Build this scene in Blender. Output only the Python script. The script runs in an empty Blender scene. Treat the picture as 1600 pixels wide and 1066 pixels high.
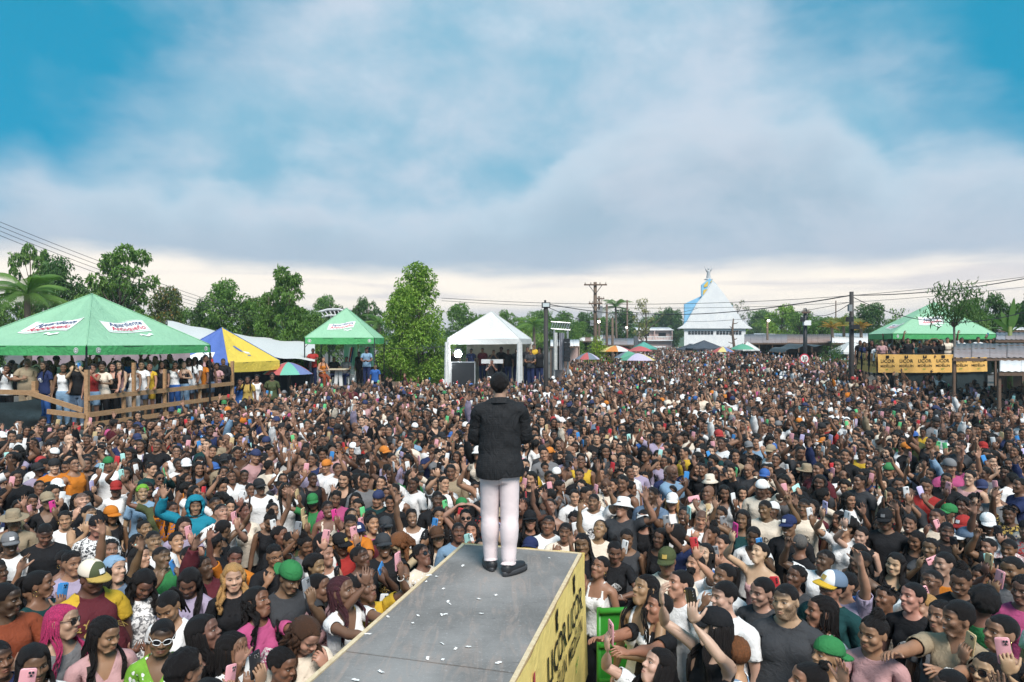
import bpy, bmesh, math, random
import numpy as np
from mathutils import Vector, Matrix

scene = bpy.context.scene
C = scene.collection
# ---------------------------------------------------------------- camera: level, 24 mm, on the stage 3.83 m above the square
CAM_Z, FPX = 3.83, 1067.0
cam_d = bpy.data.cameras.new('camera'); cam = bpy.data.objects.new('camera', cam_d); C.objects.link(cam)
cam.location = (0, 0, CAM_Z); cam.rotation_euler = (math.radians(90), 0, 0)
cam_d.sensor_width = 36.0; cam_d.lens = 36.0 * FPX / 1600; cam_d.clip_start = .05; cam_d.clip_end = 5000
scene.camera = cam

# ---------------------------------------------------------------- world: Nishita sky seen through broken, soft cloud
SUN_EL, SUN_AZ = math.radians(50), math.radians(160)      # the sun is behind the cloud and behind the camera
SKY_STRENGTH = .10
EXPOSURE = 1.12
SUN_STRENGTH = 2.3
world = bpy.data.worlds.new('World'); scene.world = world; world.use_nodes = True

class NT:
    """small helper that writes node trees as expressions"""
    def __init__(s, tree): s.t = tree; s.n = tree.nodes; s.l = tree.links
    def node(s, typ, **kw):
        n = s.n.new(typ)
        for k, v in kw.items(): setattr(n, k, v)
        return n
    def put(s, sock, v):
        if isinstance(v, bpy.types.NodeSocket): s.l.new(v, sock)
        elif v is not None:
            try: sock.default_value = v
            except Exception: sock.default_value = (*v, 1.0)
    def m(s, op, a, b=None, c=None):
        n = s.node('ShaderNodeMath', operation=op)
        for i, v in enumerate((a, b, c)):
            if v is not None: s.put(n.inputs[i], v)
        return n.outputs[0]
    def add(s, a, b): return s.m('ADD', a, b)
    def sub(s, a, b): return s.m('SUBTRACT', a, b)
    def mul(s, a, b): return s.m('MULTIPLY', a, b)
    def div(s, a, b): return s.m('DIVIDE', a, b)
    def abs(s, a): return s.m('ABSOLUTE', a)
    def sq(s, a): return s.m('POWER', a, 2.0) if not isinstance(a, bpy.types.NodeSocket) else s.m('MULTIPLY', a, a)
    def lt(s, a, b): return s.m('LESS_THAN', a, b)
    def gt(s, a, b): return s.m('GREATER_THAN', a, b)
    def ss(s, a, b, x):
        n = s.node('ShaderNodeMapRange', interpolation_type='SMOOTHSTEP'); s.put(n.inputs[0], x)
        if b < a: n.inputs[1].default_value, n.inputs[2].default_value, n.inputs[3].default_value, n.inputs[4].default_value = b, a, 1, 0
        else: n.inputs[1].default_value, n.inputs[2].default_value = a, b
        return n.outputs[0]
    def mix(s, f, a, b, blend='MIX'):
        n = s.node('ShaderNodeMix', data_type='RGBA', blend_type=blend, clamp_factor=True)
        s.put(n.inputs[0], f); s.put(n.inputs[6], a); s.put(n.inputs[7], b); return n.outputs[2]
    def xyz(s, v):
        n = s.node('ShaderNodeSeparateXYZ'); s.put(n.inputs[0], v); return n.outputs
    def vec(s, x, y, z):
        n = s.node('ShaderNodeCombineXYZ')
        for i, v in enumerate((x, y, z)): s.put(n.inputs[i], v)
        return n.outputs[0]
    def noise(s, v, scale, detail=3, rough=.55, dist=0.0, out=0):
        n = s.node('ShaderNodeTexNoise'); s.put(n.inputs['Vector'], v); n.inputs['Scale'].default_value = scale
        n.inputs['Detail'].default_value = detail; n.inputs['Roughness'].default_value = rough; n.inputs['Distortion'].default_value = dist
        return n.outputs[out]
    def attr(s, name, kind='GEOMETRY', out='Color'):
        return s.node('ShaderNodeAttribute', attribute_name=name, attribute_type=kind).outputs[out]
    def bump(s, h, strength=.3, dist=.01):
        n = s.node('ShaderNodeBump'); n.inputs['Strength'].default_value = strength; n.inputs['Distance'].default_value = dist
        s.put(n.inputs['Height'], h); return n.outputs[0]

def build_world():
    t = NT(world.node_tree); t.n.clear()
    out = t.node('ShaderNodeOutputWorld'); bg = t.node('ShaderNodeBackground')
    sky = t.node('ShaderNodeTexSky', sky_type='NISHITA', sun_disc=False)
    sky.sun_elevation, sky.sun_rotation = SUN_EL, SUN_AZ; sky.air_density = 1.0; sky.dust_density = .6; sky.ozone_density = 2.5
    d = t.node('ShaderNodeTexCoord').outputs['Generated']
    x, y, z = t.xyz(d)
    zz = t.m('MAXIMUM', z, .0)
    # cloud layer: direction projected on a flat ceiling, so bands thin out towards the horizon
    q = t.add(zz, .16)
    u, v = t.div(x, q), t.div(y, q)
    P = t.vec(u, v, 0.0)
    n1 = t.noise(P, .62, 5, .52, .5)
    n2 = t.noise(t.vec(t.mul(u, .7), t.mul(v, 1.8), 3.1), .9, 4, .5, .3)
    n3 = t.noise(P, 2.2, 4, .55, .2)
    return t, out, bg, sky, (x, y, z, zz, u, v, n1, n2, n3)
def finish_world():
    t, out, bg, sky, (x, y, z, zz, u, v, n1, n2, n3) = build_world()
    a0 = t.m('ARCTAN2', x, y); az = t.abs(a0)
    clear = t.mix(1.0, t.mix(1.0, sky.outputs[0], (SKY_STRENGTH, SKY_STRENGTH, SKY_STRENGTH), 'MULTIPLY'), (.16, 1.05, 1.55), 'MULTIPLY')
    clear = t.mix(.85, clear, (.016, .295, .45))
    # high veil ahead, thinning to clear sky at the sides
    big = t.noise(t.vec(t.mul(a0, 1.0), t.mul(zz, 1.9), 4.3), 2.3, 4, .55, .25)
    fine = t.noise(t.vec(t.mul(a0, 1.0), t.mul(zz, 1.9), 1.3), 7.0, 4, .55, .15)
    side = t.add(az, t.add(t.mul(.55, t.sub(big, .5)), t.mul(.30, t.sub(fine, .5))))
    side = t.add(side, t.mul(.75, t.sub(zz, .30)))
    cover = t.sub(1.0, t.mul(t.ss(.34, .66, side), t.ss(.09, .20, zz)))
    rest = t.ss(.36, .60, n1)                                     # beyond the frame: broken cloud of the same kind
    cover = t.add(t.mul(cover, t.ss(1.25, .75, az)), t.mul(rest, t.ss(.75, 1.25, az)))
    med = t.noise(t.vec(t.mul(a0, 1.0), t.mul(zz, 1.5), 8.8), 4.6, 5, .58, .2)
    tone = t.ss(.36, .64, t.add(t.mul(.5, big), t.mul(.5, med)))
    cloud = t.mix(tone, (.205, .445, .60), (.525, .61, .715))
    cloud = t.mix(t.mul(t.ss(.52, .74, fine), .28), cloud, (.67, .74, .83))
    col = t.mix(cover, clear, cloud)
    # a lower bank of heaped cloud with a paler top edge, greyer towards its base
    hgt = t.noise(t.vec(t.mul(a0, 1.0), 0.0, 2.9), 3.1, 3, .5)
    bank = t.add(t.add(.215, t.mul(.11, t.ss(.36, .02, t.abs(t.sub(a0, .36))))), t.add(t.mul(.34, t.sub(hgt, .5)), t.mul(.11, t.sub(fine, .5))))
    dep = t.sub(bank, zz)
    body = t.mix(t.ss(.0, .12, dep), (.53, .635, .735), (.365, .475, .58))
    body = t.mix(t.mul(t.ss(.42, .66, med), .55), body, (.56, .61, .70))
    body = t.mix(t.mul(t.ss(.17, .11, zz), .7), body, (.455, .520, .615))
    thin = t.sub(1.0, t.mul(.75, t.ss(.52, .68, side)))
    col = t.mix(t.mul(t.mul(t.ss(-.012, .035, dep), .85), t.mul(thin, t.ss(1.3, .8, az))), col, body)
    # bright gap under the cloud base
    edge = t.add(zz, t.mul(.060, t.sub(t.noise(t.vec(t.mul(x, 4.0), t.mul(y, 4.0), t.mul(z, 14.0)), 1.0, 4, .55), .5)))
    band = t.ss(.118, .086, edge)
    streak = t.noise(t.vec(t.mul(x, 3.0), t.mul(y, 3.0), t.mul(z, 42.0)), 1.0, 4, .55, .3)
    glow = t.mix(t.ss(.48, .72, streak), (1.0, .92, .82), (.72, .69, .70))
    glow = t.mix(t.ss(.055, .025, edge), glow, (.64, .66, .70))
    col = t.mix(t.mul(band, t.ss(1.3, .6, az)), col, glow)
    t.put(bg.inputs[0], col); bg.inputs[1].default_value = 1.16 * 2 ** -EXPOSURE
    t.l.new(bg.outputs[0], out.inputs[0])
finish_world()
sun_d = bpy.data.lights.new('sun', 'SUN'); sun_d.energy = SUN_STRENGTH; sun_d.angle = math.radians(26); sun_d.color = (1, .955, .90)
sun_o = bpy.data.objects.new('sun', sun_d); C.objects.link(sun_o)
sun_o.rotation_euler = (math.radians(90) - SUN_EL, 0, math.radians(20))
vs = scene.view_settings; vs.view_transform = 'Standard'; vs.look = 'None'; vs.exposure = EXPOSURE; vs.gamma = 1.0; vs.use_curve_mapping = False
scene.cycles.use_denoising = True; scene.cycles.max_bounces = 5; scene.cycles.diffuse_bounces = 3; scene.cycles.glossy_bounces = 2; scene.cycles.transmission_bounces = 3
scene.cycles.caustics_reflective = scene.cycles.caustics_refractive = False
# ---------------------------------------------------------------- materials
MATS = {}
def material(name):
    m = bpy.data.materials.new(name); m.use_nodes = True; t = NT(m.node_tree); t.n.clear()
    out = t.node('ShaderNodeOutputMaterial'); p = t.node('ShaderNodeBsdfPrincipled'); t.l.new(p.outputs[0], out.inputs[0])
    MATS[name] = m; return m, t, p

def own_color(t, src, which):
    if src == 'inst': return t.attr(which, 'INSTANCER')
    return t.node('ShaderNodeObjectInfo').outputs['Color']

def skin_material(src):
    m, t, p = material('skin_' + src)
    base = own_color(t, src, 'skin'); r = t.attr('rest', out='Vector'); x, y, z = t.xyz(r); ax = t.abs(x)
    face = t.mul(t.ss(-.040, -.062, y), t.ss(1.525, 1.54, z))
    col = t.mix(t.mul(.55, t.ss(.50, .80, t.noise(r, 30, 3))), base, t.mix(.5, base, (.9, .62, .5), 'MULTIPLY'))
    # palms are paler than the back of the hand
    palm = t.mul(t.ss(.690, .730, ax), t.ss(1.410, 1.402, z)); col = t.mix(t.mul(palm, .38), col, (.60, .34, .25))
    # warm cheeks and ears
    ck = t.m('SQRT', t.add(t.sq(t.sub(ax, .045)), t.sq(t.sub(z, 1.612)))); col = t.mix(t.mul(face, t.mul(.12, t.ss(.03, .0, ck))), col, t.mix(.8, col, (1.25, .72, .6), 'MULTIPLY'))
    # lips
    smile = t.attr('smile', 'OBJECT', 'Fac') if src != 'inst' else .35
    zl = t.sub(z, t.mul(t.mul(smile, 5.0), t.sq(x)))
    lip = t.add(t.sq(t.div(x, .0255)), t.sq(t.div(t.sub(zl, 1.5772), .0118)))
    col = t.mix(t.mul(face, t.mul(.75, t.ss(1.15, .85, lip))), col, t.mix(1.0, t.mix(.30, base, (.34, .12, .11)), (1.0, .84, .84), 'MULTIPLY'))
    teeth = t.add(t.sq(t.div(x, .0195)), t.sq(t.div(t.sub(zl, 1.5778), .0048)))
    if src != 'inst':
        col = t.mix(t.mul(face, t.mul(t.gt(smile, .5), t.lt(teeth, 1.0))), col, (.55, .51, .46))
    line = t.mul(t.lt(t.abs(t.sub(zl, 1.5776)), .0014), t.lt(ax, .024))
    if src != 'inst': line = t.mul(line, t.lt(smile, .5))
    col = t.mix(t.mul(face, t.mul(line, .85)), col, (.02, .008, .007))
    nos = t.add(t.sq(t.div(t.sub(ax, .0095), .0052)), t.sq(t.div(t.sub(z, 1.6075), .0034))); col = t.mix(t.mul(face, t.mul(.8, t.ss(1.2, .7, nos))), col, (.015, .007, .006))
    # brows
    bz = t.sub(z, t.sub(1.6705, t.mul(7.0, t.sq(t.sub(ax, .034)))))
    br = t.add(t.sq(t.div(t.sub(ax, .034), .0215)), t.sq(t.div(bz, .0042))); col = t.mix(t.mul(face, t.mul(.85, t.ss(1.15, .6, br))), col, (.010, .007, .006))
    # eyes
    ez = t.sub(z, t.add(1.6465, t.mul(.06, t.sub(ax, .031))))
    e = t.add(t.sq(t.div(t.sub(ax, .031), .0150)), t.sq(t.div(ez, .0040)))
    lid = t.add(t.sq(t.div(t.sub(ax, .0315), .0175)), t.sq(t.div(t.sub(ez, .0012), .0070)))
    col = t.mix(t.mul(face, t.mul(.75, t.lt(lid, 1.0))), col, (.012, .008, .007))
    col = t.mix(t.mul(face, t.lt(e, 1.0)), col, (.36, .32, .29))
    ir = t.add(t.sq(t.sub(ax, .031)), t.sq(t.sub(ez, .0006)))
    col = t.mix(t.mul(face, t.mul(t.lt(e, 1.0), t.lt(ir, .0066 ** 2))), col, (.014, .007, .004))
    if src != 'inst':   # beard shadow and shaved scalp follow the skin
        beard = t.attr('beard', 'OBJECT', 'Fac')
        jaw = t.mul(t.ss(1.605, 1.585, t.sub(z, t.mul(1.5, t.m('MAXIMUM', t.sub(ax, .035), 0.0)))), t.mul(t.ss(1.505, 1.53, z), t.ss(.020, .0, y)))
        mo = t.add(t.sq(t.div(x, .029)), t.sq(t.div(t.sub(z, 1.5775), .0125)))
        jaw = t.mul(jaw, t.gt(mo, 1.05)); jaw = t.mul(jaw, t.ss(.3, .55, t.add(t.mul(.35, t.noise(r, 260, 2)), .25)))
        col = t.mix(t.mul(beard, jaw), col, (.012, .009, .008))
        sc = t.mul(t.attr('shaved', 'OBJECT', 'Fac'), t.ss(1.675, 1.70, t.add(z, t.mul(.55, t.m('MAXIMUM', t.add(y, .02), 0.0)))))
        col = t.mix(sc, col, (.016, .011, .010))
    t.put(p.inputs['Base Color'], col); p.inputs['Roughness'].default_value = .48; p.inputs['Specular IOR Level'].default_value = .38
    t.put(p.inputs['Normal'], t.bump(t.noise(r, 220, 2), .12, .003))
    return m

def hair_material(src):
    m, t, p = material('hair_' + src)
    base = own_color(t, src, 'hairc') if src != 'inst' else (.009, .007, .006)
    r = t.attr('rest', out='Vector'); n = t.noise(r, 120, 3)
    t.put(p.inputs['Base Color'], t.mix(t.ss(.35, .75, n), base, t.mix(1, base, (1.9, 1.7, 1.6), 'MULTIPLY')) if src != 'inst' else base)
    p.inputs['Roughness'].default_value = .5; p.inputs['Specular IOR Level'].default_value = .30
    hx, hy, hz = t.xyz(r)
    t.put(p.inputs['Normal'], t.bump(t.add(t.noise(r, 340, 3, .7), t.noise(t.vec(hx, hy, t.mul(hz, .12)), 420, 2, .6)), .9, .008))
    return m

def cloth_material(name, src='obj', pattern=None, rough=.85):
    m, t, p = material(name)
    base = own_color(t, src, 'shirt'); r = t.attr('rest', out='Vector'); x, y, z = t.xyz(r); ax = t.abs(x)
    c2 = t.attr('color2', 'OBJECT', 'Color') if src != 'inst' else (.5, .5, .5)
    col = base
    if pattern == 'floral':
        v = t.node('ShaderNodeTexVoronoi', feature='F1'); t.put(v.inputs['Vector'], r); v.inputs['Scale'].default_value = 26
        n = t.noise(r, 40, 2); col = t.mix(t.lt(t.add(v.outputs['Distance'], t.mul(.5, n)), .58), base, c2)
    elif pattern == 'blotch':
        col = t.mix(t.ss(.48, .56, t.noise(r, 34, 3, .6, .6)), base, c2)
    elif pattern == 'stripe':
        col = t.mix(t.gt(t.m('SINE', t.mul(z, 170.0)), .25), base, c2)
    elif pattern == 'raglan':     # sleeves of the second colour, cut slanting from the neck
        col = t.mix(t.gt(t.sub(ax, t.add(.085, t.mul(.75, t.m('MAXIMUM', t.sub(1.46, z), 0.0)))), 0.0), base, c2)
    elif pattern == 'logo':       # small chest print
        u = t.add(t.sq(t.div(x, .075)), t.sq(t.div(t.sub(z, 1.24), .06)))
        n = t.noise(t.vec(t.mul(x, 1.0), 0.0, t.mul(z, 1.0)), 75, 2, .6, .8)
        col = t.mix(t.mul(t.mul(t.lt(u, 1.0), t.gt(n, .50)), t.lt(y, -.03)), base, c2)
    elif pattern == 'dots':
        v = t.node('ShaderNodeTexVoronoi', feature='F1'); t.put(v.inputs['Vector'], r); v.inputs['Scale'].default_value = 30; v.inputs['Randomness'].default_value = .3
        col = t.mix(t.lt(v.outputs['Distance'], .22), base, c2)
    col = t.mix(t.mul(.5, t.noise(r, 14, 3)), col, t.mix(1, col, (.78, .78, .80), 'MULTIPLY'))
    t.put(p.inputs['Base Color'], col); p.inputs['Roughness'].default_value = rough; p.inputs['Specular IOR Level'].default_value = .2
    h = t.add(t.mul(t.noise(r, 22, 3, .5, .9), 1.0), t.mul(t.noise(r, 700, 1), .05))
    t.put(p.inputs['Normal'], t.bump(h, .55, .02))
    return m

def plain(name, col, rough=.6, metal=0.0, spec=.4, var=.12, scale=6.0, bump=0.0, bscale=40.0, emit=0.0, alpha=None):
    """procedural paint/plastic/metal with slight uneven wear in object space"""
    if name in MATS: return MATS[name]
    m, t, p = material(name); c = t.node('ShaderNodeTexCoord').outputs['Object']
    n = t.noise(c, scale, 4, .6)
    t.put(p.inputs['Base Color'], t.mix(t.ss(.3, .75, n), (*col, 1), (*[v * (1 - var) for v in col], 1)))
    p.inputs['Roughness'].default_value = rough; p.inputs['Metallic'].default_value = metal; p.inputs['Specular IOR Level'].default_value = spec
    if bump: t.put(p.inputs['Normal'], t.bump(t.noise(c, bscale, 4), bump, .01))
    if emit:
        t.put(p.inputs['Emission Color'], (*col, 1)); p.inputs['Emission Strength'].default_value = emit
    return m

def tinted(name, rough=.4, spec=.5, metal=0.0):
    """object-coloured hard surface"""
    m, t, p = material(name); base = own_color(t, 'obj', '')
    c = t.attr('rest', out='Vector'); n = t.noise(t.node('ShaderNodeTexCoord').outputs['Object'], 30, 3)
    t.put(p.inputs['Base Color'], t.mix(t.mul(.25, n), base, t.mix(1, base, (.7, .7, .7), 'MULTIPLY')))
    p.inputs['Roughness'].default_value = rough; p.inputs['Specular IOR Level'].default_value = spec; p.inputs['Metallic'].default_value = metal
    return m

skin_material('obj'); skin_material('inst'); hair_material('obj'); hair_material('inst')
for pat in ('plain', 'floral', 'blotch', 'stripe', 'raglan', 'logo', 'dots'): cloth_material('cloth_' + pat, 'obj', pat if pat != 'plain' else None)
cloth_material('cloth_inst', 'inst')
m_, t_, p_ = material('cloth_dark'); p_.inputs['Base Color'].default_value = (.02, .021, .026, 1); p_.inputs['Roughness'].default_value = .9
tinted('tint_satin', .45); tinted('tint_gloss', .18, .6); tinted('tint_metal', .3, .5, 1.0)
plain('lens_dark', (.012, .012, .014), .08, 0, .8, 0)
plain('gold', (.75, .50, .18), .25, 1.0)
# ---------------------------------------------------------------- people engine
def smooth(a, b, x):
    t = np.clip((x - a) / (b - a), 0, 1); return t * t * (3 - 2 * t)

def vnoise(P, seed=0):
    """vectorised value noise, about -1..1"""
    I = np.floor(P).astype(np.int64); f = P - I; f = f * f * (3 - 2 * f)
    def h(ix, iy, iz):
        n = (ix * 73856093) ^ (iy * 19349663) ^ (iz * 83492791) ^ (seed * 2654435)
        n = (n ^ (n >> 13)) * 1274126177 & 0x7fffffff
        return ((n ^ (n >> 16)) & 0xffff) / 32767.5 - 1
    r = 0
    for dx in (0, 1):
        wx = f[:, 0] if dx else 1 - f[:, 0]
        for dy in (0, 1):
            wy = f[:, 1] if dy else 1 - f[:, 1]
            for dz in (0, 1):
                wz = f[:, 2] if dz else 1 - f[:, 2]
                r = r + wx * wy * wz * h(I[:, 0] + dx, I[:, 1] + dy, I[:, 2] + dz)
    return r

def stops(*segs):
    out = [segs[0]]
    for i in range(1, len(segs), 2):
        step, end = segs[i], segs[i + 1]
        n = max(1, int(round((end - out[-1]) / step)))
        out += list(np.linspace(out[-1], end, n + 1)[1:])
    return np.array(out)

class Field:
    """signed distance on a rectilinear half grid (x >= 0), primitives blended in their own boxes"""
    def __init__(s, xs, ys, zs):
        s.xs, s.ys, s.zs = xs, ys, zs
        s.D = np.full((len(xs), len(ys), len(zs)), 0.5)
    def sub(s, lo, hi):
        sl = tuple(slice(max(0, np.searchsorted(c, l) - 1), np.searchsorted(c, h) + 1) for c, l, h in zip((s.xs, s.ys, s.zs), lo, hi))
        return sl, s.xs[sl[0]][:, None, None], s.ys[sl[1]][None, :, None], s.zs[sl[2]][None, None, :]
    def blend(s, sl, d, k):
        o = s.D[sl]; h = np.clip(.5 + .5 * (o - d) / k, 0, 1)
        s.D[sl] = o * (1 - h) + d * h - k * h * (1 - h)
    def carve(s, sl, d, k):
        o = s.D[sl]; d = -d; h = np.clip(.5 - .5 * (o - d) / k, 0, 1)
        s.D[sl] = o * (1 - h) + d * h + k * h * (1 - h)
    def cap(s, a, b, ra, rb, k=.02):
        a, b = np.array(a, float), np.array(b, float); m = max(ra, rb) + .05
        sl, X, Y, Z = s.sub(np.minimum(a, b) - m, np.maximum(a, b) + m)
        ab = b - a; L = (ab ** 2).sum() + 1e-12
        t = np.clip(((X - a[0]) * ab[0] + (Y - a[1]) * ab[1] + (Z - a[2]) * ab[2]) / L, 0, 1)
        d = np.sqrt((X - a[0] - t * ab[0]) ** 2 + (Y - a[1] - t * ab[1]) ** 2 + (Z - a[2] - t * ab[2]) ** 2) - (ra + (rb - ra) * t)
        s.blend(sl, d, k)
    def ell(s, c, r, k=.02, sub=False):
        c, r = np.array(c, float), np.array(r, float)
        sl, X, Y, Z = s.sub(c - r - .05, c + r + .05)
        q = np.sqrt(((X - c[0]) / r[0]) ** 2 + ((Y - c[1]) / r[1]) ** 2 + ((Z - c[2]) / r[2]) ** 2)
        q2 = np.sqrt(((X - c[0]) / r[0] ** 2) ** 2 + ((Y - c[1]) / r[1] ** 2) ** 2 + ((Z - c[2]) / r[2] ** 2) ** 2) + 1e-9
        d = q * (q - 1) / q2
        (s.carve if sub else s.blend)(sl, d, k)
    def loft(s, tab, e=2.3, k=.02):
        tab = np.array(tab)
        sl, X, Y, Z = s.sub((0, -.3, tab[0, 0] - .03), (.4, .3, tab[-1, 0] + .03))
        a, b, c = (np.interp(Z, tab[:, 0], tab[:, i], left=.004, right=.004) for i in (1, 2, 3))
        q = (np.abs(X / a) ** e + np.abs((Y - c) / b) ** e) ** (1 / e)
        s.blend(sl, (q - 1) * np.minimum(a, b) * .9, k)

def surface_nets(xs, ys, zs, D):
    S = D < 0; nx, ny, nz = D.shape
    cnt = np.zeros((nx - 1, ny - 1, nz - 1), np.int8)
    for i in (0, 1):
        for j in (0, 1):
            for k in (0, 1):
                cnt += S[i:nx - 1 + i, j:ny - 1 + j, k:nz - 1 + k]
    mix = (cnt > 0) & (cnt < 8)
    idx = -np.ones(mix.shape, np.int64); I, J, K = np.nonzero(mix); idx[mix] = np.arange(len(I))
    acc = np.zeros((len(I), 3)); n = np.zeros(len(I))
    C = [(i, j, k) for i in (0, 1) for j in (0, 1) for k in (0, 1)]
    pos = lambda c: np.stack([xs[I + c[0]], ys[J + c[1]], zs[K + c[2]]], 1)
    for a in C:
        for ax in range(3):
            if a[ax]: continue
            b = list(a); b[ax] = 1
            da, db = D[I + a[0], J + a[1], K + a[2]], D[I + b[0], J + b[1], K + b[2]]
            m = (da < 0) != (db < 0); t = np.where(m, da / np.where(m, da - db, 1), 0)
            acc += np.where(m, 1, 0)[:, None] * (pos(a) + (pos(b) - pos(a)) * t[:, None]); n += m
    V = acc / n[:, None]
    quads = []
    for ax in range(3):
        u, v = [(1, 2), (2, 0), (0, 1)][ax]
        s0 = [slice(None)] * 3; s1 = [slice(None)] * 3
        s0[ax], s1[ax] = slice(0, -1), slice(1, None)
        for w in (u, v): s0[w] = s1[w] = slice(1, -1)
        A, B = S[tuple(s0)], S[tuple(s1)]
        e = np.array(np.nonzero(A != B)); flip = A[tuple(e)]
        e[u] += 1; e[v] += 1
        def cell(du, dv):
            q = e.copy(); q[u] -= du; q[v] -= dv; return idx[tuple(q)]
        q = np.stack([cell(1, 1), cell(0, 1), cell(0, 0), cell(1, 0)], 1)
        q[~flip] = q[~flip][:, ::-1]
        quads.append(q)
    return V, np.concatenate(quads)

GRID = {
    'hi': (stops(0, .0045, .09, .018, .62, .012, .70, .0055, .91), stops(-.22, .015, -.125, .005, .05, .010, .17), stops(-.02, .024, 1.34, .011, 1.385, .0055, 1.435, .0095, 1.52, .0045, 1.70, .008, 1.79)),
    'mid': (stops(0, .009, .09, .03, .63, .02, .70, .0085, .91), stops(-.22, .03, -.13, .009, .05, .02, .17), stops(-.02, .045, 1.34, .02, 1.385, .0085, 1.435, .02, 1.52, .009, 1.70, .015, 1.79)),
}
GRID['full'] = GRID['hi']
FINGERS = [(-.030, -.10, .070), (-.010, -.03, .080), (.010, .04, .074), (.029, .12, .058)]   # y of the knuckle, fan angle, length (index .. little)

def finger_line(i):
    if i == 4: return np.array([(.728, -.030, 1.405), (.765, -.064, 1.400), (.798, -.084, 1.399)])
    y, an, L = FINGERS[i]; a = np.array([.792, y, 1.410]); d = np.array([math.cos(an), math.sin(an), 0])
    return np.array([a, a + d * L * .48, a + d * L])

def build_template(sex, lod):
    f = Field(*GRID[lod]); F = sex == 'f'; k = .86 if F else 1.0
    if F:
        f.loft([(.78, .10, .08, .015), (.84, .150, .105, .015), (.92, .172, .118, .018), (.98, .158, .105, .012), (1.08, .124, .085, 0), (1.18, .132, .092, 0), (1.28, .150, .098, .004),
                (1.36, .156, .092, .008), (1.41, .145, .080, .014), (1.455, .085, .062, .02), (1.49, .052, .05, .02), (1.50, .004, .004, .02)])
        for y in (.072,): f.ell((y, -.075, 1.275), (.062, .062, .066), .03)
        sx = .170
    else:
        f.loft([(.78, .11, .085, .01), (.84, .150, .105, .01), (.92, .166, .115, .012), (1.05, .150, .100, 0), (1.18, .160, .108, 0), (1.30, .178, .117, .002),
                (1.37, .182, .108, .006), (1.42, .160, .088, .012), (1.46, .10, .068, .02), (1.50, .06, .055, .02), (1.51, .004, .004, .02)])
        f.ell((.075, -.085, 1.335), (.07, .035, .055), .03)
        sx = .188
    f.cap((sx * .72, .02, 1.425), (.02, .022, 1.50), .042 * k, .035 * k, .03)
    f.ell((sx, .01, 1.405), (.062 * k, .058 * k, .060 * k), .035)
    f.cap((sx, .01, 1.41), (.455, .012, 1.41), .054 * k, .041 * k, .03)
    f.cap((.455, .012, 1.41), (.705, .006, 1.41), .040 * k, .026 * k, .012)
    f.ell((.53, .006, 1.41), (.085, .044 * k, .040 * k), .015)
    f.ell((.752, .0, 1.411), (.056, .041, .0165), .012)
    for i in range(4):
        a, b, c = finger_line(i); r = (.0088 if i < 3 else .0078) * (.93 if F else 1)
        f.cap(a - (.02, 0, 0), b, r * 1.06, r, .004); f.cap(b, c, r, r * .82, .003)
    a, b, c = finger_line(4); f.cap(a, b, .0135, .0105, .010); f.cap(b, c, .0105, .008, .004)
    # legs
    f.cap((.085, .01, .88), (.098, .0, .50), .090 if F else .086, .056, .03)
    f.cap((.098, .0, .50), (.100, .02, .09), .052, .034, .02)
    f.ell((.100, .028, .36), (.05, .05, .12), .03)
    f.cap((.100, .045, .045), (.108, -.13, .035), .043, .032, .02)
    # neck and head
    f.cap((0, .022, 1.43), (0, .010, 1.575), .060 * (.84 if F else 1), .054 * (.84 if F else 1), .025)
    f.ell((0, .016, 1.667), (.0745, .094, .083), .02)
    f.ell((0, -.022, 1.606), (.058, .068, .077), .03)
    f.cap((.046, -.010, 1.588), (.020, -.068, 1.548), .022, .018, .02)                # jaw
    f.ell((0, -.070, 1.546), (.022, .020, .018), .018)
    f.ell((.043, -.055, 1.617), (.024, .026, .024), .018)                            # cheek
    f.cap((.010, -.0835, 1.667), (.046, -.066, 1.668), .0115, .009, .016)             # brow
    f.ell((0, -.066, 1.692), (.046, .026, .034), .02)                                # forehead
    f.ell((.031, -.0965, 1.6475), (.0185, .017, .0125), .012, True)                   # socket
    f.ell((.031, -.0690, 1.6465), (.0155, .0150, .0125), .003)                       # eyeball
    f.cap((0, -.082, 1.655), (0, -.103, 1.618), .0075, .0120, .010)                   # nose
    f.ell((.0155, -.0925, 1.6145), (.0110, .0125, .0090), .007)
    f.ell((0, -.080, 1.578), (.026, .016, .022), .012)                               # mouth mound
    f.cap((0, -.0945, 1.5835), (.021, -.083, 1.5795), .0062, .0040, .005)              # upper lip
    f.cap((0, -.0935, 1.5710), (.018, -.083, 1.5735), .0074, .0045, .005)              # lower lip
    f.ell((0, -.102, 1.5775), (.025, .010, .0022), .003, True)
    f.ell((.0745, .016, 1.638), (.0105, .020, .031), .008)                            # ear
    f.ell((.0855, .010, 1.640), (.006, .011, .019), .006, True)
    xs = f.xs; X = np.concatenate([-xs[:0:-1], xs]); D = np.concatenate([f.D[:0:-1], f.D], 0)
    V, Q = surface_nets(X, f.ys, f.zs, D)
    V, F_ = thin_out(V, quads_to_tris(Q), lod) if lod != 'full' else (V, quads_to_tris(Q))
    N = tri_normals(V, F_)
    return dict(V=V, F=F_, N=N, W=weights(V, sx), sx=sx, sex=sex, lod=lod)

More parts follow.
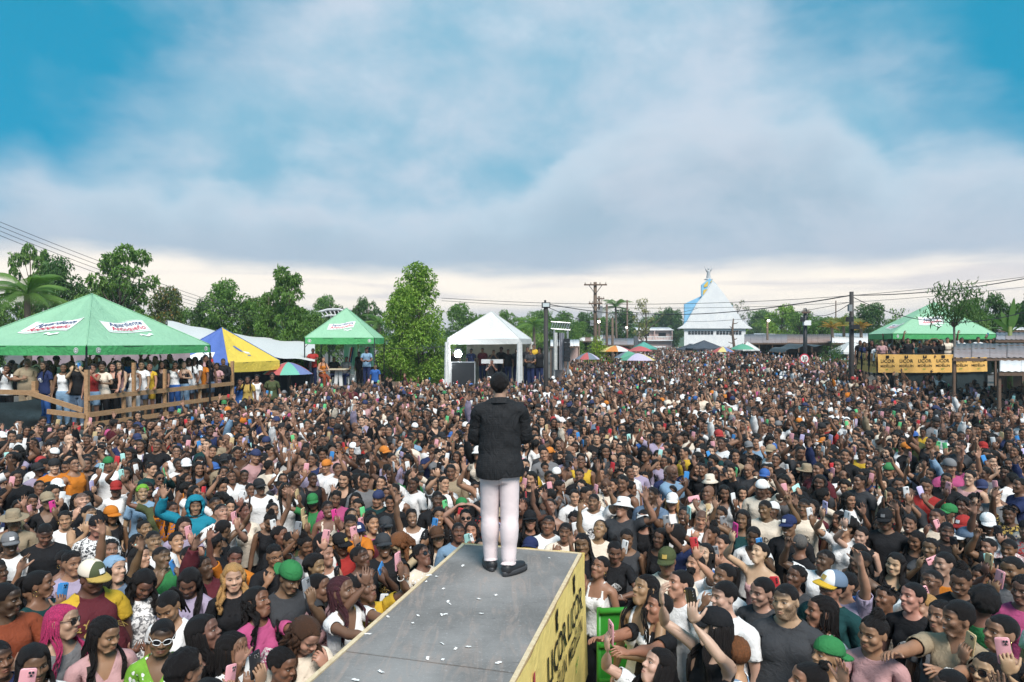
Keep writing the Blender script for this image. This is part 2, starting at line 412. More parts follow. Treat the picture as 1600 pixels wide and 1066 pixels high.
def thin_out(V, F, lod):
    """collapse the evenly fine mesh; head, hands and the joints of the arms keep more of it"""
    me = make_mesh('thin', V, F); o = bpy.data.objects.new('thin', me); C.objects.link(o)
    x, y, z = V.T; ax = np.abs(x); k = np.where((z > 1.52) & (ax < .15), np.where(y < -.02, 1.0, .6), np.where(ax > .70, .8, np.where(z > .9, .30, .12)))
    g = o.vertex_groups.new(name='keep')
    for q in np.unique(k): g.add(np.nonzero(k == q)[0].tolist(), float(1 - q), 'REPLACE')
    m = o.modifiers.new('d', 'DECIMATE'); m.ratio = {'hi': .22, 'mid': .22}[lod]; m.vertex_group = 'keep'; m.vertex_group_factor = 2.0; m.invert_vertex_group = False
    e = o.evaluated_get(bpy.context.evaluated_depsgraph_get()).to_mesh(); n = len(e.vertices); e.calc_loop_triangles()
    P = np.empty(n * 3, np.float32); e.vertices.foreach_get('co', P); T = np.empty(len(e.loop_triangles) * 3, np.int32); e.loop_triangles.foreach_get('vertices', T)
    bpy.data.objects.remove(o); bpy.data.meshes.remove(me)
    return P.reshape(-1, 3).astype(float), T.reshape(-1, 3).astype(int)

def quads_to_tris(Q): return np.concatenate([Q[:, (0, 1, 2)], Q[:, (0, 2, 3)]])

def tri_normals(V, T):
    n = np.cross(V[T[:, 1]] - V[T[:, 0]], V[T[:, 2]] - V[T[:, 0]]); N = np.zeros_like(V)
    for i in range(3): np.add.at(N, T[:, i], n)
    return N / (np.linalg.norm(N, axis=1)[:, None] + 1e-12)
def grid_normals(V, Q): return tri_normals(V, quads_to_tris(Q))

BONES = ['pelvis', 'spine', 'chest', 'neck', 'head'] + [b + s for s in 'LR' for b in ['clav', 'upper', 'fore', 'hand'] + ['f%d%s' % (i, j) for i in range(5) for j in 'ab'] + ['thigh', 'calf', 'foot']]
BI = {b: i for i, b in enumerate(BONES)}

def weights(V, sx):
    x, y, z = V.T; ax = np.abs(x); n = len(V); W = np.zeros((n, len(BONES)))
    arm = smooth(sx - .075, sx + .055, ax) * smooth(1.22, 1.33, z)
    leg = smooth(.93, .80, z)
    core = (1 - arm) * (1 - leg)
    chain = [('pelvis', None), ('spine', (.98, 1.10)), ('chest', (1.16, 1.30)), ('neck', (1.455, 1.525)), ('head', (1.515, 1.565))]
    cur = np.ones(n)
    for i, (b, r) in enumerate(chain):
        nxt = chain[i + 1][1] if i + 1 < len(chain) else None
        up = smooth(nxt[0], nxt[1], z) if nxt else np.zeros(n)
        if b in ('chest',):   # the front of the throat follows the jaw
            up = smooth(nxt[0], nxt[1], z + .25 * np.clip(y, 0, .1))
        W[:, BI[b]] += core * cur * (1 - up); cur = cur * up
    for s, m in (('L', x >= 0), ('R', x < 0)):
        A = arm * m; cl = smooth(sx - .13, sx - .03, ax) * (1 - arm) * smooth(1.30, 1.38, z) * (1 - smooth(1.47, 1.5, z)) * m * .8
        for b in ('pelvis', 'spine', 'chest', 'neck', 'head'):
            W[:, BI[b]] *= 1 - cl
        W[:, BI['clav' + s]] += cl
        fo = smooth(.415, .495, ax); ha = smooth(.60, .725, ax) * .5 + smooth(.69, .725, ax) * .5
        W[:, BI['upper' + s]] += A * (1 - fo); W[:, BI['fore' + s]] += A * fo * (1 - ha)
        # fingers: nearest chain
        P = np.stack([ax, y, z], 1); best = np.full(n, 9.); which = np.zeros(n, int); tt = np.zeros(n)
        for i in range(5):
            a, b, c = finger_line(i); d = c - a; L2 = d @ d; t = ((P - a) @ d) / L2
            dist = np.linalg.norm(P - a - np.clip(t, 0, 1)[:, None] * d, axis=1)
            up = dist < best; best[up] = dist[up]; which[up] = i; tt[up] = t[up]
        thumb = which == 4
        fin = np.where(thumb, smooth(.15, .45, tt) * (y < -.034), smooth(-.10, .12, tt)) * m
        W[:, BI['hand' + s]] += A * fo * ha * (1 - fin)
        for i in range(5):
            mi = which == i; dist = smooth(.42, .58, tt)
            W[:, BI['f%da%s' % (i, s)]] += A * fo * ha * fin * mi * (1 - dist)
            W[:, BI['f%db%s' % (i, s)]] += A * fo * ha * fin * mi * dist
        # legs
        side = smooth(-.02, .02, x if s == 'L' else -x)
        kn, an = smooth(.56, .44, z), smooth(.12, .07, z)
        W[:, BI['thigh' + s]] += leg * side * (1 - kn); W[:, BI['calf' + s]] += leg * side * kn * (1 - an); W[:, BI['foot' + s]] += leg * side * an
    W /= W.sum(1)[:, None] + 1e-12
    return sparse_w(W)

def sparse_w(W, K=4):
    I = np.argpartition(-W, K, axis=1)[:, :K]; w = np.take_along_axis(W, I, 1)
    return I, w / w.sum(1)[:, None]

def one_bone(n, b):
    I = np.zeros((n, 4), int); w = np.zeros((n, 4)); I[:, 0] = BI[b]; w[:, 0] = 1; return I, w
def two_bone(t, b0, b1):
    n = len(t); I = np.zeros((n, 4), int); w = np.zeros((n, 4)); I[:, 0], I[:, 1] = BI[b0], BI[b1]; w[:, 0], w[:, 1] = 1 - t, t; return I, w

def clip_part(T, f, close=True):
    """keep the part of template T where f > 0, cut exactly along f = 0"""
    V, F, N = T['V'], T['F'], T['N']; I, w = T['W']
    S = f > 0; c = S[F].sum(1)
    keep = [F[c == 3]]; new = {}; P = []
    def cut(a, b):
        k = (a, b) if a < b else (b, a)
        if k not in new: new[k] = len(V) + len(P); P.append(k)
        return new[k]
    tris = []
    for t in F[(c == 1) | (c == 2)].tolist():
        s = [S[i] for i in t]
        if sum(s) == 1:
            i = s.index(True); a, b, d = t[i], t[(i + 1) % 3], t[(i + 2) % 3]
            tris.append((a, cut(a, b), cut(a, d)))
        else:
            i = s.index(False); a, b, d = t[i], t[(i + 1) % 3], t[(i + 2) % 3]
            p, q = cut(a, b), cut(a, d); tris += [(p, b, d), (p, d, q)]
    if tris: keep.append(np.array(tris))
    F2 = np.concatenate(keep)
    ff = f
    if P:
        P = np.array(P); a, b = P[:, 0], P[:, 1]; t = (f[a] / (f[a] - f[b]))[:, None]
        V = np.concatenate([V, V[a] + (V[b] - V[a]) * t]); N = np.concatenate([N, N[a] + (N[b] - N[a]) * t])
        near = np.where(t[:, 0] < .5, a, b); I = np.concatenate([I, I[near]]); w = np.concatenate([w, w[near]])
        ff = np.concatenate([f, np.zeros(len(P))])
    used, inv = np.unique(F2, return_inverse=True)
    return dict(V=V[used], F=inv.reshape(-1, 3), N=N[used], W=(I[used], w[used]), f=ff[used], sx=T['sx'], sex=T['sex'], lod=T['lod'])

def hem(G, depth):
    """turn the cut edge inwards so that the cloth has a thickness"""
    V, F = G['V'], G['F']
    e = np.concatenate([F[:, (0, 1)], F[:, (1, 2)], F[:, (2, 0)]]); key = np.sort(e, 1)
    u, inv, cnt = np.unique(key, axis=0, return_inverse=True, return_counts=True)
    b = e[cnt[inv.ravel()] == 1]
    vs = np.unique(b); mp = -np.ones(len(V), int); mp[vs] = np.arange(len(vs)) + len(V)
    G['V'] = np.concatenate([V, V[vs] - G['N'][vs] * depth]); G['N'] = np.concatenate([G['N'], G['N'][vs]])
    I, w = G['W']; G['W'] = (np.concatenate([I, I[vs]]), np.concatenate([w, w[vs]]))
    G['F'] = np.concatenate([F, np.stack([b[:, 1], b[:, 0], mp[b[:, 0]]], 1), np.stack([b[:, 1], mp[b[:, 0]], mp[b[:, 1]]], 1)])
    return G

_cache = {}
def template(sex, lod):
    if (sex, lod) not in _cache: _cache[sex, lod] = build_template(sex, lod)
    return _cache[sex, lod]

def garment(sex, lod, kind):
    key = (sex, lod, kind)
    if key in _cache: return _cache[key]
    T = template(sex, lod); x, y, z = T['V'].T; ax = np.abs(x); sx = T['sx']
    torso = .0
    neck = np.sqrt(x ** 2 + (y - .018) ** 2 + ((z - 1.525) * .9) ** 2)
    off = .014 + .018 * smooth(1.25, .95, z) * (kind in ('tee', 'polo', 'long', 'hood'))
    if kind == 'tee': f = np.minimum.reduce([z - .86, sx + .165 - ax, neck - .086])
    elif kind == 'polo': f = np.minimum.reduce([z - .86, sx + .165 - ax, neck - .070, ax - (z - 1.40) * .5 + 9 * (y > .0)])
    elif kind == 'vneck': f = np.minimum.reduce([z - .90, sx + .10 - ax, neck - .080, ax - (z - 1.31) * .55 + 9 * (y > .0)])
    elif kind == 'tank': f = np.minimum.reduce([z - .90, .148 - ax + np.clip(1.315 - z, 0, 1) * 3, neck - .118]); off = .007 + 0 * z
    elif kind == 'strap': f = np.minimum.reduce([z - .92, np.where(z > 1.325, .014 - np.abs(ax - .085), .9), .16 - ax + np.clip(1.30 - z, 0, 1) * 3, neck - .06]); off = .006 + 0 * z
    elif kind == 'bare': f = np.minimum.reduce([z - 1.02, 1.315 - z + .03 * (y > .03), .158 - ax + np.clip(1.31 - z, 0, 1) * 3]); off = .006 + 0 * z
    elif kind in ('long', 'hood'): f = np.minimum.reduce([z - .86, .69 - ax, neck - .080])
    elif kind == 'jacket':
        f = np.minimum.reduce([z - .845, .675 - ax, neck - .066]); off = .030 + .022 * smooth(1.30, .95, z) + .012 * smooth(.25, .40, ax) * (z > 1.25)
    elif kind == 'jeans': f = np.minimum(1.0 - z, z - .075); off = .010 + .012 * smooth(.85, .3, z)
    elif kind == 'shorts': f = np.minimum(1.0 - z, z - .62); off = .012 + 0 * z
    elif kind == 'shoe': f = .085 - z; off = .010 + 0 * z
    f = np.minimum(f, 1.50 - z)
    G = clip_part(T, f)
    j = np.interp  # offset per vertex of the cut mesh
    x, y, z = G['V'].T; ax = np.abs(x)
    if kind in ('tee', 'polo', 'long', 'hood', 'vneck'): o = .011 + .020 * smooth(1.28, .95, z) + .010 * smooth(sx + .04, sx + .16, ax) * (z > 1.25)
    elif kind == 'jacket': o = .018 + .024 * smooth(1.30, .95, z) + .007 * smooth(.25, .42, ax) * (z > 1.25)
    elif kind == 'jeans': o = .011 + .017 * smooth(.85, .35, z)
    elif kind == 'shorts': o = .014 + .010 * smooth(.85, .62, z)
    elif kind == 'shoe': o = .012 + 0 * z
    else: o = .006 + 0 * z
    amp = {'jacket': .008, 'jeans': .006}.get(kind, .005)
    sc = np.stack([x * 9, y * 9, z * 14 + x * 6], 1)
    nz = vnoise(sc, 3) + .5 * vnoise(sc * 2.3, 5)
    if kind == 'jeans': nz = nz * .6
    arms = smooth(sx, sx + .1, ax) * (z > 1.25)
    rib = (kind != 'jeans') * np.sin((z * 38 + np.abs(x) * 22 + 1.5 * nz)) * .35 * (1 - arms) + np.sin(ax * 90 + 2 * nz) * .35 * arms
    G['V'] = G['V'] + G['N'] * (o + amp * (nz * .6 + rib) * (amp > 0) * (o > .008))[:, None]
    if kind in ('strap', 'tank', 'bare', 'vneck'):   # cloth bridges between the breasts rather than shrink-wrapping
        pass
    G['R'] = G['V'].copy()
    hem(G, .007 if kind not in ('jacket', 'jeans') else .014); G['R'] = G['V'].copy()
    _cache[key] = G
    return G

HL_Y = [-.10, -.085, -.070, -.055, -.038, -.032, -.005, .020, .040, .055, .12]
HL_Z = [1.722, 1.718, 1.716, 1.711, 1.694, 1.662, 1.655, 1.668, 1.640, 1.585, 1.572]
def hair_field(V, up=0.0):
    x, y, z = V.T
    return np.where(z > 1.53, z - np.interp(y, HL_Y, HL_Z) - up + .006 * np.sin(x * 60) * (y < -.05), -1)

def scalp(sex, lod, style, seed=0):
    key = ('scalp', sex, lod, style, seed % 3)
    if key in _cache: return _cache[key]
    T = template(sex, lod)
    hf = hair_field(T['V'], {'wrap': -.006, 'beanie': -.004, 'short': -.014}.get(style, 0))
    if style == 'hoodcap': hf = np.where(T['V'][:, 2] > 1.44, np.minimum(T['V'][:, 1] + .045 + 1.2 * np.clip(T['V'][:, 2] - 1.69, 0, .1), T['V'][:, 2] - 1.49), -1) * (np.abs(T['V'][:, 0]) < .12) - 1e-4
    G = clip_part(T, hf)
    x, y, z = G['V'].T; e = smooth(-.002, .022, G['f'])
    n1 = vnoise(G['V'] * 55, seed % 3); n2 = vnoise(G['V'] * 130, 7 + seed % 3)
    if style == 'under': t = .0015 + 0 * e
    elif style == 'crop': t = .0008 + .0055 * smooth(-.002, .04, G['f']) + .0010 * n2 * e
    elif style == 'short': t = .002 + .010 * smooth(-.002, .05, G['f']) + .004 * n1 * e + .002 * n2 * e
    elif style == 'fade': t = .001 + .018 * smooth(1.685, 1.735, z) * e + .0025 * n1
    elif style == 'twist': t = .002 + (.020 * smooth(1.68, 1.73, z) * e) * (1 + .55 * n1) + .004 * n2 * e
    elif style == 'cornrow': t = .002 + .011 * e * np.abs(np.sin(x * 150 + .8 * n1 * 0))
    elif style == 'sleek': t = .003 + .0055 * e + .0006 * np.sin(x * 400)
    elif style == 'long': t = .003 + .014 * e + .0025 * np.sin(x * 130)
    elif style == 'afro': t = .004 + (.040 + .02 * smooth(1.66, 1.74, z)) * e * (1 + .30 * n1 + .16 * n2)
    elif style == 'curly': t = .004 + .026 * e * (1 + .45 * n1 + .25 * n2)
    elif style in ('wrap', 'beanie'): t = .009 + .008 * e + .003 * np.sin(z * 160 + y * 90) * (style == 'wrap')
    elif style == 'hoodcap': t = .028 + .02 * e + .006 * n1
    else: t = .004 + .004 * e
    t = np.where(G['f'] < 1e-6, -.001 if style != 'hoodcap' else .02, t)
    G['V'] = G['V'] + G['N'] * t[:, None]; G['W'] = one_bone(len(x), 'head'); G['R'] = G['V']
    _cache[key] = G
    return G

def tube(path, rad, sides=5):
    """closed-end tube along path (n,3), radius per point"""
    path = np.asarray(path, float); n = len(path); rad = np.broadcast_to(rad, (n,))
    d = np.gradient(path, axis=0); d /= np.linalg.norm(d, axis=1)[:, None] + 1e-9
    up = np.where(np.abs(d[:, 2:3]) > .9, [[0, 1., 0]], [[0, 0, 1.]])
    u = np.cross(up, d); u /= np.linalg.norm(u, axis=1)[:, None] + 1e-9; v = np.cross(d, u)
    a = np.arange(sides) * 2 * math.pi / sides
    V = (path[:, None] + rad[:, None, None] * (np.cos(a)[None, :, None] * u[:, None] + np.sin(a)[None, :, None] * v[:, None])).reshape(-1, 3)
    i = np.arange(n - 1)[:, None] * sides; j = np.arange(sides)[None]; j2 = (j + 1) % sides
    q = np.stack([i + j, i + j2, i + sides + j2, i + sides + j], 2).reshape(-1, 4)
    T = [quads_to_tris(q)]
    c = np.arange(1, sides - 1); T += [np.stack([0 * c, c + 1, c], 1), np.stack([0 * c, c, c + 1], 1) + (n - 1) * sides]
    return V, np.concatenate(T)

def merge(parts):
    Vs, Fs, o = [], [], 0
    for V, F in parts: Vs.append(V); Fs.append(F + o); o += len(V)
    return np.concatenate(Vs), np.concatenate(Fs)

def strands(sex, lod, style, seed):
    """loose hair: braids, straight or wavy locks, ponytail, bun"""
    key = ('str', sex, lod, style, seed % 4)
    if key in _cache: return _cache[key]
    R = np.random.RandomState(seed % 4 * 7 + 3); hi = lod != 'mid'; parts, ts = [], []
    def add(path, rad, sides, t):
        V, F = tube(path, rad, sides); parts.append((V, F)); ts.append(np.repeat(t, sides))
    m = 12 if hi else 7; t = np.linspace(0, 1, m)
    if style in ('braids', 'straight', 'wavy'):
        n = {'braids': 44, 'straight': 40, 'wavy': 40}[style] if hi else 20
        r0 = {'braids': .0065, 'straight': .013, 'wavy': .014}[style] * (1 if hi else 1.7)
        for i in range(n):
            th = (i + .5) / n * 2 - 1; th = th * 2.0 + R.uniform(-.08, .08)          # 0 = straight back, +-2 rad = beside the cheek
            L = R.uniform(.30, .42) * (.8 if style == 'wavy' else 1)
            zr = 1.665 + .03 * R.rand() - .02 * abs(th) / 2
            hx, hy = .079 * math.sin(th), .016 + .096 * math.cos(th)
            front = abs(th) > 1.25
            ex = math.sin(th) * R.uniform(.095, .125); ey = (-.118 - .02 * R.rand()) if front else (.125 + .03 * R.rand()) * max(.75, math.cos(th))
            z = zr - L * t; s = smooth(.25, .75, t)
            px = hx * (1 - s) + ex * s + hx * .10 * np.sin(t * 3.1); py = hy * (1 - s) + ey * s + .012 * np.cos(th) * np.sin(t * 3.1)
            if style == 'wavy': px = px + .010 * np.sin(t * 16 + i); py = py + .010 * np.cos(t * 14 + 2 * i)
            elif style == 'braids': px = px + .004 * np.sin(t * 5 + i * 1.7)
            rad = r0 * np.clip(1.15 - .5 * t, .3, 2) * (1 if style != 'braids' else 1 + .16 * np.sin(t * 60 + i))
            add(np.stack([px, py, z], 1), rad, 5 if hi else 4, smooth(.35, .8, t))
    elif style == 'pony':
        for i in range(16 if hi else 8):
            a = R.rand() * 6.28; q = R.rand() ** .5
            r = q * .040; L = R.uniform(.20, .30)
            px = r * math.cos(a) * (.4 + t) + .004 * np.sin(t * 9 + i); py = .105 + .045 * np.sin(np.minimum(t * 3, 1.57)) + r * math.sin(a) * .5
            z = 1.715 + .022 * np.sin(t * 3.1) - L * t ** 1.3
            add(np.stack([px, py, z], 1), .012 * np.clip(1.2 - .6 * t, .3, 2) * (1 if hi else 1.5), 5, 0 * t)
    elif style == 'bun':
        for i in range(7):
            a = i * .9; u = np.linspace(0, 6.28, 9)
            q = .022 + .008 * math.sin(a * 2)
            add(np.stack([q * np.cos(u) * math.cos(a) , .075 + .012 * math.sin(a) + q * np.sin(u) * .7, 1.755 + .008 * math.cos(a) + q * np.cos(u) * math.sin(a)], 1), .016, 5, 0 * u)
    elif style == 'topknot':
        for i in range(9):
            a = i / 9 * 6.28; u = np.linspace(0, 1, 8)
            add(np.stack([.045 * np.cos(a + 2 * u) * (1 - .6 * u), .045 + .045 * np.sin(a + 2 * u) * (1 - .6 * u), 1.745 + .055 * u], 1), .011, 5, 0 * u)
    elif style == 'spikes':   # short free twists all over
        for i in range(70 if hi else 30):
            a, b = R.uniform(0, 6.28), R.uniform(.05, 1.35)
            d = np.array([math.sin(b) * math.cos(a), math.sin(b) * math.sin(a), math.cos(b)]); p0 = np.array([0, .016, 1.667]) + d * (.072, .090, .082)
            u = np.linspace(0, 1, 5)[:, None]; p = p0 + d * u * .05 + np.array([0, 0, -.03]) * u ** 2
            if p0[1] < -.055 and p0[2] < 1.70: continue
            add(p, .007 if hi else .010, 4, 0 * u[:, 0])
    if not parts: _cache[key] = None; return None
    V, F = merge(parts); tw = np.concatenate(ts)
    G = dict(V=V, F=F, W=two_bone(tw, 'head', 'chest'), R=V.copy()); _cache[key] = G
    return G

def lathe(profile, n=20, c=(0, .014), sx=1.0, sy=1.22):
    """profile of (r, z) from rim to top"""
    a = np.arange(n) * 2 * math.pi / n; V = []
    for r, z in profile: V.append(np.stack([c[0] + r * sx * np.cos(a), c[1] + r * sy * np.sin(a), np.full(n, z)], 1))
    V = np.concatenate(V); m = len(profile)
    i = np.arange(m - 1)[:, None] * n; j = np.arange(n)[None]; j2 = (j + 1) % n
    F = quads_to_tris(np.stack([i + j, i + j2, i + n + j2, i + n + j], 2).reshape(-1, 4))
    k = np.arange(1, n - 1); F = np.concatenate([F, np.stack([0 * k, k, k + 1], 1) + (m - 1) * n])
    return V, F

def hat_parts(kind):
    key = ('hat', kind)
    if key in _cache: return _cache[key]
    H = {}
    a = np.linspace(0, math.pi / 2, 8)[:-1]
    if kind in ('cap', 'backcap', 'visor'):
        prof = [(.082, 1.674), (.0885, 1.676)] + [(.0905 * math.cos(t) ** .8, 1.686 + .096 * math.sin(t)) for t in a] + [(.006, 1.784), (.006, 1.789), (.001, 1.790)]
        if kind == 'visor': prof = [(.078, 1.672), (.0845, 1.674), (.086, 1.70), (.079, 1.705)]
        V, F = lathe(prof, 24, (0, .010), 1.0, 1.24)
        if kind == 'visor': F = F[:-22]
        H['crown'] = (V, F)
        u = np.linspace(-1, 1, 13); rows = []
        for q in (0, .35, .7, 1.0):
            ang = u * 1.25; bx = np.sin(ang) * .086; by = .010 - np.cos(ang) * .108
            ext = .082 * np.cos(u * 1.35) ** .7 * q
            rows.append(np.stack([bx * (1 + .05 * q), by - ext, 1.689 - .014 * (bx / .08) ** 2 - .018 * q * q - .004 * q], 1))
        top = np.concatenate(rows); n = 13; i = np.arange(3)[:, None] * n; j = np.arange(n - 1)[None]
        q = np.stack([i + j, i + n + j, i + n + j + 1, i + j + 1], 2).reshape(-1, 4); Ft = quads_to_tris(q)
        bot = top - (0, 0, .005); V = np.concatenate([top, bot]); Fb = Ft[:, ::-1] + len(top)
        edge = np.concatenate([np.arange(3) * n, 3 * n + np.arange(n), (np.arange(4) * n + n - 1)[::-1]])
        e = np.stack([edge[:-1], edge[1:], edge[1:] + len(top), edge[:-1] + len(top)], 1)
        H['brim'] = (V, np.concatenate([Ft, Fb, quads_to_tris(e)]))
        if kind == 'backcap':
            for k in H:
                V, F = H[k]; V = V.copy(); V[:, 0] *= -1; V[:, 1] = .020 - V[:, 1]; H[k] = (V, F)
    elif kind == 'bucket':
        H['crown'] = lathe([(.135, 1.648), (.137, 1.650), (.090, 1.690), (.084, 1.70), (.078, 1.765), (.06, 1.780), (.001, 1.784)], 24)
    elif kind == 'fedora':
        H['crown'] = lathe([(.088, 1.690), (.084, 1.71), (.080, 1.77), (.070, 1.800), (.05, 1.803), (.001, 1.785)], 24)
        p = lathe([(.075, 1.700), (.150, 1.690), (.172, 1.702), (.172, 1.697), (.150, 1.684), (.075, 1.690)], 28); H['brim'] = (p[0], p[1][:-26])
    _cache[key] = H
    return H

# ---------------------------------------------------------------- posing
def rotx(a): c, s = math.cos(a), math.sin(a); return np.array([[1, 0, 0], [0, c, -s], [0, s, c]])
def roty(a): c, s = math.cos(a), math.sin(a); return np.array([[c, 0, s], [0, 1, 0], [-s, 0, c]])
def rotz(a): c, s = math.cos(a), math.sin(a); return np.array([[c, -s, 0], [s, c, 0], [0, 0, 1]])
def unit(v): v = np.asarray(v, float); return v / (np.linalg.norm(v) + 1e-12)

def about(R, p): p = np.asarray(p, float); M = np.eye(4); M[:3, :3] = R; M[:3, 3] = p - R @ p; return M

def frame_map(x0, n0, x1, n1):
    def fr(x, n):
        x = unit(x); n = unit(n - (n @ x) * x); return np.stack([x, n, np.cross(x, n)], 1)
    return fr(np.array(x1, float), np.array(n1, float)) @ fr(np.array(x0, float), np.array(n0, float)).T

def solve_pose(T, lean=0, twist=0, side=0, head=(0, 0, 0), armL=None, armR=None, legs=None):
    """head = (yaw, pitch down +, roll) in degrees; arm = dict(w=wrist target, pole=, fd=finger dir, pn=palm normal, curl=)"""
    M = {}; D = math.radians; sx = T['sx']
    M['pelvis'] = np.eye(4)
    sp = about(rotz(D(twist) * .4) @ rotx(D(lean) * .5) @ roty(D(side) * .5), (0, .01, 1.0)); M['spine'] = sp
    ch = sp @ about(rotz(D(twist) * .6) @ rotx(D(lean) * .5) @ roty(D(side) * .5), (0, .01, 1.20)); M['chest'] = ch
    hy, hp, hr = (D(a) for a in head)
    hm = lambda q: rotz(hy * q) @ rotx(hp * q) @ roty(hr * q)
    M['neck'] = ch @ about(hm(.35), (0, .02, 1.46)); M['head'] = M['neck'] @ about(hm(.65), (0, .010, 1.555))
    for s, arm in (('L', armL), ('R', armR)):
        g = 1 if s == 'L' else -1
        if arm is None: arm = dict(w=(.30, -.04, .85), pole=(.3, .6, 0), fd=(0, -.1, -1), pn=(-1, -.2, 0), curl=.35)
        mir = np.array([g, 1, 1.])
        w = np.array(arm['w'], float) * mir; pole = np.array(arm.get('pole', (.5, .3, -1)), float) * mir
        fd = np.array(arm.get('fd', (0, -.2, 1)), float) * mir; pn = np.array(arm.get('pn', (0, -1, 0)), float) * mir
        sh0 = np.array([g * sx, .012, 1.41]); lift = float(np.clip((w[2] - 1.35) / .5, 0, 1)) * .34
        fwd = float(np.clip(-w[1] / .6, 0, 1)) * .20
        M['clav' + s] = ch @ about(rotz(-g * fwd) @ roty(-g * lift), (g * .03, .015, 1.44))
        sh = (M['clav' + s] @ np.append(sh0, 1))[:3]; sh[0] -= g * .02 * lift / .34
        if arm.get('rel', True): w = (ch @ np.append(w, 1))[:3]; R3 = ch[:3, :3]; pole, fd, pn = R3 @ pole, R3 @ fd, R3 @ pn
        l1, l2 = .455 - sx, .25; v = w - sh; d = np.linalg.norm(v); d2 = min(max(d, .10), (l1 + l2) * .995); v = v / (d + 1e-9)
        c1 = (l1 * l1 + d2 * d2 - l2 * l2) / (2 * l1 * d2); s1 = math.sqrt(max(0, 1 - c1 * c1))
        pp = pole - (pole @ v) * v; pp = unit(pp)
        el = sh + l1 * (c1 * v + s1 * pp); wr = sh + d2 * v
        u, f = unit(el - sh), unit(wr - el); nrm = np.cross(u, f)
        if np.linalg.norm(nrm) < .02: nrm = np.cross(pp, v) * -1
        nrm = unit(nrm); n0 = np.array([0, 0, -g]); x0 = np.array([g, 0, 0])
        R = frame_map(x0, n0, u, nrm); A = np.eye(4); A[:3, :3] = R; A[:3, 3] = sh - R @ sh0; M['upper' + s] = A
        e0 = np.array([g * .455, .012, 1.41]); R = frame_map(x0, n0, f, nrm); A = np.eye(4); A[:3, :3] = R; A[:3, 3] = el - R @ e0; M['fore' + s] = A
        w0 = np.array([g * .705, .006, 1.41]); R = frame_map(x0, (0, 0, -1.), fd, pn); A = np.eye(4); A[:3, :3] = R; A[:3, 3] = wr - R @ w0; M['hand' + s] = A
        arm['_wrist'], arm['_fd'], arm['_pn'] = wr, unit(fd), unit(pn - (pn @ unit(fd)) * unit(fd))
        cu = arm.get('curl', .3); cu = list(cu) if hasattr(cu, '__len__') else [cu] * 5
        spread = arm.get('spread', 1.0)
        for i in range(5):
            a, b, c = finger_line(i) * (g, 1, 1); q = cu[i]
            ax = np.array([0, 1., 0]) if i < 4 else unit((.55, .83, 0)) * (1, 1, 1)
            if i == 4:
                ax = unit(np.cross(unit(c - a), (0, 0, -1.))) * 1.0
                Ra = axis_rot(ax, q * .55); Rb = axis_rot(ax, q * .7)
            else:
                fan = rotz(-g * FINGERS[i][1] * (1 - spread))
                Ra = roty(g * q * 1.45) @ fan; Rb = roty(g * q * 1.65)
            Ma = M['hand' + s] @ about(Ra, a); M['f%da%s' % (i, s)] = Ma; M['f%db%s' % (i, s)] = Ma @ about(Rb, b)
        lg = (legs or {}).get(s, (0, 0, 0))       # thigh swing forward deg, knee bend deg, outward deg
        hip = (g * .088, .01, .90); th = about(roty(-g * D(lg[2])) @ rotx(-D(lg[0])), hip)
        M['thigh' + s] = th; M['calf' + s] = th @ about(rotx(D(lg[1])), (g * .098, 0, .50))
        M['foot' + s] = M['calf' + s] @ about(rotz(g * D(lg[3] if len(lg) > 3 else 0)) @ rotx(D(lg[0] - lg[1])), (g * .1, .02, .08))
    return np.stack([M[b] for b in BONES])

def axis_rot(ax, a):
    ax = unit(ax); K = np.array([[0, -ax[2], ax[1]], [ax[2], 0, -ax[0]], [-ax[1], ax[0], 0]])
    return np.eye(3) + math.sin(a) * K + (1 - math.cos(a)) * K @ K

def fatten(V, N, h, sex):
    """h = heaviness 0..1: belly, chest, arms, neck and cheeks grow outwards"""
    if abs(h) < .02: return V
    x, y, z = V.T; ax = np.abs(x)
    a = .075 * np.exp(-((z - 1.06) / .16) ** 2) * (1 + .4 * (y < 0)) + (.045 if sex == 'f' else .024) * np.exp(-((z - 1.30) / .12) ** 2) + .05 * smooth(.95, .75, z) * smooth(.2, .5, z)
    a = np.where(ax > .24, .022 * smooth(.70, .5, ax), a * smooth(1.50, 1.42, z))
    a = np.where((ax < .12) & (z > 1.47), .011 * smooth(1.66, 1.60, z) * smooth(-.085, -.05, y), a)
    return V + N * (a * h)[:, None]

def pose_verts(V, W, M):
    I, w = W; out = np.zeros_like(V)
    for k in range(4):
        m = M[I[:, k]]; out += w[:, k:k + 1] * (np.einsum('nij,nj->ni', m[:, :3, :3], V) + m[:, :3, 3])
    return out

def make_mesh(name, V, F, mats=(), rest=None, midx=None, sm=True):
    me = bpy.data.meshes.new(name); nv, nf = len(V), len(F); k = F.shape[1]
    me.vertices.add(nv); me.vertices.foreach_set('co', np.ascontiguousarray(V, np.float32).ravel())
    me.loops.add(nf * k); me.loops.foreach_set('vertex_index', np.ascontiguousarray(F, np.int32).ravel())
    me.polygons.add(nf); me.polygons.foreach_set('loop_start', np.arange(0, nf * k, k, dtype=np.int32))
    if sm: me.polygons.foreach_set('use_smooth', np.ones(nf, bool))
    for m in mats: me.materials.append(m)
    if midx is not None: me.polygons.foreach_set('material_index', np.asarray(midx, np.int32))
    if rest is not None:
        at = me.attributes.new('rest', 'FLOAT_VECTOR', 'POINT'); at.data.foreach_set('vector', np.ascontiguousarray(rest, np.float32).ravel())
    me.update(calc_edges=True); me.validate() if False else None
    return me
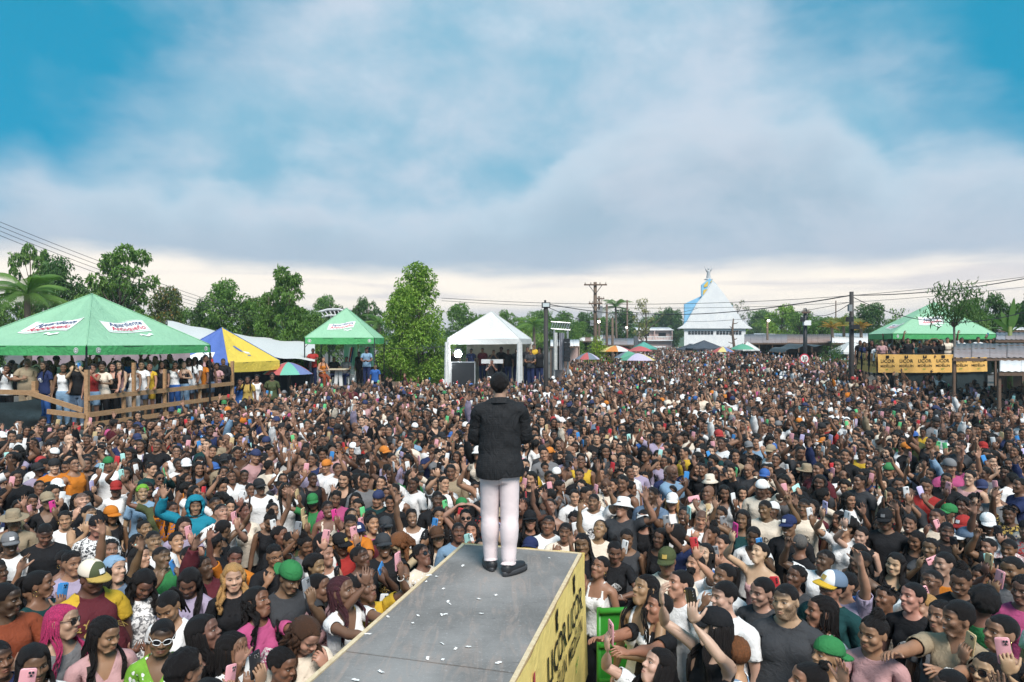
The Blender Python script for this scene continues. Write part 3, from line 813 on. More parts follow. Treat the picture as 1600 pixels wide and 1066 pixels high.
# ---------------------------------------------------------------- putting a person together
ARMS = {   # wrist targets in the chest frame of a 1.75 m body that faces -Y, for the left arm; mirrored for the right
    'down': dict(w=(.27, -.02, .86), pole=(.4, .8, 0), fd=(-.05, -.15, -1), pn=(-1, -.1, 0), curl=.4),
    'phone': dict(w=(.10, -.36, 1.50), pole=(.6, .1, -1), fd=(-.15, -.05, 1), pn=(-.45, .9, .05), curl=(.34, .34, .36, .40, .5), spread=.5),
    'phone2': dict(w=(.10, -.34, 1.49), pole=(.8, .1, -1), fd=(-.35, -.05, 1), pn=(-.75, .65, .05), curl=(.38, .38, .40, .44, .5), spread=.5),
    'high': dict(w=(.17, -.30, 1.80), pole=(.8, .1, -.5), fd=(-.12, -.12, 1), pn=(-.40, .9, .05), curl=(.34, .34, .36, .40, .5), spread=.5),
    'wave': dict(w=(.34, -.12, 1.80), pole=(1, .2, -.6), fd=(.12, -.12, 1), pn=(-.1, -1, -.05), curl=(.10, .08, .10, .14, .15), spread=1.4),
    'wave2': dict(w=(.22, -.22, 1.93), pole=(1, .0, -.2), fd=(-.15, -.25, 1), pn=(-.2, -1, -.2), curl=(.12, .14, .2, .25, .2), spread=1.2),
    'fist': dict(w=(.30, -.20, 1.78), pole=(1, .1, -.8), fd=(-.1, -.1, 1), pn=(-.3, -1, 0), curl=(.95, .95, .95, .95, .9), spread=.2),
    'point': dict(w=(.25, -.25, 1.82), pole=(1, .1, -.6), fd=(-.1, -.3, 1), pn=(-.4, -1, -.1), curl=(.05, .9, .95, .95, .8), spread=.3),
    'chin': dict(w=(.10, -.20, 1.42), pole=(.6, .0, -1), fd=(-.5, .15, .8), pn=(-.4, .9, .0), curl=(.55, .6, .65, .7, .4), spread=.3),
    'chest': dict(w=(.06, -.24, 1.20), pole=(1, .2, -.6), fd=(-.9, -.1, .35), pn=(-.2, 1, .0), curl=(.5, .5, .55, .6, .4), spread=.4),
    'fold': dict(w=(.02, -.30, 1.22), pole=(1, -.2, -.5), fd=(-1, -.1, .0), pn=(0, .3, -1), curl=(.35, .35, .4, .45, .4), spread=.4),
    'rail': dict(w=(.24, -.36, 1.02), pole=(.7, .5, .0), fd=(-.1, -.8, -.5), pn=(0, -.3, -1), curl=(.6, .6, .6, .6, .5), spread=.4),
    'head': dict(w=(.10, -.10, 1.84), pole=(1, -.2, .1), fd=(-.9, .2, .1), pn=(0, .1, -1), curl=.3),
    'reach': dict(w=(.16, -.56, 1.48), pole=(.7, .1, -.9), fd=(-.1, -.9, .35), pn=(-.4, .1, -.9), curl=(.25, .25, .3, .35, .3), spread=.7),
    'low': dict(w=(.08, -.30, 1.10), pole=(.9, .3, -.5), fd=(-.5, -.6, .45), pn=(-.3, .5, .8), curl=(.4, .4, .45, .5, .5), spread=.5),
    'mic': dict(w=(.05, -.17, 1.40), pole=(1, .1, -.8), fd=(-.6, -.05, .7), pn=(-.2, 1, .1), curl=.8, spread=.2),
}
SKINS = {'k': (.105, .054, .034), 'd': (.185, .095, .058), 'm': (.29, .155, .096), 'b': (.41, .235, .150), 'l': (.53, .33, .225), 'p': (.55, .38, .285)}
HAIRC = {'black': (.008, .006, .006), 'brown': (.055, .026, .014), 'bronze': (.15, .062, .025), 'blond': (.36, .21, .08), 'wine': (.052, .016, .022), 'pink': (.36, .03, .11), 'grey': (.10, .095, .09)}

def arm_spec(a):
    if a is None: return None
    d = dict(ARMS[a] if isinstance(a, str) else {**ARMS[a[0]], **a[1]})
    return d

def head_ring(center, r, axis, n=14, tr=.0022, s=4):
    a = np.linspace(0, 2 * math.pi, n); c = np.array(center)
    e1, e2 = {'x': ((0, 1, 0), (0, 0, 1)), 'z': ((1, 0, 0), (0, 1, 0)), 'y': ((1, 0, 0), (0, 0, 1))}[axis]
    P = c + r * (np.cos(a)[:, None] * np.array(e1) + np.sin(a)[:, None] * np.array(e2))
    return tube(P, tr, s)

def person_parts(sp):
    """list of (name, V, F, material, colour, rest, parent, props) in the person's own metres, plus the arms' hand frames"""
    sex, lod = sp['sex'], sp['lod']; T = template(sex, lod); h = sp.get('heavy', 0); seed = sp.get('seed', 0)
    aL, aR = arm_spec(sp.get('armL')), arm_spec(sp.get('armR'))
    M = solve_pose(T, sp.get('lean', 0), sp.get('twist', 0), sp.get('side', 0), sp.get('head', (0, 0, 0)), aL, aR, sp.get('legs'))
    k = sp['height'] / 1.75
    hs = sp.get('hs', 1.0 if sex == 'm' else 1.045) * (.97 if lod == 'hi' else .94) / min(max(k, .9), 1.1) ** .6     # heads vary less than heights
    def fit(V, N=None, W=None):
        V = fatten(V, N, h, sex) if N is not None else V
        P = pose_verts(V, W, M)
        return P
    hm = M[BI['head']]; piv = (hm @ np.array([0, .012, 1.535, 1]))[:3]
    fw, jw = sp.get('face', (1, 1))
    def place(V, W, N=None):
        P = fit(V, N, W)
        wh = (W[1] * np.isin(W[0], [BI['head']])).sum(1)[:, None]
        if hs != 1: P = P + wh * (P - piv) * (hs - 1)
        return P * k
    out = []
    V0 = T['V']
    if (fw, jw) != (1, 1):   # face shape
        V0 = V0.copy(); x, y, z = V0.T; hd = smooth(1.52, 1.55, z) * (np.abs(x) < .12)
        V0[:, 0] *= 1 + hd * ((fw - 1) + (jw - 1) * smooth(1.63, 1.56, z))
    B = place(V0, T['W'], T['N'])
    zc = V0[T['F']].mean(1); leg = zc[:, 2] < .93
    cut = sp.get('bottom', 'dark')
    mid = np.where(leg & (cut == 'dark') & (np.abs(zc[:, 0]) < .4), 1, 0) if cut == 'dark' else np.zeros(len(T['F']), int)
    out.append(('body', B, T['F'], ('skin', 'cloth_dark'), sp['skin'], T['V'], None, dict(smile=sp.get('smile', .2), beard=sp.get('beard', 0.), shaved=sp.get('shaved', 0.)), mid))
    def part(name, G, mat, col, parent='body', **pr):
        V = G['V'];  R = G.get('R', V)
        P = place(V, G['W'], G.get('N'))
        out.append((name, P, G['F'], (mat,), col, R, parent, pr, None)); return P
    def rigid(name, VF, mat, col, bone='head', parent='body', **pr):
        V, F = VF; return part(name, dict(V=V, F=F, W=one_bone(len(V), bone)), mat, col, parent, **pr)
    # clothes
    if sp.get('top'):
        kind, col = sp['top'], sp['topc']
        part({'tee': 'shirt', 'polo': 'polo_shirt', 'vneck': 'blouse', 'tank': 'tank_top', 'strap': 'tank_top', 'bare': 'bandeau_top', 'long': 'long_sleeved_shirt', 'hood': 'hoodie', 'jacket': 'jacket'}[kind],
             garment(sex, lod, kind), 'cloth_' + sp.get('pat', 'plain'), col, color2=sp.get('col2', (.5, .5, .5)))
    if cut in ('jeans', 'shorts'):
        part('trousers' if cut == 'jeans' else 'shorts', garment(sex, lod, cut), 'cloth_plain', sp.get('botc', (.03, .04, .07)))
        if sp.get('shoes'): part('shoe', garment(sex, lod, 'shoe'), 'tint_satin', sp['shoes'])
    # hair
    st = sp.get('hair', 'crop'); hc = HAIRC[sp.get('hairc', 'black')]; hat = sp.get('hat')
    loose = {'braids': ('cornrow', 'braids'), 'straight': ('long', 'straight'), 'wavy': ('long', 'wavy'), 'pony': ('sleek', 'pony'), 'bun': ('sleek', 'bun'), 'rowpony': ('cornrow', 'pony'), 'topknot': ('cornrow', 'topknot'), 'spikes': ('crop', 'spikes')}
    if st == 'bald': pass
    else:
        sc, lo = loose.get(st, (st, None))
        if hat and sc in ('fade', 'twist', 'afro', 'curly', 'long', 'cornrow'): sc = 'under'
        if hat == 'wrap': sc = None
        P = []
        if sc: P.append(scalp(sex, lod, sc, seed))
        if lo and not (hat and lo in ('bun', 'topknot', 'spikes')):
            g = strands(sex, lod, lo, seed)
            if g: P.append(g)
        if hat and st in ('afro', 'curly'): P.append(strands(sex, lod, 'wavy', seed))
        if P:
            V = np.concatenate([g['V'] for g in P]); o = np.cumsum([0] + [len(g['V']) for g in P]); F = np.concatenate([g['F'] + o[i] for i, g in enumerate(P)])
            W = tuple(np.concatenate([g['W'][j] for g in P]) for j in (0, 1))
            part('hair', dict(V=V, F=F, W=W), 'hair', hc)
    if hat:
        cc = sp.get('hatc', (.02, .02, .025)); bc = sp.get('brimc', cc)
        if hat in ('wrap', 'beanie', 'hoodcap'):
            part({'wrap': 'head_scarf', 'beanie': 'beanie', 'hoodcap': 'hood'}[hat], scalp(sex, lod, hat, seed), 'cloth_' + sp.get('hatpat', 'plain'), cc, color2=bc)
        else:
            H = hat_parts(hat); nm = {'cap': 'baseball_cap', 'backcap': 'baseball_cap', 'visor': 'visor', 'bucket': 'bucket_hat', 'fedora': 'brimmed_hat'}[hat]
            rigid(nm, H['crown'], 'cloth_' + ('truck' if sp.get('frontc') else 'plain'), cc, color2=sp.get('frontc', cc))
            if 'brim' in H: rigid('brim', H['brim'], 'cloth_plain', bc, parent=nm)
            if sp.get('patch'):   # badge on the front panel
                q = 1 if hat != 'backcap' else -1
                u = np.linspace(-1, 1, 5); gx, gz = np.meshgrid(u * .024, 1.722 + u * .018, indexing='ij')
                an = gx / .0865; gy = .010 - np.cos(an) * (.1195 - .50 * (gz - 1.70)); gy = gy - .002
                Vp = np.stack([gx * 1.0, gy, gz], 2).reshape(-1, 3); i = np.arange(4)[:, None] * 5; j = np.arange(4)[None]
                Fp = quads_to_tris(np.stack([i + j, i + 5 + j, i + 6 + j, i + 1 + j], 2).reshape(-1, 4))
                rigid('badge', (Vp, Fp), 'cloth_badge', sp['patch'], parent=nm)
    gl = sp.get('glasses')
    if gl:
        fr = []; ln = []
        for s in (-1, 1):
            a = np.linspace(0, 2 * math.pi, 15); ex = np.sign(np.cos(a)) * np.abs(np.cos(a)) ** .8; ez = np.sign(np.sin(a)) * np.abs(np.sin(a)) ** .8
            P = np.stack([s * .033 + .025 * ex, -.0965 + .010 * np.abs(s * .033 + .025 * ex) / .05, 1.645 + .019 * ez + .002 * ex * s], 1)
            fr.append(tube(P, .0032 if gl != 'clear' else .0018, 4))
            fr.append(tube(np.array([(s * .058, -.085, 1.652), (s * .074, -.04, 1.655), (s * .082, .02, 1.650)]), .0026, 4))
            V = np.concatenate([P[:-1], P[:-1].mean(0)[None]]); n = len(P) - 1; i = np.arange(n)
            ln.append((V, np.stack([i, (i + 1) % n, 0 * i + n], 1)))
        fr.append(tube(np.array([(-.010, -.099, 1.650), (0, -.1035, 1.652), (.010, -.099, 1.650)]), .0024, 4))
        rigid('glasses', merge(fr), 'tint_gloss', {'white': (.75, .75, .75)}.get(gl, (.012, .012, .013)))
        if gl != 'clear': rigid('lens', merge(ln), 'lens_dark', (0, 0, 0), parent='glasses')
    if sp.get('ear'):
        for s in (-1, 1):
            if sp['ear'] == 'hoop': rigid('earring', head_ring((s * .081, .012, 1.588), .020, 'x'), 'gold', (.8, .6, .3))
            else: rigid('earring', tube(np.array([(s * .082, .010, 1.612), (s * .083, .008, 1.600), (s * .083, .008, 1.585)]), np.array([.004, .003, .006]), 5), 'gold', (.8, .6, .3))
    if sp.get('chain'):
        a = np.linspace(0, 2 * math.pi, 22); P = np.stack([.088 * np.sin(a), .02 - .118 * np.cos(a) * np.where(np.cos(a) > 0, 1.06, .6), 1.430 - .045 * np.cos(a)], 1)
        V, F = tube(P, .0028, 4); part('necklace', dict(V=V, F=F, W=one_bone(len(V), 'chest')), 'gold', (.8, .6, .3))
    for s, arm in (('L', aL), ('R', aR)):
        for nm in ('watch', 'bracelet'):
            if sp.get(nm) == s:
                g = 1 if s == 'L' else -1
                V, F = head_ring((g * .685, .006, 1.41), .030, 'x', 14, .008 if nm == 'watch' else .0035, 5)
                if nm == 'watch':
                    Vd, Fd = lathe([(.021, .0), (.021, .010), (.017, .011), (.0, .011)], 12, (0, 0), 1, 1); Vd = np.stack([g * .685 + Vd[:, 0], .006 + Vd[:, 1], 1.436 + Vd[:, 2]], 1)
                    V, F = merge([(V, F), (Vd, Fd)])
                part(nm, dict(V=V, F=F, W=one_bone(len(V), 'fore' + s)), 'tint_satin', sp.get(nm + 'c', (.7, .65, .6)))
    hands = {}
    for s, arm in (('L', aL), ('R', aR)):
        if arm: hands[s] = (arm['_wrist'] * k, arm['_fd'], arm['_pn'], k)
    return out, hands

def link(o, parent=None):
    C.objects.link(o)
    if parent is not None: o.parent = parent
    return o

def col4(c): return (c[0], c[1], c[2], 1.0)

def make_person(sp, loc, yaw, label, group, name='person', category='person'):
    parts, hands = person_parts(sp); objs = {}
    for nm, V, F, mats, colr, rest, parent, props, midx in parts:
        mm = []
        for m in mats: mm.append(MATS[{'skin': 'skin_obj', 'hair': 'hair_obj'}.get(m, m)])
        me = make_mesh(nm, V, F, mm, rest, midx)
        o = bpy.data.objects.new(name if nm == 'body' else nm, me); o.color = col4(colr)
        for q, v in props.items(): o[q] = [float(a) for a in v] if isinstance(v, tuple) else float(v)
        link(o, objs.get(parent)); objs.setdefault(nm, o)
    b = objs['body']; b.location = loc; b.rotation_euler = (0, 0, math.radians(yaw))
    b['label'] = label; b['category'] = category; b['group'] = group
    return b, hands, parts

def rounded_slab(w, h, t, r=.012, n=4):
    pts = []
    for cx, cz, a0 in ((w / 2 - r, h / 2 - r, 0), (-w / 2 + r, h / 2 - r, 90), (-w / 2 + r, -h / 2 + r, 180), (w / 2 - r, -h / 2 + r, 270)):
        for i in range(n): a = math.radians(a0 + 90 * i / (n - 1)); pts.append((cx + r * math.cos(a), cz + r * math.sin(a)))
    P = np.array(pts); k = len(P); e = .0015
    rings = [(P * (1 - 2 * e / w), -t / 2), (P, -t / 2 + e), (P, t / 2 - e), (P * (1 - 2 * e / w), t / 2)]
    V = np.concatenate([np.stack([p[:, 0], np.full(k, y), p[:, 1]], 1) for p, y in rings])
    i = np.arange(3)[:, None] * k; j = np.arange(k)[None]; j2 = (j + 1) % k
    F = quads_to_tris(np.stack([i + j, i + j2, i + k + j2, i + k + j], 2).reshape(-1, 4)[:, ::-1]); c = np.arange(1, k - 1)
    F = np.concatenate([F, np.stack([0 * c, c, c + 1], 1), np.stack([0 * c, c + 1, c], 1) + 3 * k])
    return V, F
_phone = {}
def make_phone(mat4, colr, label, kind=0, lit=False):
    """a phone: back faces -Y locally, screen faces +Y, long side along Z"""
    if not _phone:
        _phone['case'] = make_mesh('smartphone', *rounded_slab(.074, .155, .009), [MATS['tint_gloss']], sm=False)
        V, F = rounded_slab(.068, .148, .0012, .008); _phone['screen'] = make_mesh('screen', V + (0, .0052, 0), F, [plain('phone_screen', (.02, .022, .028), .08, 0, .7, 0)], sm=False)
        _phone['lit'] = make_mesh('screen', V + (0, .0052, 0), F, [plain('phone_screen_lit', (.75, .78, .72), .2, 0, .5, .35, 30, emit=.6)], sm=False)
        for k in (0, 1):
            parts = []
            V, F = rounded_slab(.033 if k == 0 else .020, .036 if k == 0 else .058, .003, .007); parts.append((V + (.014 if k == 0 else .020, -.0058, .050 if k == 0 else .042), F))
            _phone['bump%d' % k] = make_mesh('camera_module', *merge(parts), [MATS['tint_gloss']], sm=False)
            ps = [(.007, .058), (.021, .058), (.014, .043)] if k == 0 else [(.020, .060), (.020, .044), (.020, .028)]
            L = []
            for x, z in ps:
                V, F = lathe([(.0058, 0), (.0058, .003), (.0, .003)], 10, (0, 0), 1, 1); L.append((np.stack([x + V[:, 0], -.0074 - V[:, 2], z + V[:, 1]], 1), F))
            _phone['lens%d' % k] = make_mesh('camera_lens', *merge(L), [MATS['lens_dark']], sm=False)
    o = link(bpy.data.objects.new('smartphone', _phone['case'])); o.matrix_world = Matrix(mat4.tolist()); o.color = col4(colr)
    b = link(bpy.data.objects.new('camera_module', _phone['bump%d' % kind]), o); b.color = col4([c * .85 for c in colr])
    link(bpy.data.objects.new('camera_lens', _phone['lens%d' % kind]), b); link(bpy.data.objects.new('screen', _phone['lit' if lit else 'screen']), o)
    o['label'] = label; o['category'] = 'phone'; o['group'] = 'phones held up in the crowd'
    return o

def hand_phone_matrix(hand, loc, yaw, flat=False):
    """phone resting in the palm of a posed hand, in world space"""
    w, fd, pn, k = hand; Rz = rotz(math.radians(yaw))
    w = Rz @ w + np.array(loc); fd, pn = Rz @ fd, Rz @ pn
    up = fd if not flat else np.cross(fd, pn)
    y = pn; z = unit(up); x = np.cross(y, z)
    M = np.eye(4); M[:3, 0], M[:3, 1], M[:3, 2] = x, y, z; M[:3, 3] = w + fd * .125 * k + pn * .026 * k + (0 if flat else z * .012)
    return M
# ---------------------------------------------------------------- mesh builder for everything that is not a person
def rise(D): return .016 * min(max(D - 9, 0), 34)          # the square climbs gently away from the stage
def at(px, py, D): return Vector(((px - 800) / FPX * D, D, CAM_Z - (py - 533) / FPX * D))
class MB:
    def __init__(s): s.V, s.F = [], []
    def raw(s, V, F):
        o = len(s.V); s.V += [tuple(v) for v in V]; s.F += [tuple(int(i) + o for i in f) for f in F]; return s
    def box(s, c, d, rz=0.0, rx=0.0):
        R = Matrix.Rotation(rz, 3, 'Z') @ Matrix.Rotation(rx, 3, 'X'); c = Vector(c)
        P = [c + R @ Vector((sx * d[0] / 2, sy * d[1] / 2, sz * d[2] / 2)) for sz in (-1, 1) for sy in (-1, 1) for sx in (-1, 1)]
        return s.raw(P, [(0, 2, 3, 1), (4, 5, 7, 6), (0, 1, 5, 4), (1, 3, 7, 5), (3, 2, 6, 7), (2, 0, 4, 6)])
    def beam(s, a, b, w, h=None):
        a, b = Vector(a), Vector(b); h = h or w; d = (b - a); L = d.length; d.normalize()
        up = Vector((0, 0, 1)) if abs(d.z) < .95 else Vector((0, 1, 0)); x = d.cross(up).normalized(); y = x.cross(d)
        P = [p + x * (w / 2 * i) + y * (h / 2 * j) for p in (a, b) for j in (-1, 1) for i in (-1, 1)]
        return s.raw(P, [(0, 2, 3, 1), (4, 5, 7, 6), (0, 1, 5, 4), (1, 3, 7, 5), (3, 2, 6, 7), (2, 0, 4, 6)])
    def tube(s, path, r, sides=6):
        V, F = tube(np.array([tuple(p) for p in path]), np.array(r) if hasattr(r, '__len__') else r, sides); return s.raw(V, F.tolist())
    def lathe(s, prof, n=16, c=(0, 0, 0)):
        V, F = lathe(prof, n, (0, 0), 1, 1); return s.raw(V + np.array(c), F.tolist())
    def grid(s, fn, nu, nv):
        P = [fn(i / nu, j / nv) for i in range(nu + 1) for j in range(nv + 1)]; k = nv + 1
        return s.raw(P, [(i * k + j, i * k + k + j, i * k + k + j + 1, i * k + j + 1) for i in range(nu) for j in range(nv)])
    def slab(s, fn, nu, nv, th):
        """grid with thickness th along -Z"""
        n = len(s.V); s.grid(fn, nu, nv); m = len(s.V) - n; top = s.V[n:]
        s.V += [(x, y, z - th) for x, y, z in top]; k = nv + 1
        s.F += [tuple(reversed([i + m for i in f])) for f in s.F[-nu * nv:]]
        ring = [i * k for i in range(nu + 1)] + [nu * k + j for j in range(1, k)] + [i * k + nv for i in range(nu - 1, -1, -1)] + [j for j in range(nv - 1, 0, -1)]
        for a, b in zip(ring, ring[1:] + ring[:1]): s.F.append((n + a, n + a + m, n + b + m, n + b))
        return s
    def build(s, name, mat, parent=None, smooth=False, color=None, loc=None):
        me = bpy.data.meshes.new(name); me.from_pydata(s.V, [], s.F)
        if isinstance(mat, (list, tuple)):
            for m in mat: me.materials.append(m)
        else: me.materials.append(mat)
        if smooth: me.polygons.foreach_set('use_smooth', np.ones(len(me.polygons), bool))
        me.update(); o = bpy.data.objects.new(name, me); link(o, parent)
        if color: o.color = col4(color)
        return o

def tag(o, label, cat=None, group=None, kind=None):
    if label: o['label'] = label
    if cat: o['category'] = cat
    if group: o['group'] = group
    if kind: o['kind'] = kind
    return o
def empty(name, loc=(0, 0, 0), rz=0.0):
    """the root stays at the world origin of its parts: parts are given in world metres, the root marks the base"""
    o = bpy.data.objects.new(name, None); link(o); o.empty_display_size = .1; return o
def adopt(root, loc):
    """move the root to the thing's base without moving its parts"""
    root.location = loc
    for c in root.children: c.matrix_parent_inverse = Matrix.Translation(-Vector(loc))
    return root

_txt = {}
def text_mesh(s, size=1.0, bold=0.0, shear=0.0, res=2):
    key = (s, bold, shear, res)
    if key not in _txt:
        cu = bpy.data.curves.new('lettering', 'FONT'); cu.body = s; cu.size = 1.0; cu.align_x = 'CENTER'; cu.align_y = 'CENTER'; cu.resolution_u = res; cu.offset = bold; cu.shear = shear; cu.fill_mode = 'FRONT'
        o = bpy.data.objects.new('lettering', cu); link(o); dg = bpy.context.evaluated_depsgraph_get(); dg.update()
        me = bpy.data.meshes.new_from_object(o.evaluated_get(dg)); V = np.array([v.co[:] for v in me.vertices]); F = [tuple(p.vertices) for p in me.polygons]
        bpy.data.objects.remove(o); bpy.data.curves.remove(cu); bpy.data.meshes.remove(me); _txt[key] = (V, F)
    V, F = _txt[key]; return V * size, F

def lettering(s, size, mp, mat, parent, bold=0.0, shear=0.0, name='lettering', at2=(0, 0), rot=0.0, sx=1.0):
    """text laid on a surface: mp(x, y) -> point a few mm proud of it"""
    V, F = text_mesh(s, size, bold, shear); c, q = math.cos(rot), math.sin(rot)
    P = [mp(at2[0] + x * sx * c - y * q, at2[1] + x * sx * q + y * c) for x, y, _ in V]
    b = MB(); b.raw(P, F); return b.build(name, mat, parent)
# ---------------------------------------------------------------- the setting
rnd = random.Random(5)
def ground_material():
    m, t, p = material('packed_ground'); c = t.node('ShaderNodeTexCoord').outputs['Object']
    n = t.noise(c, .35, 5); f = t.noise(c, 7, 4)
    t.put(p.inputs['Base Color'], t.mix(t.ss(.35, .65, n), t.mix(f, (.10, .085, .07, 1), (.16, .14, .12, 1)), (.075, .07, .065, 1))); p.inputs['Roughness'].default_value = .95
    t.put(p.inputs['Normal'], t.bump(f, .4, .02)); return m
YS = [-500, 0, 9, 20, 32, 43, 120, 400, 4500]
g = MB(); g.grid(lambda u, v: (-2500 + 5000 * u, YS[round(v * 8)], rise(YS[round(v * 8)])), 4, 8)
tag(g.build('ground', ground_material()), 'trodden earth square under the crowd', kind='structure')

def deck_material():
    m, t, p = material('scuffed_plywood'); c = t.node('ShaderNodeTexCoord').outputs['Object']
    x, y, z = t.xyz(c)
    st = t.noise(t.vec(t.mul(x, 5.0), t.mul(y, .9), 0.0), 1.6, 5, .62, 1.2); big = t.noise(c, 1.3, 4, .6); fine = t.noise(c, 45, 3, .7)
    col = t.mix(t.ss(.30, .72, big), (.155, .148, .142, 1), (.27, .258, .25, 1))
    col = t.mix(t.mul(t.ss(.48, .66, st), .42), col, (.36, .28, .24, 1))
    col = t.mix(t.mul(t.ss(.55, .75, fine), .5), col, (.40, .39, .39, 1))
    sc = t.noise(t.vec(t.mul(x, 3.0), t.mul(y, 30.0), 0.0), 2.0, 3, .6, 2.0); col = t.mix(t.mul(t.ss(.62, .70, sc), .45), col, (.05, .05, .055, 1))
    t.put(p.inputs['Base Color'], col); p.inputs['Roughness'].default_value = .85; p.inputs['Specular IOR Level'].default_value = .15
    t.put(p.inputs['Normal'], t.bump(t.add(fine, st), .25, .006)); return m
WOOD = {}
def wood_material(name, c1, c2, sc=1.0):
    m, t, p = material(name); o = t.node('ShaderNodeObjectInfo').outputs['Random']; c = t.node('ShaderNodeTexCoord').outputs['Object']; x, y, z = t.xyz(c)
    n = t.noise(t.vec(t.add(t.mul(x, 3.0), t.mul(o, 50.0)), t.mul(y, 3.0), t.mul(z, 9.0)), 3.0 * sc, 5, .6, 1.5); k = t.noise(c, 60, 3)
    t.put(p.inputs['Base Color'], t.mix(t.mul(.4, k), t.mix(t.ss(.3, .7, n), (*c1, 1), (*c2, 1)), (.12, .06, .03, 1))); p.inputs['Roughness'].default_value = .75
    t.put(p.inputs['Normal'], t.bump(n, .3, .005)); return m
wood_material('sawn_timber', (.55, .34, .18), (.38, .20, .09)); wood_material('pale_edge', (.80, .66, .44), (.66, .50, .30)); wood_material('pole_wood', (.17, .12, .085), (.10, .07, .05)); wood_material('old_board', (.16, .10, .07), (.10, .07, .05))

# runway: two plywood sheets, 1.22 m wide, turned 14.8 degrees
DECK = 1.78
RA = math.radians(14.8); RD = np.array([math.sin(RA), math.cos(RA)]); RN = np.array([math.cos(RA), -math.sin(RA)])
R0 = np.array([-.504, 6.90]); R1 = R0 + RN * 1.22                     # far left and far right corner
def rw(a, b, z):                                                      # a = 0..1.22 across from the left edge, b = metres back from the far end towards the camera
    p = R0 + RN * a - RD * b; return (p[0], p[1], z)
run = empty('runway')
dm = deck_material()
for i, (b0, b1) in enumerate(((.02, 2.455), (2.465, 4.90), (4.91, 7.2))):
    s = MB(); s.slab(lambda u, v: rw(.035 + 1.15 * v, b0 + (b1 - b0) * u, DECK - (.003 if i else 0)), 1, 1, .018); s.build('deck_sheet', dm, run)
em = MATS['pale_edge']
for a0, a1, b0, b1, dz in ((0, .032, 0, 7.2, .006), (1.188, 1.22, .0, 7.2, .006)):
    s = MB(); s.slab(lambda u, v: rw(a0 + (a1 - a0) * v, b0 + (b1 - b0) * u, DECK + dz), 1, 1, .10); s.build('edge_batten', em, run)
s = MB(); s.slab(lambda u, v: rw(.033 + 1.154 * v, -.012 + .030 * u, DECK + .004), 1, 1, .10); s.build('edge_batten', em, run)
dk = plain('dark_steel', (.03, .032, .035), .5, .8)
for b in (.15, 2.4, 4.8, 7.0):
    for a in (.08, 1.12):
        s = MB(); p = rw(a, b, 0); s.tube([(p[0], p[1], 0), (p[0], p[1], DECK - .10)], .024, 8); s.build('scaffold_leg', dk, run)
adopt(run, rw(.61, 3, 0)); tag(run, 'narrow grey plywood runway with pale timber edges jutting into the crowd', 'runway')

def fabric(name, c, rough=.75, var=.25, trans=0.0):
    if name in MATS: return MATS[name]
    m, t, p = material(name); co = t.node('ShaderNodeTexCoord').outputs['Object']
    n = t.noise(co, 2.2, 4, .6, .6); f = t.noise(co, 160, 2)
    t.put(p.inputs['Base Color'], t.mix(t.ss(.3, .8, n), (*c, 1), (*[q * (1 - var) for q in c], 1))); p.inputs['Roughness'].default_value = rough; p.inputs['Specular IOR Level'].default_value = .3
    t.put(p.inputs['Normal'], t.bump(t.add(t.noise(co, 5, 4, .6, 1.0), t.mul(.04, f)), (.6 if trans else .22), .08))
    if trans:   # thin cloth lets some daylight through
        tr = t.node('ShaderNodeBsdfTranslucent'); t.put(tr.inputs['Color'], (*c, 1)); mx = t.node('ShaderNodeMixShader'); mx.inputs[0].default_value = trans
        out = [n for n in t.n if n.type == 'OUTPUT_MATERIAL'][0]; t.l.new(p.outputs[0], mx.inputs[1]); t.l.new(tr.outputs[0], mx.inputs[2]); t.l.new(mx.outputs[0], out.inputs[0])
    return m
yb = fabric('banner_yellow', (.95, .72, .24), .7, .12); ink = plain('banner_ink', (.022, .018, .014), .7, 0, .2, 0)
banner = empty('side_banner')
def bmap(b, d, off=0.0):     # b metres back from the far end, d metres down from the deck
    w = .004 * math.sin(b * 9 + d * 2) + .0015 * math.sin(b * 23 - d * 3) + .03 * d
    p = R0 + RN * (1.235 + w + off) - RD * b; return (p[0], p[1], DECK + .012 - d)
s = MB(); s.grid(lambda u, v: bmap(-.02 + 7.2 * u, 1.18 * v * (1 + .03 * math.sin(u * 30))), 120, 10)
s.build('cloth', yb, banner, True)
s = MB(); s.grid(lambda u, v: (lambda a, d: (R0[0] + RN[0] * a + RD[0] * (.022 + .008 * math.sin(a * 20)), R0[1] + RN[1] * a + RD[1] * (.022 + .008 * math.sin(a * 20)), DECK + .004 - d))(-.01 + 1.25 * u, 1.15 * v), 30, 6); s.build('end_cloth', yb, banner, True)
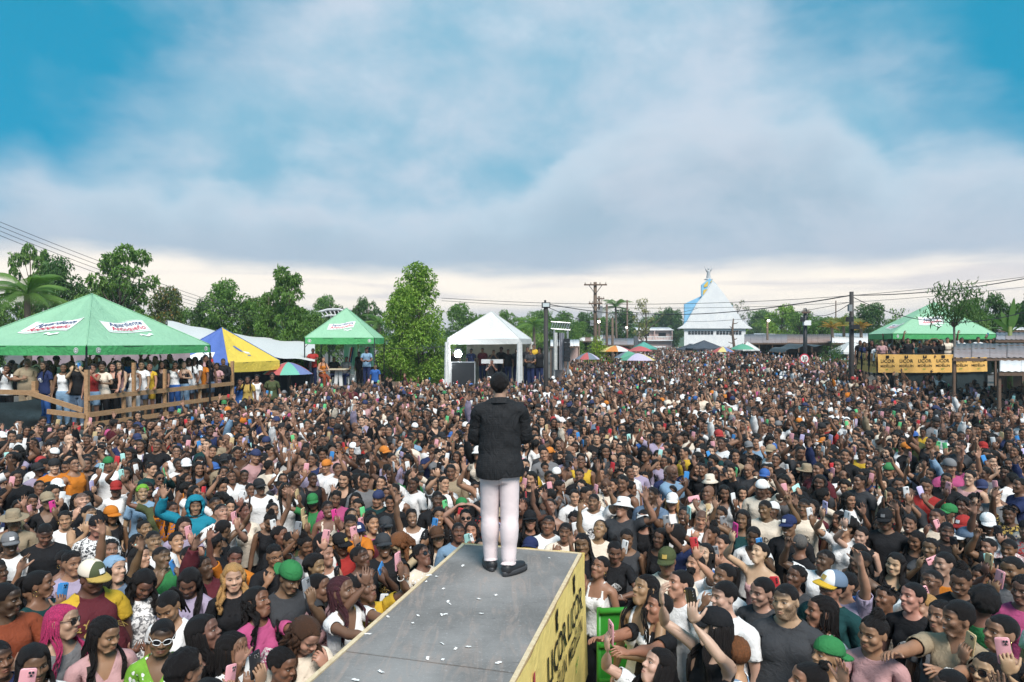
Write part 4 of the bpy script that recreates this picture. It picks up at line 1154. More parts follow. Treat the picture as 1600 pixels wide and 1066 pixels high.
for k in range(9):
    b0 = .60 + k * .80
    mp = lambda x, y: bmap(b0 - x, .48 - y, .012)
    if k == 2:       # pictured bottle panel between the lettering
        q = MB(); q.raw([mp(x, y) for x, y in ((-.07, -.40), (.07, -.40), (.08, -.10), (.03, .16), (.025, .36), (-.025, .36), (-.03, .16), (-.08, -.10))], [tuple(range(8))]); q.build('printed_panel', plain('print_rose', (.62, .07, .10), .6), banner)
        q = MB(); q.raw([bmap(b0 - x, .48 - y, .018) for x, y in ((-.05, -.30), (.05, -.30), (.05, -.02), (-.05, -.02))], [(0, 1, 2, 3)]); q.build('printed_label', plain('print_black', (.03, .02, .02), .6), banner); continue
    q = MB()
    for x0, x1, y0, y1 in ((-.055, .055, .30, .46),): q.raw([mp(x, y) for x, y in ((x0 + .02, y0), (x1 - .02, y0), (x1, y0 + .03), (x1, y1), (x0, y1), (x0, y0 + .03))], [tuple(range(6))])
    q.build('printed_emblem', ink, banner)
    q = MB(); q.raw([bmap(b0 - .027 * math.cos(a), .48 - (.385 + .032 * math.sin(a)), .018) for a in np.linspace(0, 6.0, 9)], [tuple(range(9))]); q.build('printed_emblem', yb, banner)
    lettering('LICOR', .31, mp, ink, banner, .014, 0, at2=(0, .13), sx=.85)
    lettering('DE', .07, mp, ink, banner, .004, 0, at2=(0, -.015))
    lettering('MEDELLÍN', .20, mp, ink, banner, .010, 0, at2=(0, -.11), sx=.80)
    lettering('29°', .12, mp, plain('print_green', (.14, .42, .05), .6), banner, .006, 0, at2=(0, -.33))
adopt(banner, bmap(3, 1.2)); tag(banner, 'yellow cloth banner printed LICOR DE MEDELLÍN hung along the runway edge', 'banner')
# scraps of paper on the deck
pw = plain('paper_white', (.82, .80, .78), .9, 0, .1, .1, 30)
def deck_px(px, py): D = (CAM_Z - DECK) * FPX / (py - 533); return ((px - 800) / FPX * D, D)
SC = [(723, 885), (682, 902), (670, 900), (693, 921), (666, 910), (748, 937), (700, 941), (703, 945), (775, 931), (696, 961), (690, 962), (752, 960), (653, 963), (606, 965), (645, 975), (691, 1007), (712, 1015), (732, 1012), (692, 1032), (668, 1030), (595, 1051), (858, 873), (575, 992), (556, 1064), (779, 1037), (640, 1012), (725, 980), (760, 900), (612, 1030), (668, 897)]
for i, (px, py) in enumerate(SC[:25]):
    x, y = deck_px(px, py); r = random.Random(i); w, h = r.uniform(.010, .024), r.uniform(.005, .011); a = r.uniform(0, 3.1); q = MB()
    def sp(u, v): X, Y = (u - .5) * 2 * w * (1 + .3 * math.sin(v * 5 + i)), (v - .5) * 2 * h; return (x + X * math.cos(a) - Y * math.sin(a), y + X * math.sin(a) + Y * math.cos(a), DECK + .0055 + .003 * math.sin(u * 4 + i) ** 2 + .002 * v)
    q.slab(sp, 4, 2, .0012)
    tag(q.build('paper_scrap', pw), 'torn scrap of white paper lying on the grey runway', 'paper', 'paper scraps on the runway')

# green steel crowd barrier beside the runway end
gm = plain('green_paint', (.035, .27, .028), .42, 0, .5, .30, 3, .15, 18)
bar = empty('crowd_barrier'); c0, c1 = np.array([.80, 6.32]), np.array([1.62, 6.42]); dd = (c1 - c0); nn = np.array([dd[1], -dd[0]]) / np.linalg.norm(dd)
bx = lambda u, o, z: (c0[0] + dd[0] * u + nn[0] * o, c0[1] + dd[1] * u + nn[1] * o, z)
s = MB(); s.grid(lambda u, v: bx(u, .02 + .004 * math.sin(u * 9), .30 + 1.04 * v), 8, 6); s.build('sheet', gm, bar)
for z in (.42, .70, 1.02, 1.34):
    s = MB(); s.tube([bx(0, .03, z), bx(1, .03, z)], .022 if z < 1.3 else .030, 8); s.build('rail', gm, bar, True)
for u in (.01, .99): s = MB(); s.tube([bx(u, 0, 0), bx(u, 0, 1.36)], .025, 8); s.build('post', gm, bar, True)
adopt(bar, bx(.5, 0, 0)); tag(bar, 'bright green sheet steel crowd barrier beside the runway end', 'barrier')
# green plastic chair lying tipped below the barrier
ch = empty('plastic_chair'); cm = plain('green_plastic', (.06, .42, .10), .35, 0, .5, .1); cb = Vector((.62, 4.72, .0))
pt = lambda x, y, z: tuple(cb + Vector((x, y, z)))
s = MB(); s.tube([pt(-.05, .0, .52), pt(.02, .10, .66), pt(.14, .18, .74), pt(.30, .22, .74), pt(.42, .18, .66), pt(.48, .08, .52)], .035, 8); s.build('backrest', cm, ch, True)
s = MB(); s.slab(lambda u, v: pt(-.03 + .46 * u, -.32 + .42 * v, .44 + .02 * math.cos(u * 6.28)), 8, 4, .03); s.build('seat', cm, ch, True)
for x in (-.02, .42):
    for y in (-.30, .08): s = MB(); s.tube([pt(x, y, .45), pt(x * 1.15 - .03, y * 1.1, 0)], .022, 6); s.build('leg', cm, ch, True)
adopt(ch, cb); tag(ch, 'light green moulded plastic chair standing against the runway banner', 'chair')

# ---------------------------------------------------------------- canopies
steel = plain('tent_steel', (.035, .038, .042), .45, .7)
def canopy(name, corners, apex, val, mats, label, base=0.0, posts=(0, 1, 2, 3), sag=.10, group='pop-up canopies', flags=(), seals=(), vm=None, pm=None, cat='canopy'):
    """corners: four eave points in order round the roof; apex point; val = valance height"""
    root = empty(name); A = [Vector(c) for c in corners]; O = Vector(apex); cen = sum(A, Vector()) / 4
    vm = vm or mats
    for i in range(4):
        P, Q = A[i], A[(i + 1) % 4]; L = (Q - P).length; nrm = (Q - P).cross(O - P).normalized()
        if nrm.z < 0: nrm = -nrm
        H = (O - (P + Q) / 2).length; out = ((P + Q) / 2 - cen); out.z = 0; out.normalize()
        def surf(s_, t_, off=0.0, P=P, Q=Q, nrm=nrm, i=i):
            w = math.sin(math.pi * min(max(t_, 0), 1)) * math.sin(math.pi * min(max(s_, 0), 1))
            return tuple(P.lerp(Q, s_).lerp(O, t_) - nrm * (sag * w * (1 - .5 * t_) - off + .022 * math.sin(s_ * 13 + i + t_ * 3) * w))
        g = MB(); g.grid(lambda u, v: surf(u, v * .995), 14, 14); pan = g.build('roof_panel', mats[i % len(mats)], root, True)
        g = MB(); g.tube([tuple(P.lerp(O, k / 8) + Vector((0, 0, .012))) for k in range(9)], .016, 5); g.build('hip_seam', mats[i % len(mats)], root, True)
        def vs(u, v, off=0.0, P=P, Q=Q, out=out, i=i):
            p = P.lerp(Q, u); d = .012 * math.sin(u * 14 + i * 2) * v
            return tuple(p + out * (.012 + d + off) - Vector((0, 0, val * v * (1 + .10 * math.sin(u * 3.1)))))
        g = MB(); g.grid(lambda u, v: vs(u, v), 20, 3); va = g.build('valance', vm[i % len(vm)], root, True)
        mp = lambda x, y, off=.015, L=L, H=H, surf=surf: surf(.5 + x / (L * max(.05, 1 - y / H)), y / H, off)
        for fl in flags:
            if fl[0] == i: fl[1](mp, pan, L, H, root)
        for (j, u) in seals:
            if j == i:
                for rr, mm, of in ((.075, 'print_white', .006), (.060, 'print_deep', .009), (.046, 'print_white', .012)):
                    q = MB(); q.raw([vs(u + rr * math.cos(a) / L, .5 + rr * math.sin(a) / val, of) for a in np.linspace(0, 2 * math.pi, 17)[:-1]], [tuple(range(16))]); q.build('printed_seal', MATS[mm], va)
                lettering('29A', .055, lambda x, y, u=u: vs(u + x / L, .5 - y / val, .015), MATS['print_deep'], va, .004)
    for i in posts:
        p = A[i]; g = MB(); g.tube([(p.x, p.y, base), (p.x, p.y, p.z - .02)], .028, 6); g.build('post', pm or steel, root)
        c = (cen - p); c.z = 0; c.normalize(); g = MB(); g.tube([(p.x, p.y, p.z - .45), tuple(p + c * .40 - Vector((0, 0, .06)))], .012, 5); g.build('brace', pm or steel, root)
    for i in range(4):
        g = MB(); g.tube([tuple(A[i] - Vector((0, 0, .03))), tuple(A[(i + 1) % 4] - Vector((0, 0, .03)))], .014, 5); g.build('eave_bar', pm or steel, root)
    adopt(root, (cen.x, cen.y, base)); tag(root, label, cat, group)
    return root
plain('print_white', (.80, .80, .78), .6, 0, .3, .05); plain('print_deep', (.02, .10, .05), .6, 0, .3, 0); plain('print_navy', (.03, .05, .16), .6, 0, .3, 0); plain('print_red', (.55, .03, .07), .6, 0, .3, 0)
def liquor_flag(cx=0.0, cy=.80, w=1.25, h=.46, rot=0.10, k=1.0):
    def draw(mp, pan, L, H, root):
        c, q = math.cos(rot), math.sin(rot)
        W = lambda x, y: mp(cx + x * c - y * q, cy + x * q + y * c)
        wv = lambda u: .05 * k * math.sin((u - .5) * 5.0)
        g = MB(); g.grid(lambda u, v: W((u - .5) * w * k + .10 * k * (v - .5), (v - .5) * h * k + wv(u)), 14, 4); g.build('printed_flag', MATS['print_white'], pan)
        W2 = lambda x, y: mp(cx + x * c - y * q, cy + x * q + y * c, .024)
        sl = lambda x, y: W2(x, y + wv(x / (w * k) + .5))
        lettering('Aguardiente', .20 * k, sl, MATS['print_navy'], pan, .012, .25, at2=(.05 * k, .095 * k))
        lettering('Antioqueño', .215 * k, sl, MATS['print_red'], pan, .014, .25, at2=(0, -.075 * k))
        for v in (-.42, .43):
            g = MB(); g.grid(lambda u, a: W2((u - .5) * w * k * .98 + .10 * k * v, v * h * k + wv(u) + a * .018 * k), 14, 1); g.build('printed_stripe', MATS['tent_green'], pan)
        g = MB(); g.grid(lambda u, v: W2(.30 * k + (u - .5) * .36 * k, -.34 * k + (v - .5) * .07 * k + .03 * k * math.sin(u * 9)), 8, 2); g.build('printed_tagline', MATS['print_white'], pan)
    return draw
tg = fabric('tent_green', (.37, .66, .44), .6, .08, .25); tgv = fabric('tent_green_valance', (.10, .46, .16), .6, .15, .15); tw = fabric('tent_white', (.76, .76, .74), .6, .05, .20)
ty = fabric('tent_yellow', (.90, .66, .10), .6, .10, .2); tb = fabric('tent_blue', (.12, .20, .56), .6, .10, .2); tk = fabric('tent_charcoal', (.07, .08, .10), .6, .2)
PL = 1.58
FC, RC, LC = at(135, 540, 17.6), at(328, 541, 22.0), at(-72, 541, 18.8)
for v_ in (FC, RC, LC): v_.z = 3.71
BC = LC + RC - FC
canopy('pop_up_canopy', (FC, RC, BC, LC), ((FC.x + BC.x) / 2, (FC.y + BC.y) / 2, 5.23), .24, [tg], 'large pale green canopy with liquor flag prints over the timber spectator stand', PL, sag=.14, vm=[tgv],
       flags=((0, liquor_flag(-.1, 1.08, 1.25, .46, .02, 1.3)), (3, liquor_flag(.05, 1.08, 1.25, .46, .02, 1.3))), seals=((0, .075), (0, .955), (3, .93)))
# blue, white and yellow canopy
c0, c1 = at(357, 566, 25.5), at(437, 567, 28.5); e = (c1 - c0); e.z = 0; n_ = Vector((-e.y, e.x, 0)).normalized() * e.length
c0.z = c1.z = 3.02
def rocket(mp, pan, L, H, root):
    for pts, mm in ((((-.42, .95), (-.30, .99), (-.05, .72), (-.10, .62), (-.30, .72)), 'tent_blue'), (((-.05, .70), (.20, .62), (.24, .52), (.0, .55)), 'print_white'), (((-.02, .45), (.15, .44), (.15, .38), (-.02, .39)), 'tent_blue')):
        g = MB(); g.raw([mp(x, y) for x, y in pts], [tuple(range(len(pts)))]); g.build('printed_emblem', MATS[mm], pan)
def whitecut(mp, pan, L, H, root):
    g = MB(); g.raw([mp(x, y) for x, y in ((-.9, .02), (.75, .02), (.55, .62), (-.25, .62))], [(0, 1, 2, 3)]); g.build('printed_panel', MATS['print_white'], pan)
canopy('pop_up_canopy', (c0, c1, c1 + n_, c0 + n_), (*((c0 + c1 + n_) / 2 + Vector((0, 0, 0)))[:2], 4.02) if False else ((c0.x + c1.x + n_.x) / 2, (c0.y + c1.y + n_.y) / 2, 4.36), .36, [ty, tb, ty, tb], 'yellow and blue canopy with rocket emblem beside the spectator stand', 0, sag=.08, flags=((0, rocket), (3, whitecut)), vm=[ty, tb, ty, tb])
# second green canopy
P2 = 1.83
q0, q1, q2 = at(476, 527.5, 30), at(585, 527.5, 30.4), at(600, 528, 33.6); q3 = q0 + q2 - q1
for q in (q0, q1, q2, q3): q.z = 3.98
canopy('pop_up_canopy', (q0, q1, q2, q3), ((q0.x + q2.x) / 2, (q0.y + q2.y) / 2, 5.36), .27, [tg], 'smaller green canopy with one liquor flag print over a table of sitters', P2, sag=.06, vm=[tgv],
       flags=((0, liquor_flag(-.05, .85, 1.2, .46, .10, .95)),), seals=((0, .07), (0, .93)))
# white canopy of the sound desk
w0, w1, w2 = at(699, 534, 31), at(812, 534, 31), at(830, 532, 35); w3 = w0 + w2 - w1
for w in (w0, w1, w2, w3): w.z = 3.94
WT = canopy('pop_up_canopy', (w0, w1, w2, w3), ((w0.x + w2.x) / 2, (w0.y + w2.y) / 2, 5.26), .24, [tw], 'plain white canopy sheltering the sound desk and its operators', 0, sag=.10, pm=plain('white_steel', (.7, .7, .7), .4, .2))
for p, nm in ((w0, 0), (w1, 1), (w2, 2)):
    g = MB()
    g.grid(lambda u, v: (p.x + (.10 + .05 * (1 - v)) * math.cos(u * 6.28) * (1 + .25 * math.sin(u * 31)), p.y + .10 * math.sin(u * 6.28) * (1 + .25 * math.sin(u * 31)), .6 + (p.z - .75) * v), 40, 6)
    dr = g.build('drape', tw, WT, True); dr.matrix_parent_inverse = Matrix.Translation(-WT.location)
g = MB(); g.grid(lambda u, v: (w3.x + (w2.x - w3.x) * u, w3.y + (w2.y - w3.y) * u + .03 * math.sin(u * 40) - .2, 1.0 + 2.85 * v), 60, 2); bk = g.build('back_wall', fabric('tent_backcloth', (.42, .38, .30), .8, .2), WT, True); bk.matrix_parent_inverse = Matrix.Translation(-WT.location)
# right-hand green canopy
P3 = 2.23
r0, r1, r2 = at(1357, 523, 34.2), at(1394, 525, 30.4), at(1556, 519.5, 33.0); r3 = r0 + r2 - r1
for q in (r0, r1, r2, r3): q.z = 4.17
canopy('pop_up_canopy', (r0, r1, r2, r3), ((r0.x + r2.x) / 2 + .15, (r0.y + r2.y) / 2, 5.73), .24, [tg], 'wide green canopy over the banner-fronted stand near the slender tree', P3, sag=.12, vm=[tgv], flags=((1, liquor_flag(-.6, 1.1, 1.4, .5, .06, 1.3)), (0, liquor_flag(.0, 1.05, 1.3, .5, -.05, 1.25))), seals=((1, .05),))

# ---------------------------------------------------------------- spectator stands
def stand_floor(root, pts, z, mat='old_board'):
    P = [Vector((p[0], p[1], 0)) for p in pts]; a, b, c, d = P; n = max(3, int((b - a).length / .24))
    for i in range(n):
        u0, u1 = i / n + .01 / n, (i + 1) / n - .03 / n; g = MB()
        g.slab(lambda u, v: tuple(a.lerp(b, u0 + (u1 - u0) * u).lerp(d.lerp(c, u0 + (u1 - u0) * u), v) + Vector((0, 0, z - .004 * (i % 3)))), 1, 1, .035); g.build('plank', MATS[mat], root)
st = empty('spectator_stand'); sw = MATS['sawn_timber']
stand_floor(st, [(-10.8, 17.5), (-9.3, 23.8), (-14.0, 24.6), (-17.2, 19.2)], PL)
A0, A1 = at(136, 0, 17.3), at(363, 0, 23.4); L0 = at(-60, 0, 18.6)
for v_ in (A0, A1, L0): v_.z = 0
def rail(a, b, z0, z1, root, w=.04, h=.125): g = MB(); g.beam((a.x, a.y, z0), (b.x, b.y, z1), w, h); g.build('rail', sw, root)
def post(p, z0, z1, root, w=.10): g = MB(); g.beam((p.x, p.y, z0), (p.x, p.y, z1), w, w); g.build('post', sw, root)
off = Vector((.06, -.03, 0))
rail(A0 + off, A1 + off, 2.38, 2.38, st); rail(A0 + off, A1 + off, 1.96, 1.94, st); rail(A0 + off + Vector((0, 0, 0)), A0.lerp(A1, .55) + off, 1.70, 1.68, st)
for u, z in ((0, 3.10), (.20, 2.46), (.26, 3.23), (.46, 3.0), (.72, 2.48), (1.0, 3.14)): post(A0.lerp(A1, u), .1, z, st, .08 if u not in (0, 1) else .095)
LL = A0.lerp(L0, .36); rail(LL + Vector((.0, -.06, 0)), L0, 2.48, 2.48, st); rail(LL + Vector((-.2, -.07, 0)), A0.lerp(L0, .02) + Vector((0, -.07, 0)), 2.48, 2.08, st); rail(A0.lerp(L0, .28) + Vector((0, -.10, 0)), A0 + Vector((0, -.10, 0)), 2.02, 1.94, st)
for u, z in ((.40, 2.78), (.8, 2.73)): post(A0.lerp(L0, u), .1, z, st)
tarp = fabric('black_tarp', (.030, .042, .045), .45, .2)
g = MB(); g.grid(lambda u, v: tuple(A0.lerp(L0, .33 + .75 * u) + Vector((.02, -.12 - .05 * math.sin(v * 9 + u * 14) * v, 2.36 - (.85 * v) * (1 - .25 * math.cos(u * 7)) - .16 * math.sin(math.pi * u)))), 40, 14); g.build('tarpaulin', tarp, st, True)
g = MB(); g.grid(lambda u, v: tuple(A0.lerp(A1, u) + Vector((-.05 - .03 * math.sin(u * 60), .0, PL - .06 - 1.3 * v))), 60, 2); g.build('skirt', tarp, st, True)
g = MB(); g.grid(lambda u, v: tuple(Vector((-17.0 + 5.6 * u, 24.2 + .04 * math.sin(u * 50), PL + 1.9 * v))), 60, 2); g.build('back_cloth', fabric('mauve_cloth', (.34, .27, .30), .8, .2), st, True)
adopt(st, (-13, 20, 0)); tag(st, 'raw timber spectator stand with plank rails and black tarpaulin under the large green canopy', 'stand')

s2 = empty('raised_platform'); stand_floor(s2, [(q0.x - .3, q0.y - .3), (q1.x + 1.2, q1.y - .3), (q2.x + .8, q2.y + .2), (q3.x - .3, q3.y + .2)], P2)
g = MB(); g.grid(lambda u, v: (q0.x - .3 + (q1.x + 1.5 - q0.x) * u, q0.y - .28 + .02 * math.sin(u * 40), P2 - .05 - 1.45 * v), 40, 2); g.build('skirt', tarp, s2, True)
for (x0, x1) in ((.38, .60), (.62, .86)):     # green flags hung at the back
    a, b = q3.lerp(q2, x0), q3.lerp(q2, x1)
    g = MB(); g.grid(lambda u, v: (a.x + (b.x - a.x) * u, a.y - .25 + .05 * math.sin(u * 12), 3.70 - 1.25 * v * (1 - .12 * u)), 16, 6); fl = g.build('hanging_flag', tg, s2, True)
    for k, mm in enumerate(('print_white', 'print_red', 'print_navy')):
        g = MB(); g.grid(lambda u, v: (a.x + (b.x - a.x) * (.22 + .12 * k + .10 * u + .22 * (1 - v)), a.y - .34 + .01 * k, 3.53 - .85 * v), 2, 6); g.build('printed_band', MATS[mm], fl)
adopt(s2, (q0.x, q0.y, 0)); tag(s2, 'low dark skirted platform carrying the smaller green canopy', 'platform')

s3 = empty('banner_stand'); stand_floor(s3, [(r1.x - .2, r1.y - .2), (r2.x, r2.y - .2), (r2.x - 1, r2.y + 3), (r0.x - .2, r0.y)], P3)
bL, bF, bR = at(1340, 0, 33.8), at(1371, 0, 29.6), at(1542, 0, 30.8)
for w in (bL, bF, bR): w.z = 0
yb2 = fabric('banner_amber', (.84, .50, .15), .7, .14)
def stand_banner(a, b, n, z1, z0):
    d = b - a; L = d.length; nr = Vector((d.y, -d.x, 0)).normalized()
    f = lambda x, z, off=0.0: tuple(a + d * (x / L) + nr * (.02 + off + .02 * math.sin(x * 7 + z * 3) + .012 * math.sin(x * 19)) + Vector((0, 0, z)))
    g = MB(); g.grid(lambda u, v: f(u * L, z1 - .03 * math.sin(u * 3.1) - (z1 - z0) * v), 60, 8); bn = g.build('banner_cloth', yb2, s3, True)
    for k in range(n):
        xc = L * (k + .5) / n; zc = (z0 + z1) / 2; s_ = min(1.15, L / n / .75)
        mp = lambda x, y: f(xc + x, zc + y, .012)
        g = MB(); g.raw([mp(x * s_, y) for x, y in ((-.05, .20), (.05, .20), (.075, .24), (.075, .34), (-.075, .34), (-.075, .24))], [tuple(range(6))]); g.build('printed_emblem', ink, bn)
        lettering('LICOR', .21, mp, ink, bn, .012, 0, at2=(0, .09), sx=.95 * s_); lettering('DE', .06, mp, ink, bn, .004, at2=(0, -.035), sx=s_)
        lettering('MEDELLÍN', .145, mp, ink, bn, .008, 0, at2=(0, -.125), sx=.95 * s_); lettering('29°', .10, mp, MATS['print_green'], bn, .010, at2=(0, -.275), sx=s_)
    for z in (z1 + .02,):
        g = MB(); g.tube([tuple(a + Vector((0, 0, z))), tuple(b + Vector((0, 0, z)))], .02, 6); g.build('rail', steel, s3)
stand_banner(bL, bF, 4, 3.30, 2.44); stand_banner(bF, bR, 6, 3.26, 2.46)
for w in (bL, bF, bR, bF.lerp(bR, .5)): g = MB(); g.tube([(w.x, w.y + .04, 0), (w.x, w.y + .04, 3.15)], .025, 6); g.build('post', steel, s3)
g = MB(); g.grid(lambda u, v: tuple(bF.lerp(bR, u) + Vector((0, .1, 2.48 - 2.46 * v))), 10, 2); g.build('skirt', tarp, s3)
g = MB(); g.grid(lambda u, v: (r3.x + (r2.x - r3.x) * u, r3.y + (r2.y - r3.y) * u + .3, P3 + 1.75 * v), 10, 2); g.build('back_cloth', fabric('dim_cloth', (.16, .15, .15), .8, .2), s3)
adopt(s3, (bF.x, bF.y, 0)); tag(s3, 'raised stand fronted by an amber banner repeating LICOR DE MEDELLÍN', 'stand')
# raised kerb between the stage and the square, hidden under the front rows
for x0, x1 in ((-6.5, -1.45), (1.5, 6.5)):
    g = MB(); g.box(((x0 + x1) / 2, 4.3, .133), (x1 - x0, 2.95, .266)); tag(g.build('kerb', plain('kerb_concrete', (.30, .29, .27), .9)), 'low concrete step along the stage front', kind='structure')
# ---------------------------------------------------------------- buildings, poles, roofs
def rmat(name, c1, c2, rough=.6):
    m, t, p = material(name); co = t.node('ShaderNodeTexCoord').outputs['Object']; n = t.noise(co, 1.2, 5, .65); f = t.noise(co, 9, 4)
    t.put(p.inputs['Base Color'], t.mix(t.mul(.5 if sum(c1) < 1.4 else .16, f), t.mix(t.ss(.35, .65, n), (*c1, 1), (*c2, 1)), (.18, .10, .06, 1))); p.inputs['Roughness'].default_value = rough; p.inputs['Specular IOR Level'].default_value = .4; return m
rmat('zinc_pale', (.68, .68, .68), (.58, .57, .57)); rmat('zinc_grey', (.26, .25, .27), (.20, .18, .19)); rmat('zinc_rust', (.22, .14, .12), (.28, .22, .20)); rmat('zinc_blue', (.20, .24, .30), (.26, .27, .30))
wallw = rmat('church_white', (.86, .86, .85), (.78, .79, .80), .8); wallb = rmat('church_blue', (.22, .50, .74), (.26, .56, .80), .7); pinkw = rmat('house_pink', (.62, .44, .40), (.55, .40, .37), .8); dim = plain('interior_dark', (.03, .03, .035), .9, 0, .1, .2)
def corrugated(root, a, b, c, d, n, mat, name='roof_sheet', amp=.013, lap=.006):
    """n sheets side by side between eave a-b and ridge d-c"""
    a, b, c, d = (Vector(v) for v in (a, b, c, d))
    for i in range(n):
        u0, u1 = i / n, (i + 1.02) / n; w = (b - a).length / n; k = max(2, int(w / .16)); g = MB()
        r = random.Random(i * 7 + int(a.x * 10)); dz = r.uniform(0, .02) + lap * (i % 2)
        def f(u, v):
            s = u0 + (u1 - u0) * u; p = a.lerp(b, s).lerp(d.lerp(c, s), v); return (p.x, p.y, p.z + dz + amp * math.sin(u * k * 6.283))
        g.slab(f, k * 4, 1, .008); mm = mat[r.randrange(len(mat))] if isinstance(mat, (list, tuple)) else mat
        g.build(name, MATS[mm], root, True)
def shed(name, px0, px1, pyr, pye, D0, D1, mats, label, back=True, n=8, wallmat='old_board', posts=True):
    """a lean-to: low eave in front at D0 (pixel height pye), high edge behind at D1 (pyr)"""
    root = empty(name); a, b = at(px0, pye, D0), at(px1, pye, D0); c, d = at(px1, pyr, D1), at(px0, pyr, D1)
    corrugated(root, a, b, c, d, n, mats)
    if posts:
        for u in np.linspace(.02, .98, max(3, n // 2)):
            p = a.lerp(b, u); q = d.lerp(c, u); g = MB(); g.beam((p.x, p.y + .15, 0), (p.x, p.y + .15, p.z - .03), .08); g.build('post', MATS['old_board'], root)
    if back: g = MB(); g.grid(lambda u, v: tuple(d.lerp(c, u) * 1.0 + Vector((0, -.2, -(d.z - .02) * (1 - v) - .12))), 6, 2); g.build('back_wall', MATS[wallmat], root)
    g = MB(); g.beam(a + Vector((0, .05, -.07)), b + Vector((0, .05, -.07)), .06, .10); g.build('eave_beam', MATS['old_board'], root)
    m = (a + b) / 2; adopt(root, (m.x, m.y, 0)); tag(root, label, 'shed', 'market sheds and roofs round the square'); return root

# church
ch = empty('church'); D = 126.0
def cp(px, py, dd=0.0): return at(px, py, D + dd) if not dd else Vector((*(at(px, py, D).xy), at(px, py, D).z)) + Vector((0, dd, 0))
GZ = lambda v: Vector((v.x, v.y, 0))
L, R = cp(1069, 513), cp(1165, 513); BD = 7
g = MB(); g.raw([GZ(L), GZ(R), R, L, GZ(L) + Vector((BD * .29, BD, 0)), GZ(R) + Vector((BD * .29, BD, 0)), R + Vector((BD * .29, BD, 0)), L + Vector((BD * .29, BD, 0))], [(0, 1, 2, 3), (1, 5, 6, 2), (4, 0, 3, 7), (5, 4, 7, 6)]); g.build('wall', wallw, ch)
# concave sweeping front gable
prof = [(1058, 513.5), (1066, 509), (1072, 503), (1079, 491), (1088, 474), (1101, 459), (1107, 449), (1112, 440)]
pr = [(1175, 513.5), (1166, 508), (1159, 502), (1151, 490), (1140, 474), (1129, 458), (1119, 446), (1112, 440)]
g = MB(); k = len(prof)
F0 = [cp(x, y, -.5) for x, y in prof] + [cp(x, y, -.5) for x, y in pr]; B0 = [v + Vector((0, .45, 0)) for v in F0]; V = F0 + B0; F = []
for i in range(k - 1): F += [(i, k + i, k + i + 1, i + 1), (2 * k + i + 1, 3 * k + i + 1, 3 * k + i, 2 * k + i), (i, i + 1, 2 * k + i + 1, 2 * k + i), (k + i + 1, k + i, 3 * k + i, 3 * k + i + 1)]
g.raw(V, F); g.build('gable', wallw, ch)
for s_, pts in ((0, prof), (1, pr)):      # swept roof behind the gable
    g = MB(); kk = len(pts); P = [cp(x, y + 1.5, 0) for x, y in pts]; Q = [p + Vector((BD * .29, BD, 0)) for p in P]; g.raw(P + Q, [(i, i + 1, kk + i + 1, kk + i) for i in range(kk - 1)]); g.build('roof_slope', MATS['zinc_pale'], ch)
for i, (x0, x1) in enumerate(((1075, 1115), (1119, 1159))):   # two rows of vent blocks each side
    for r_ in (518.6, 521.4):
        for j in range(8):
            xa = x0 + (x1 - x0) * (j + .08) / 8; xb = x0 + (x1 - x0) * (j + .86) / 8
            a, b = cp(xa, r_ - 1.0, -.04), cp(xb, r_ + 1.2, -.04); g = MB(); g.box(((a.x + b.x) / 2, a.y - .02, (a.z + b.z) / 2), (b.x - a.x, .06, abs(a.z - b.z))); g.build('vent_block', dim, ch)
g = MB(); a, b = cp(1076, 537, -.05), cp(1083, 545, -.05); g.box(((a.x + b.x) / 2, a.y, (a.z + b.z) / 2), (b.x - a.x, .08, a.z - b.z)); wn = g.build('window', plain('window_grey', (.30, .33, .36), .3), ch)
g = MB(); g.box(((a.x + b.x) / 2, a.y - .06, (a.z + b.z) / 2), (.06, .05, a.z - b.z)); g.box(((a.x + b.x) / 2, a.y - .065, (a.z + b.z) / 2), (b.x - a.x, .05, .06)); g.build('glazing_bar', dim, wn)
def slabpoly(pts, y0, y1, mat, name, parent):
    g = MB(); n = len(pts); P = [Vector((p.x, D + y0, p.z)) for p in pts] + [Vector((p.x, D + y1, p.z)) for p in pts]
    g.raw(P, [tuple(range(n)), tuple(range(2 * n - 1, n - 1, -1))] + [(i, n + i, n + (i + 1) % n, (i + 1) % n) for i in range(n)]); return g.build(name, mat, parent)
slabpoly([cp(x, y) for x, y in ((1072, 474.5), (1101, 461), (1074, 505), (1072, 506))], 1.2, 1.6, wallb, 'side_wing', ch)
slabpoly([cp(x, y) for x, y in ((1137, 470), (1148, 477), (1149, 481), (1141, 488))], 1.2, 1.6, wallb, 'side_wing', ch)
tw_ = slabpoly([cp(x, y) for x, y in ((1097.5, 463), (1097.5, 445), (1110.5, 434.5), (1122, 445), (1121, 452), (1112, 441), (1099, 464))], .6, 1.0, wallb, 'bell_gable', ch)
amber = plain('amber_glass', (.85, .55, .08), .25, 0, .5, .3, 4)
for pts in (((1101, 446), (1106, 440), (1108, 439), (1107, 447), (1102, 449)), ((1111.5, 440), (1113, 438), (1117, 442), (1113.5, 446)), ((1099.5, 461), (1100.5, 453), (1106.5, 451), (1105, 454))):
    slabpoly([cp(x, y) for x, y in pts], .50, .62, amber, 'stained_pane', ch)
m = cp(1112, 513); adopt(ch, (m.x, D, 0)); tag(ch, 'white village church with swept gable, sky-blue bell gable and amber panes', 'church')
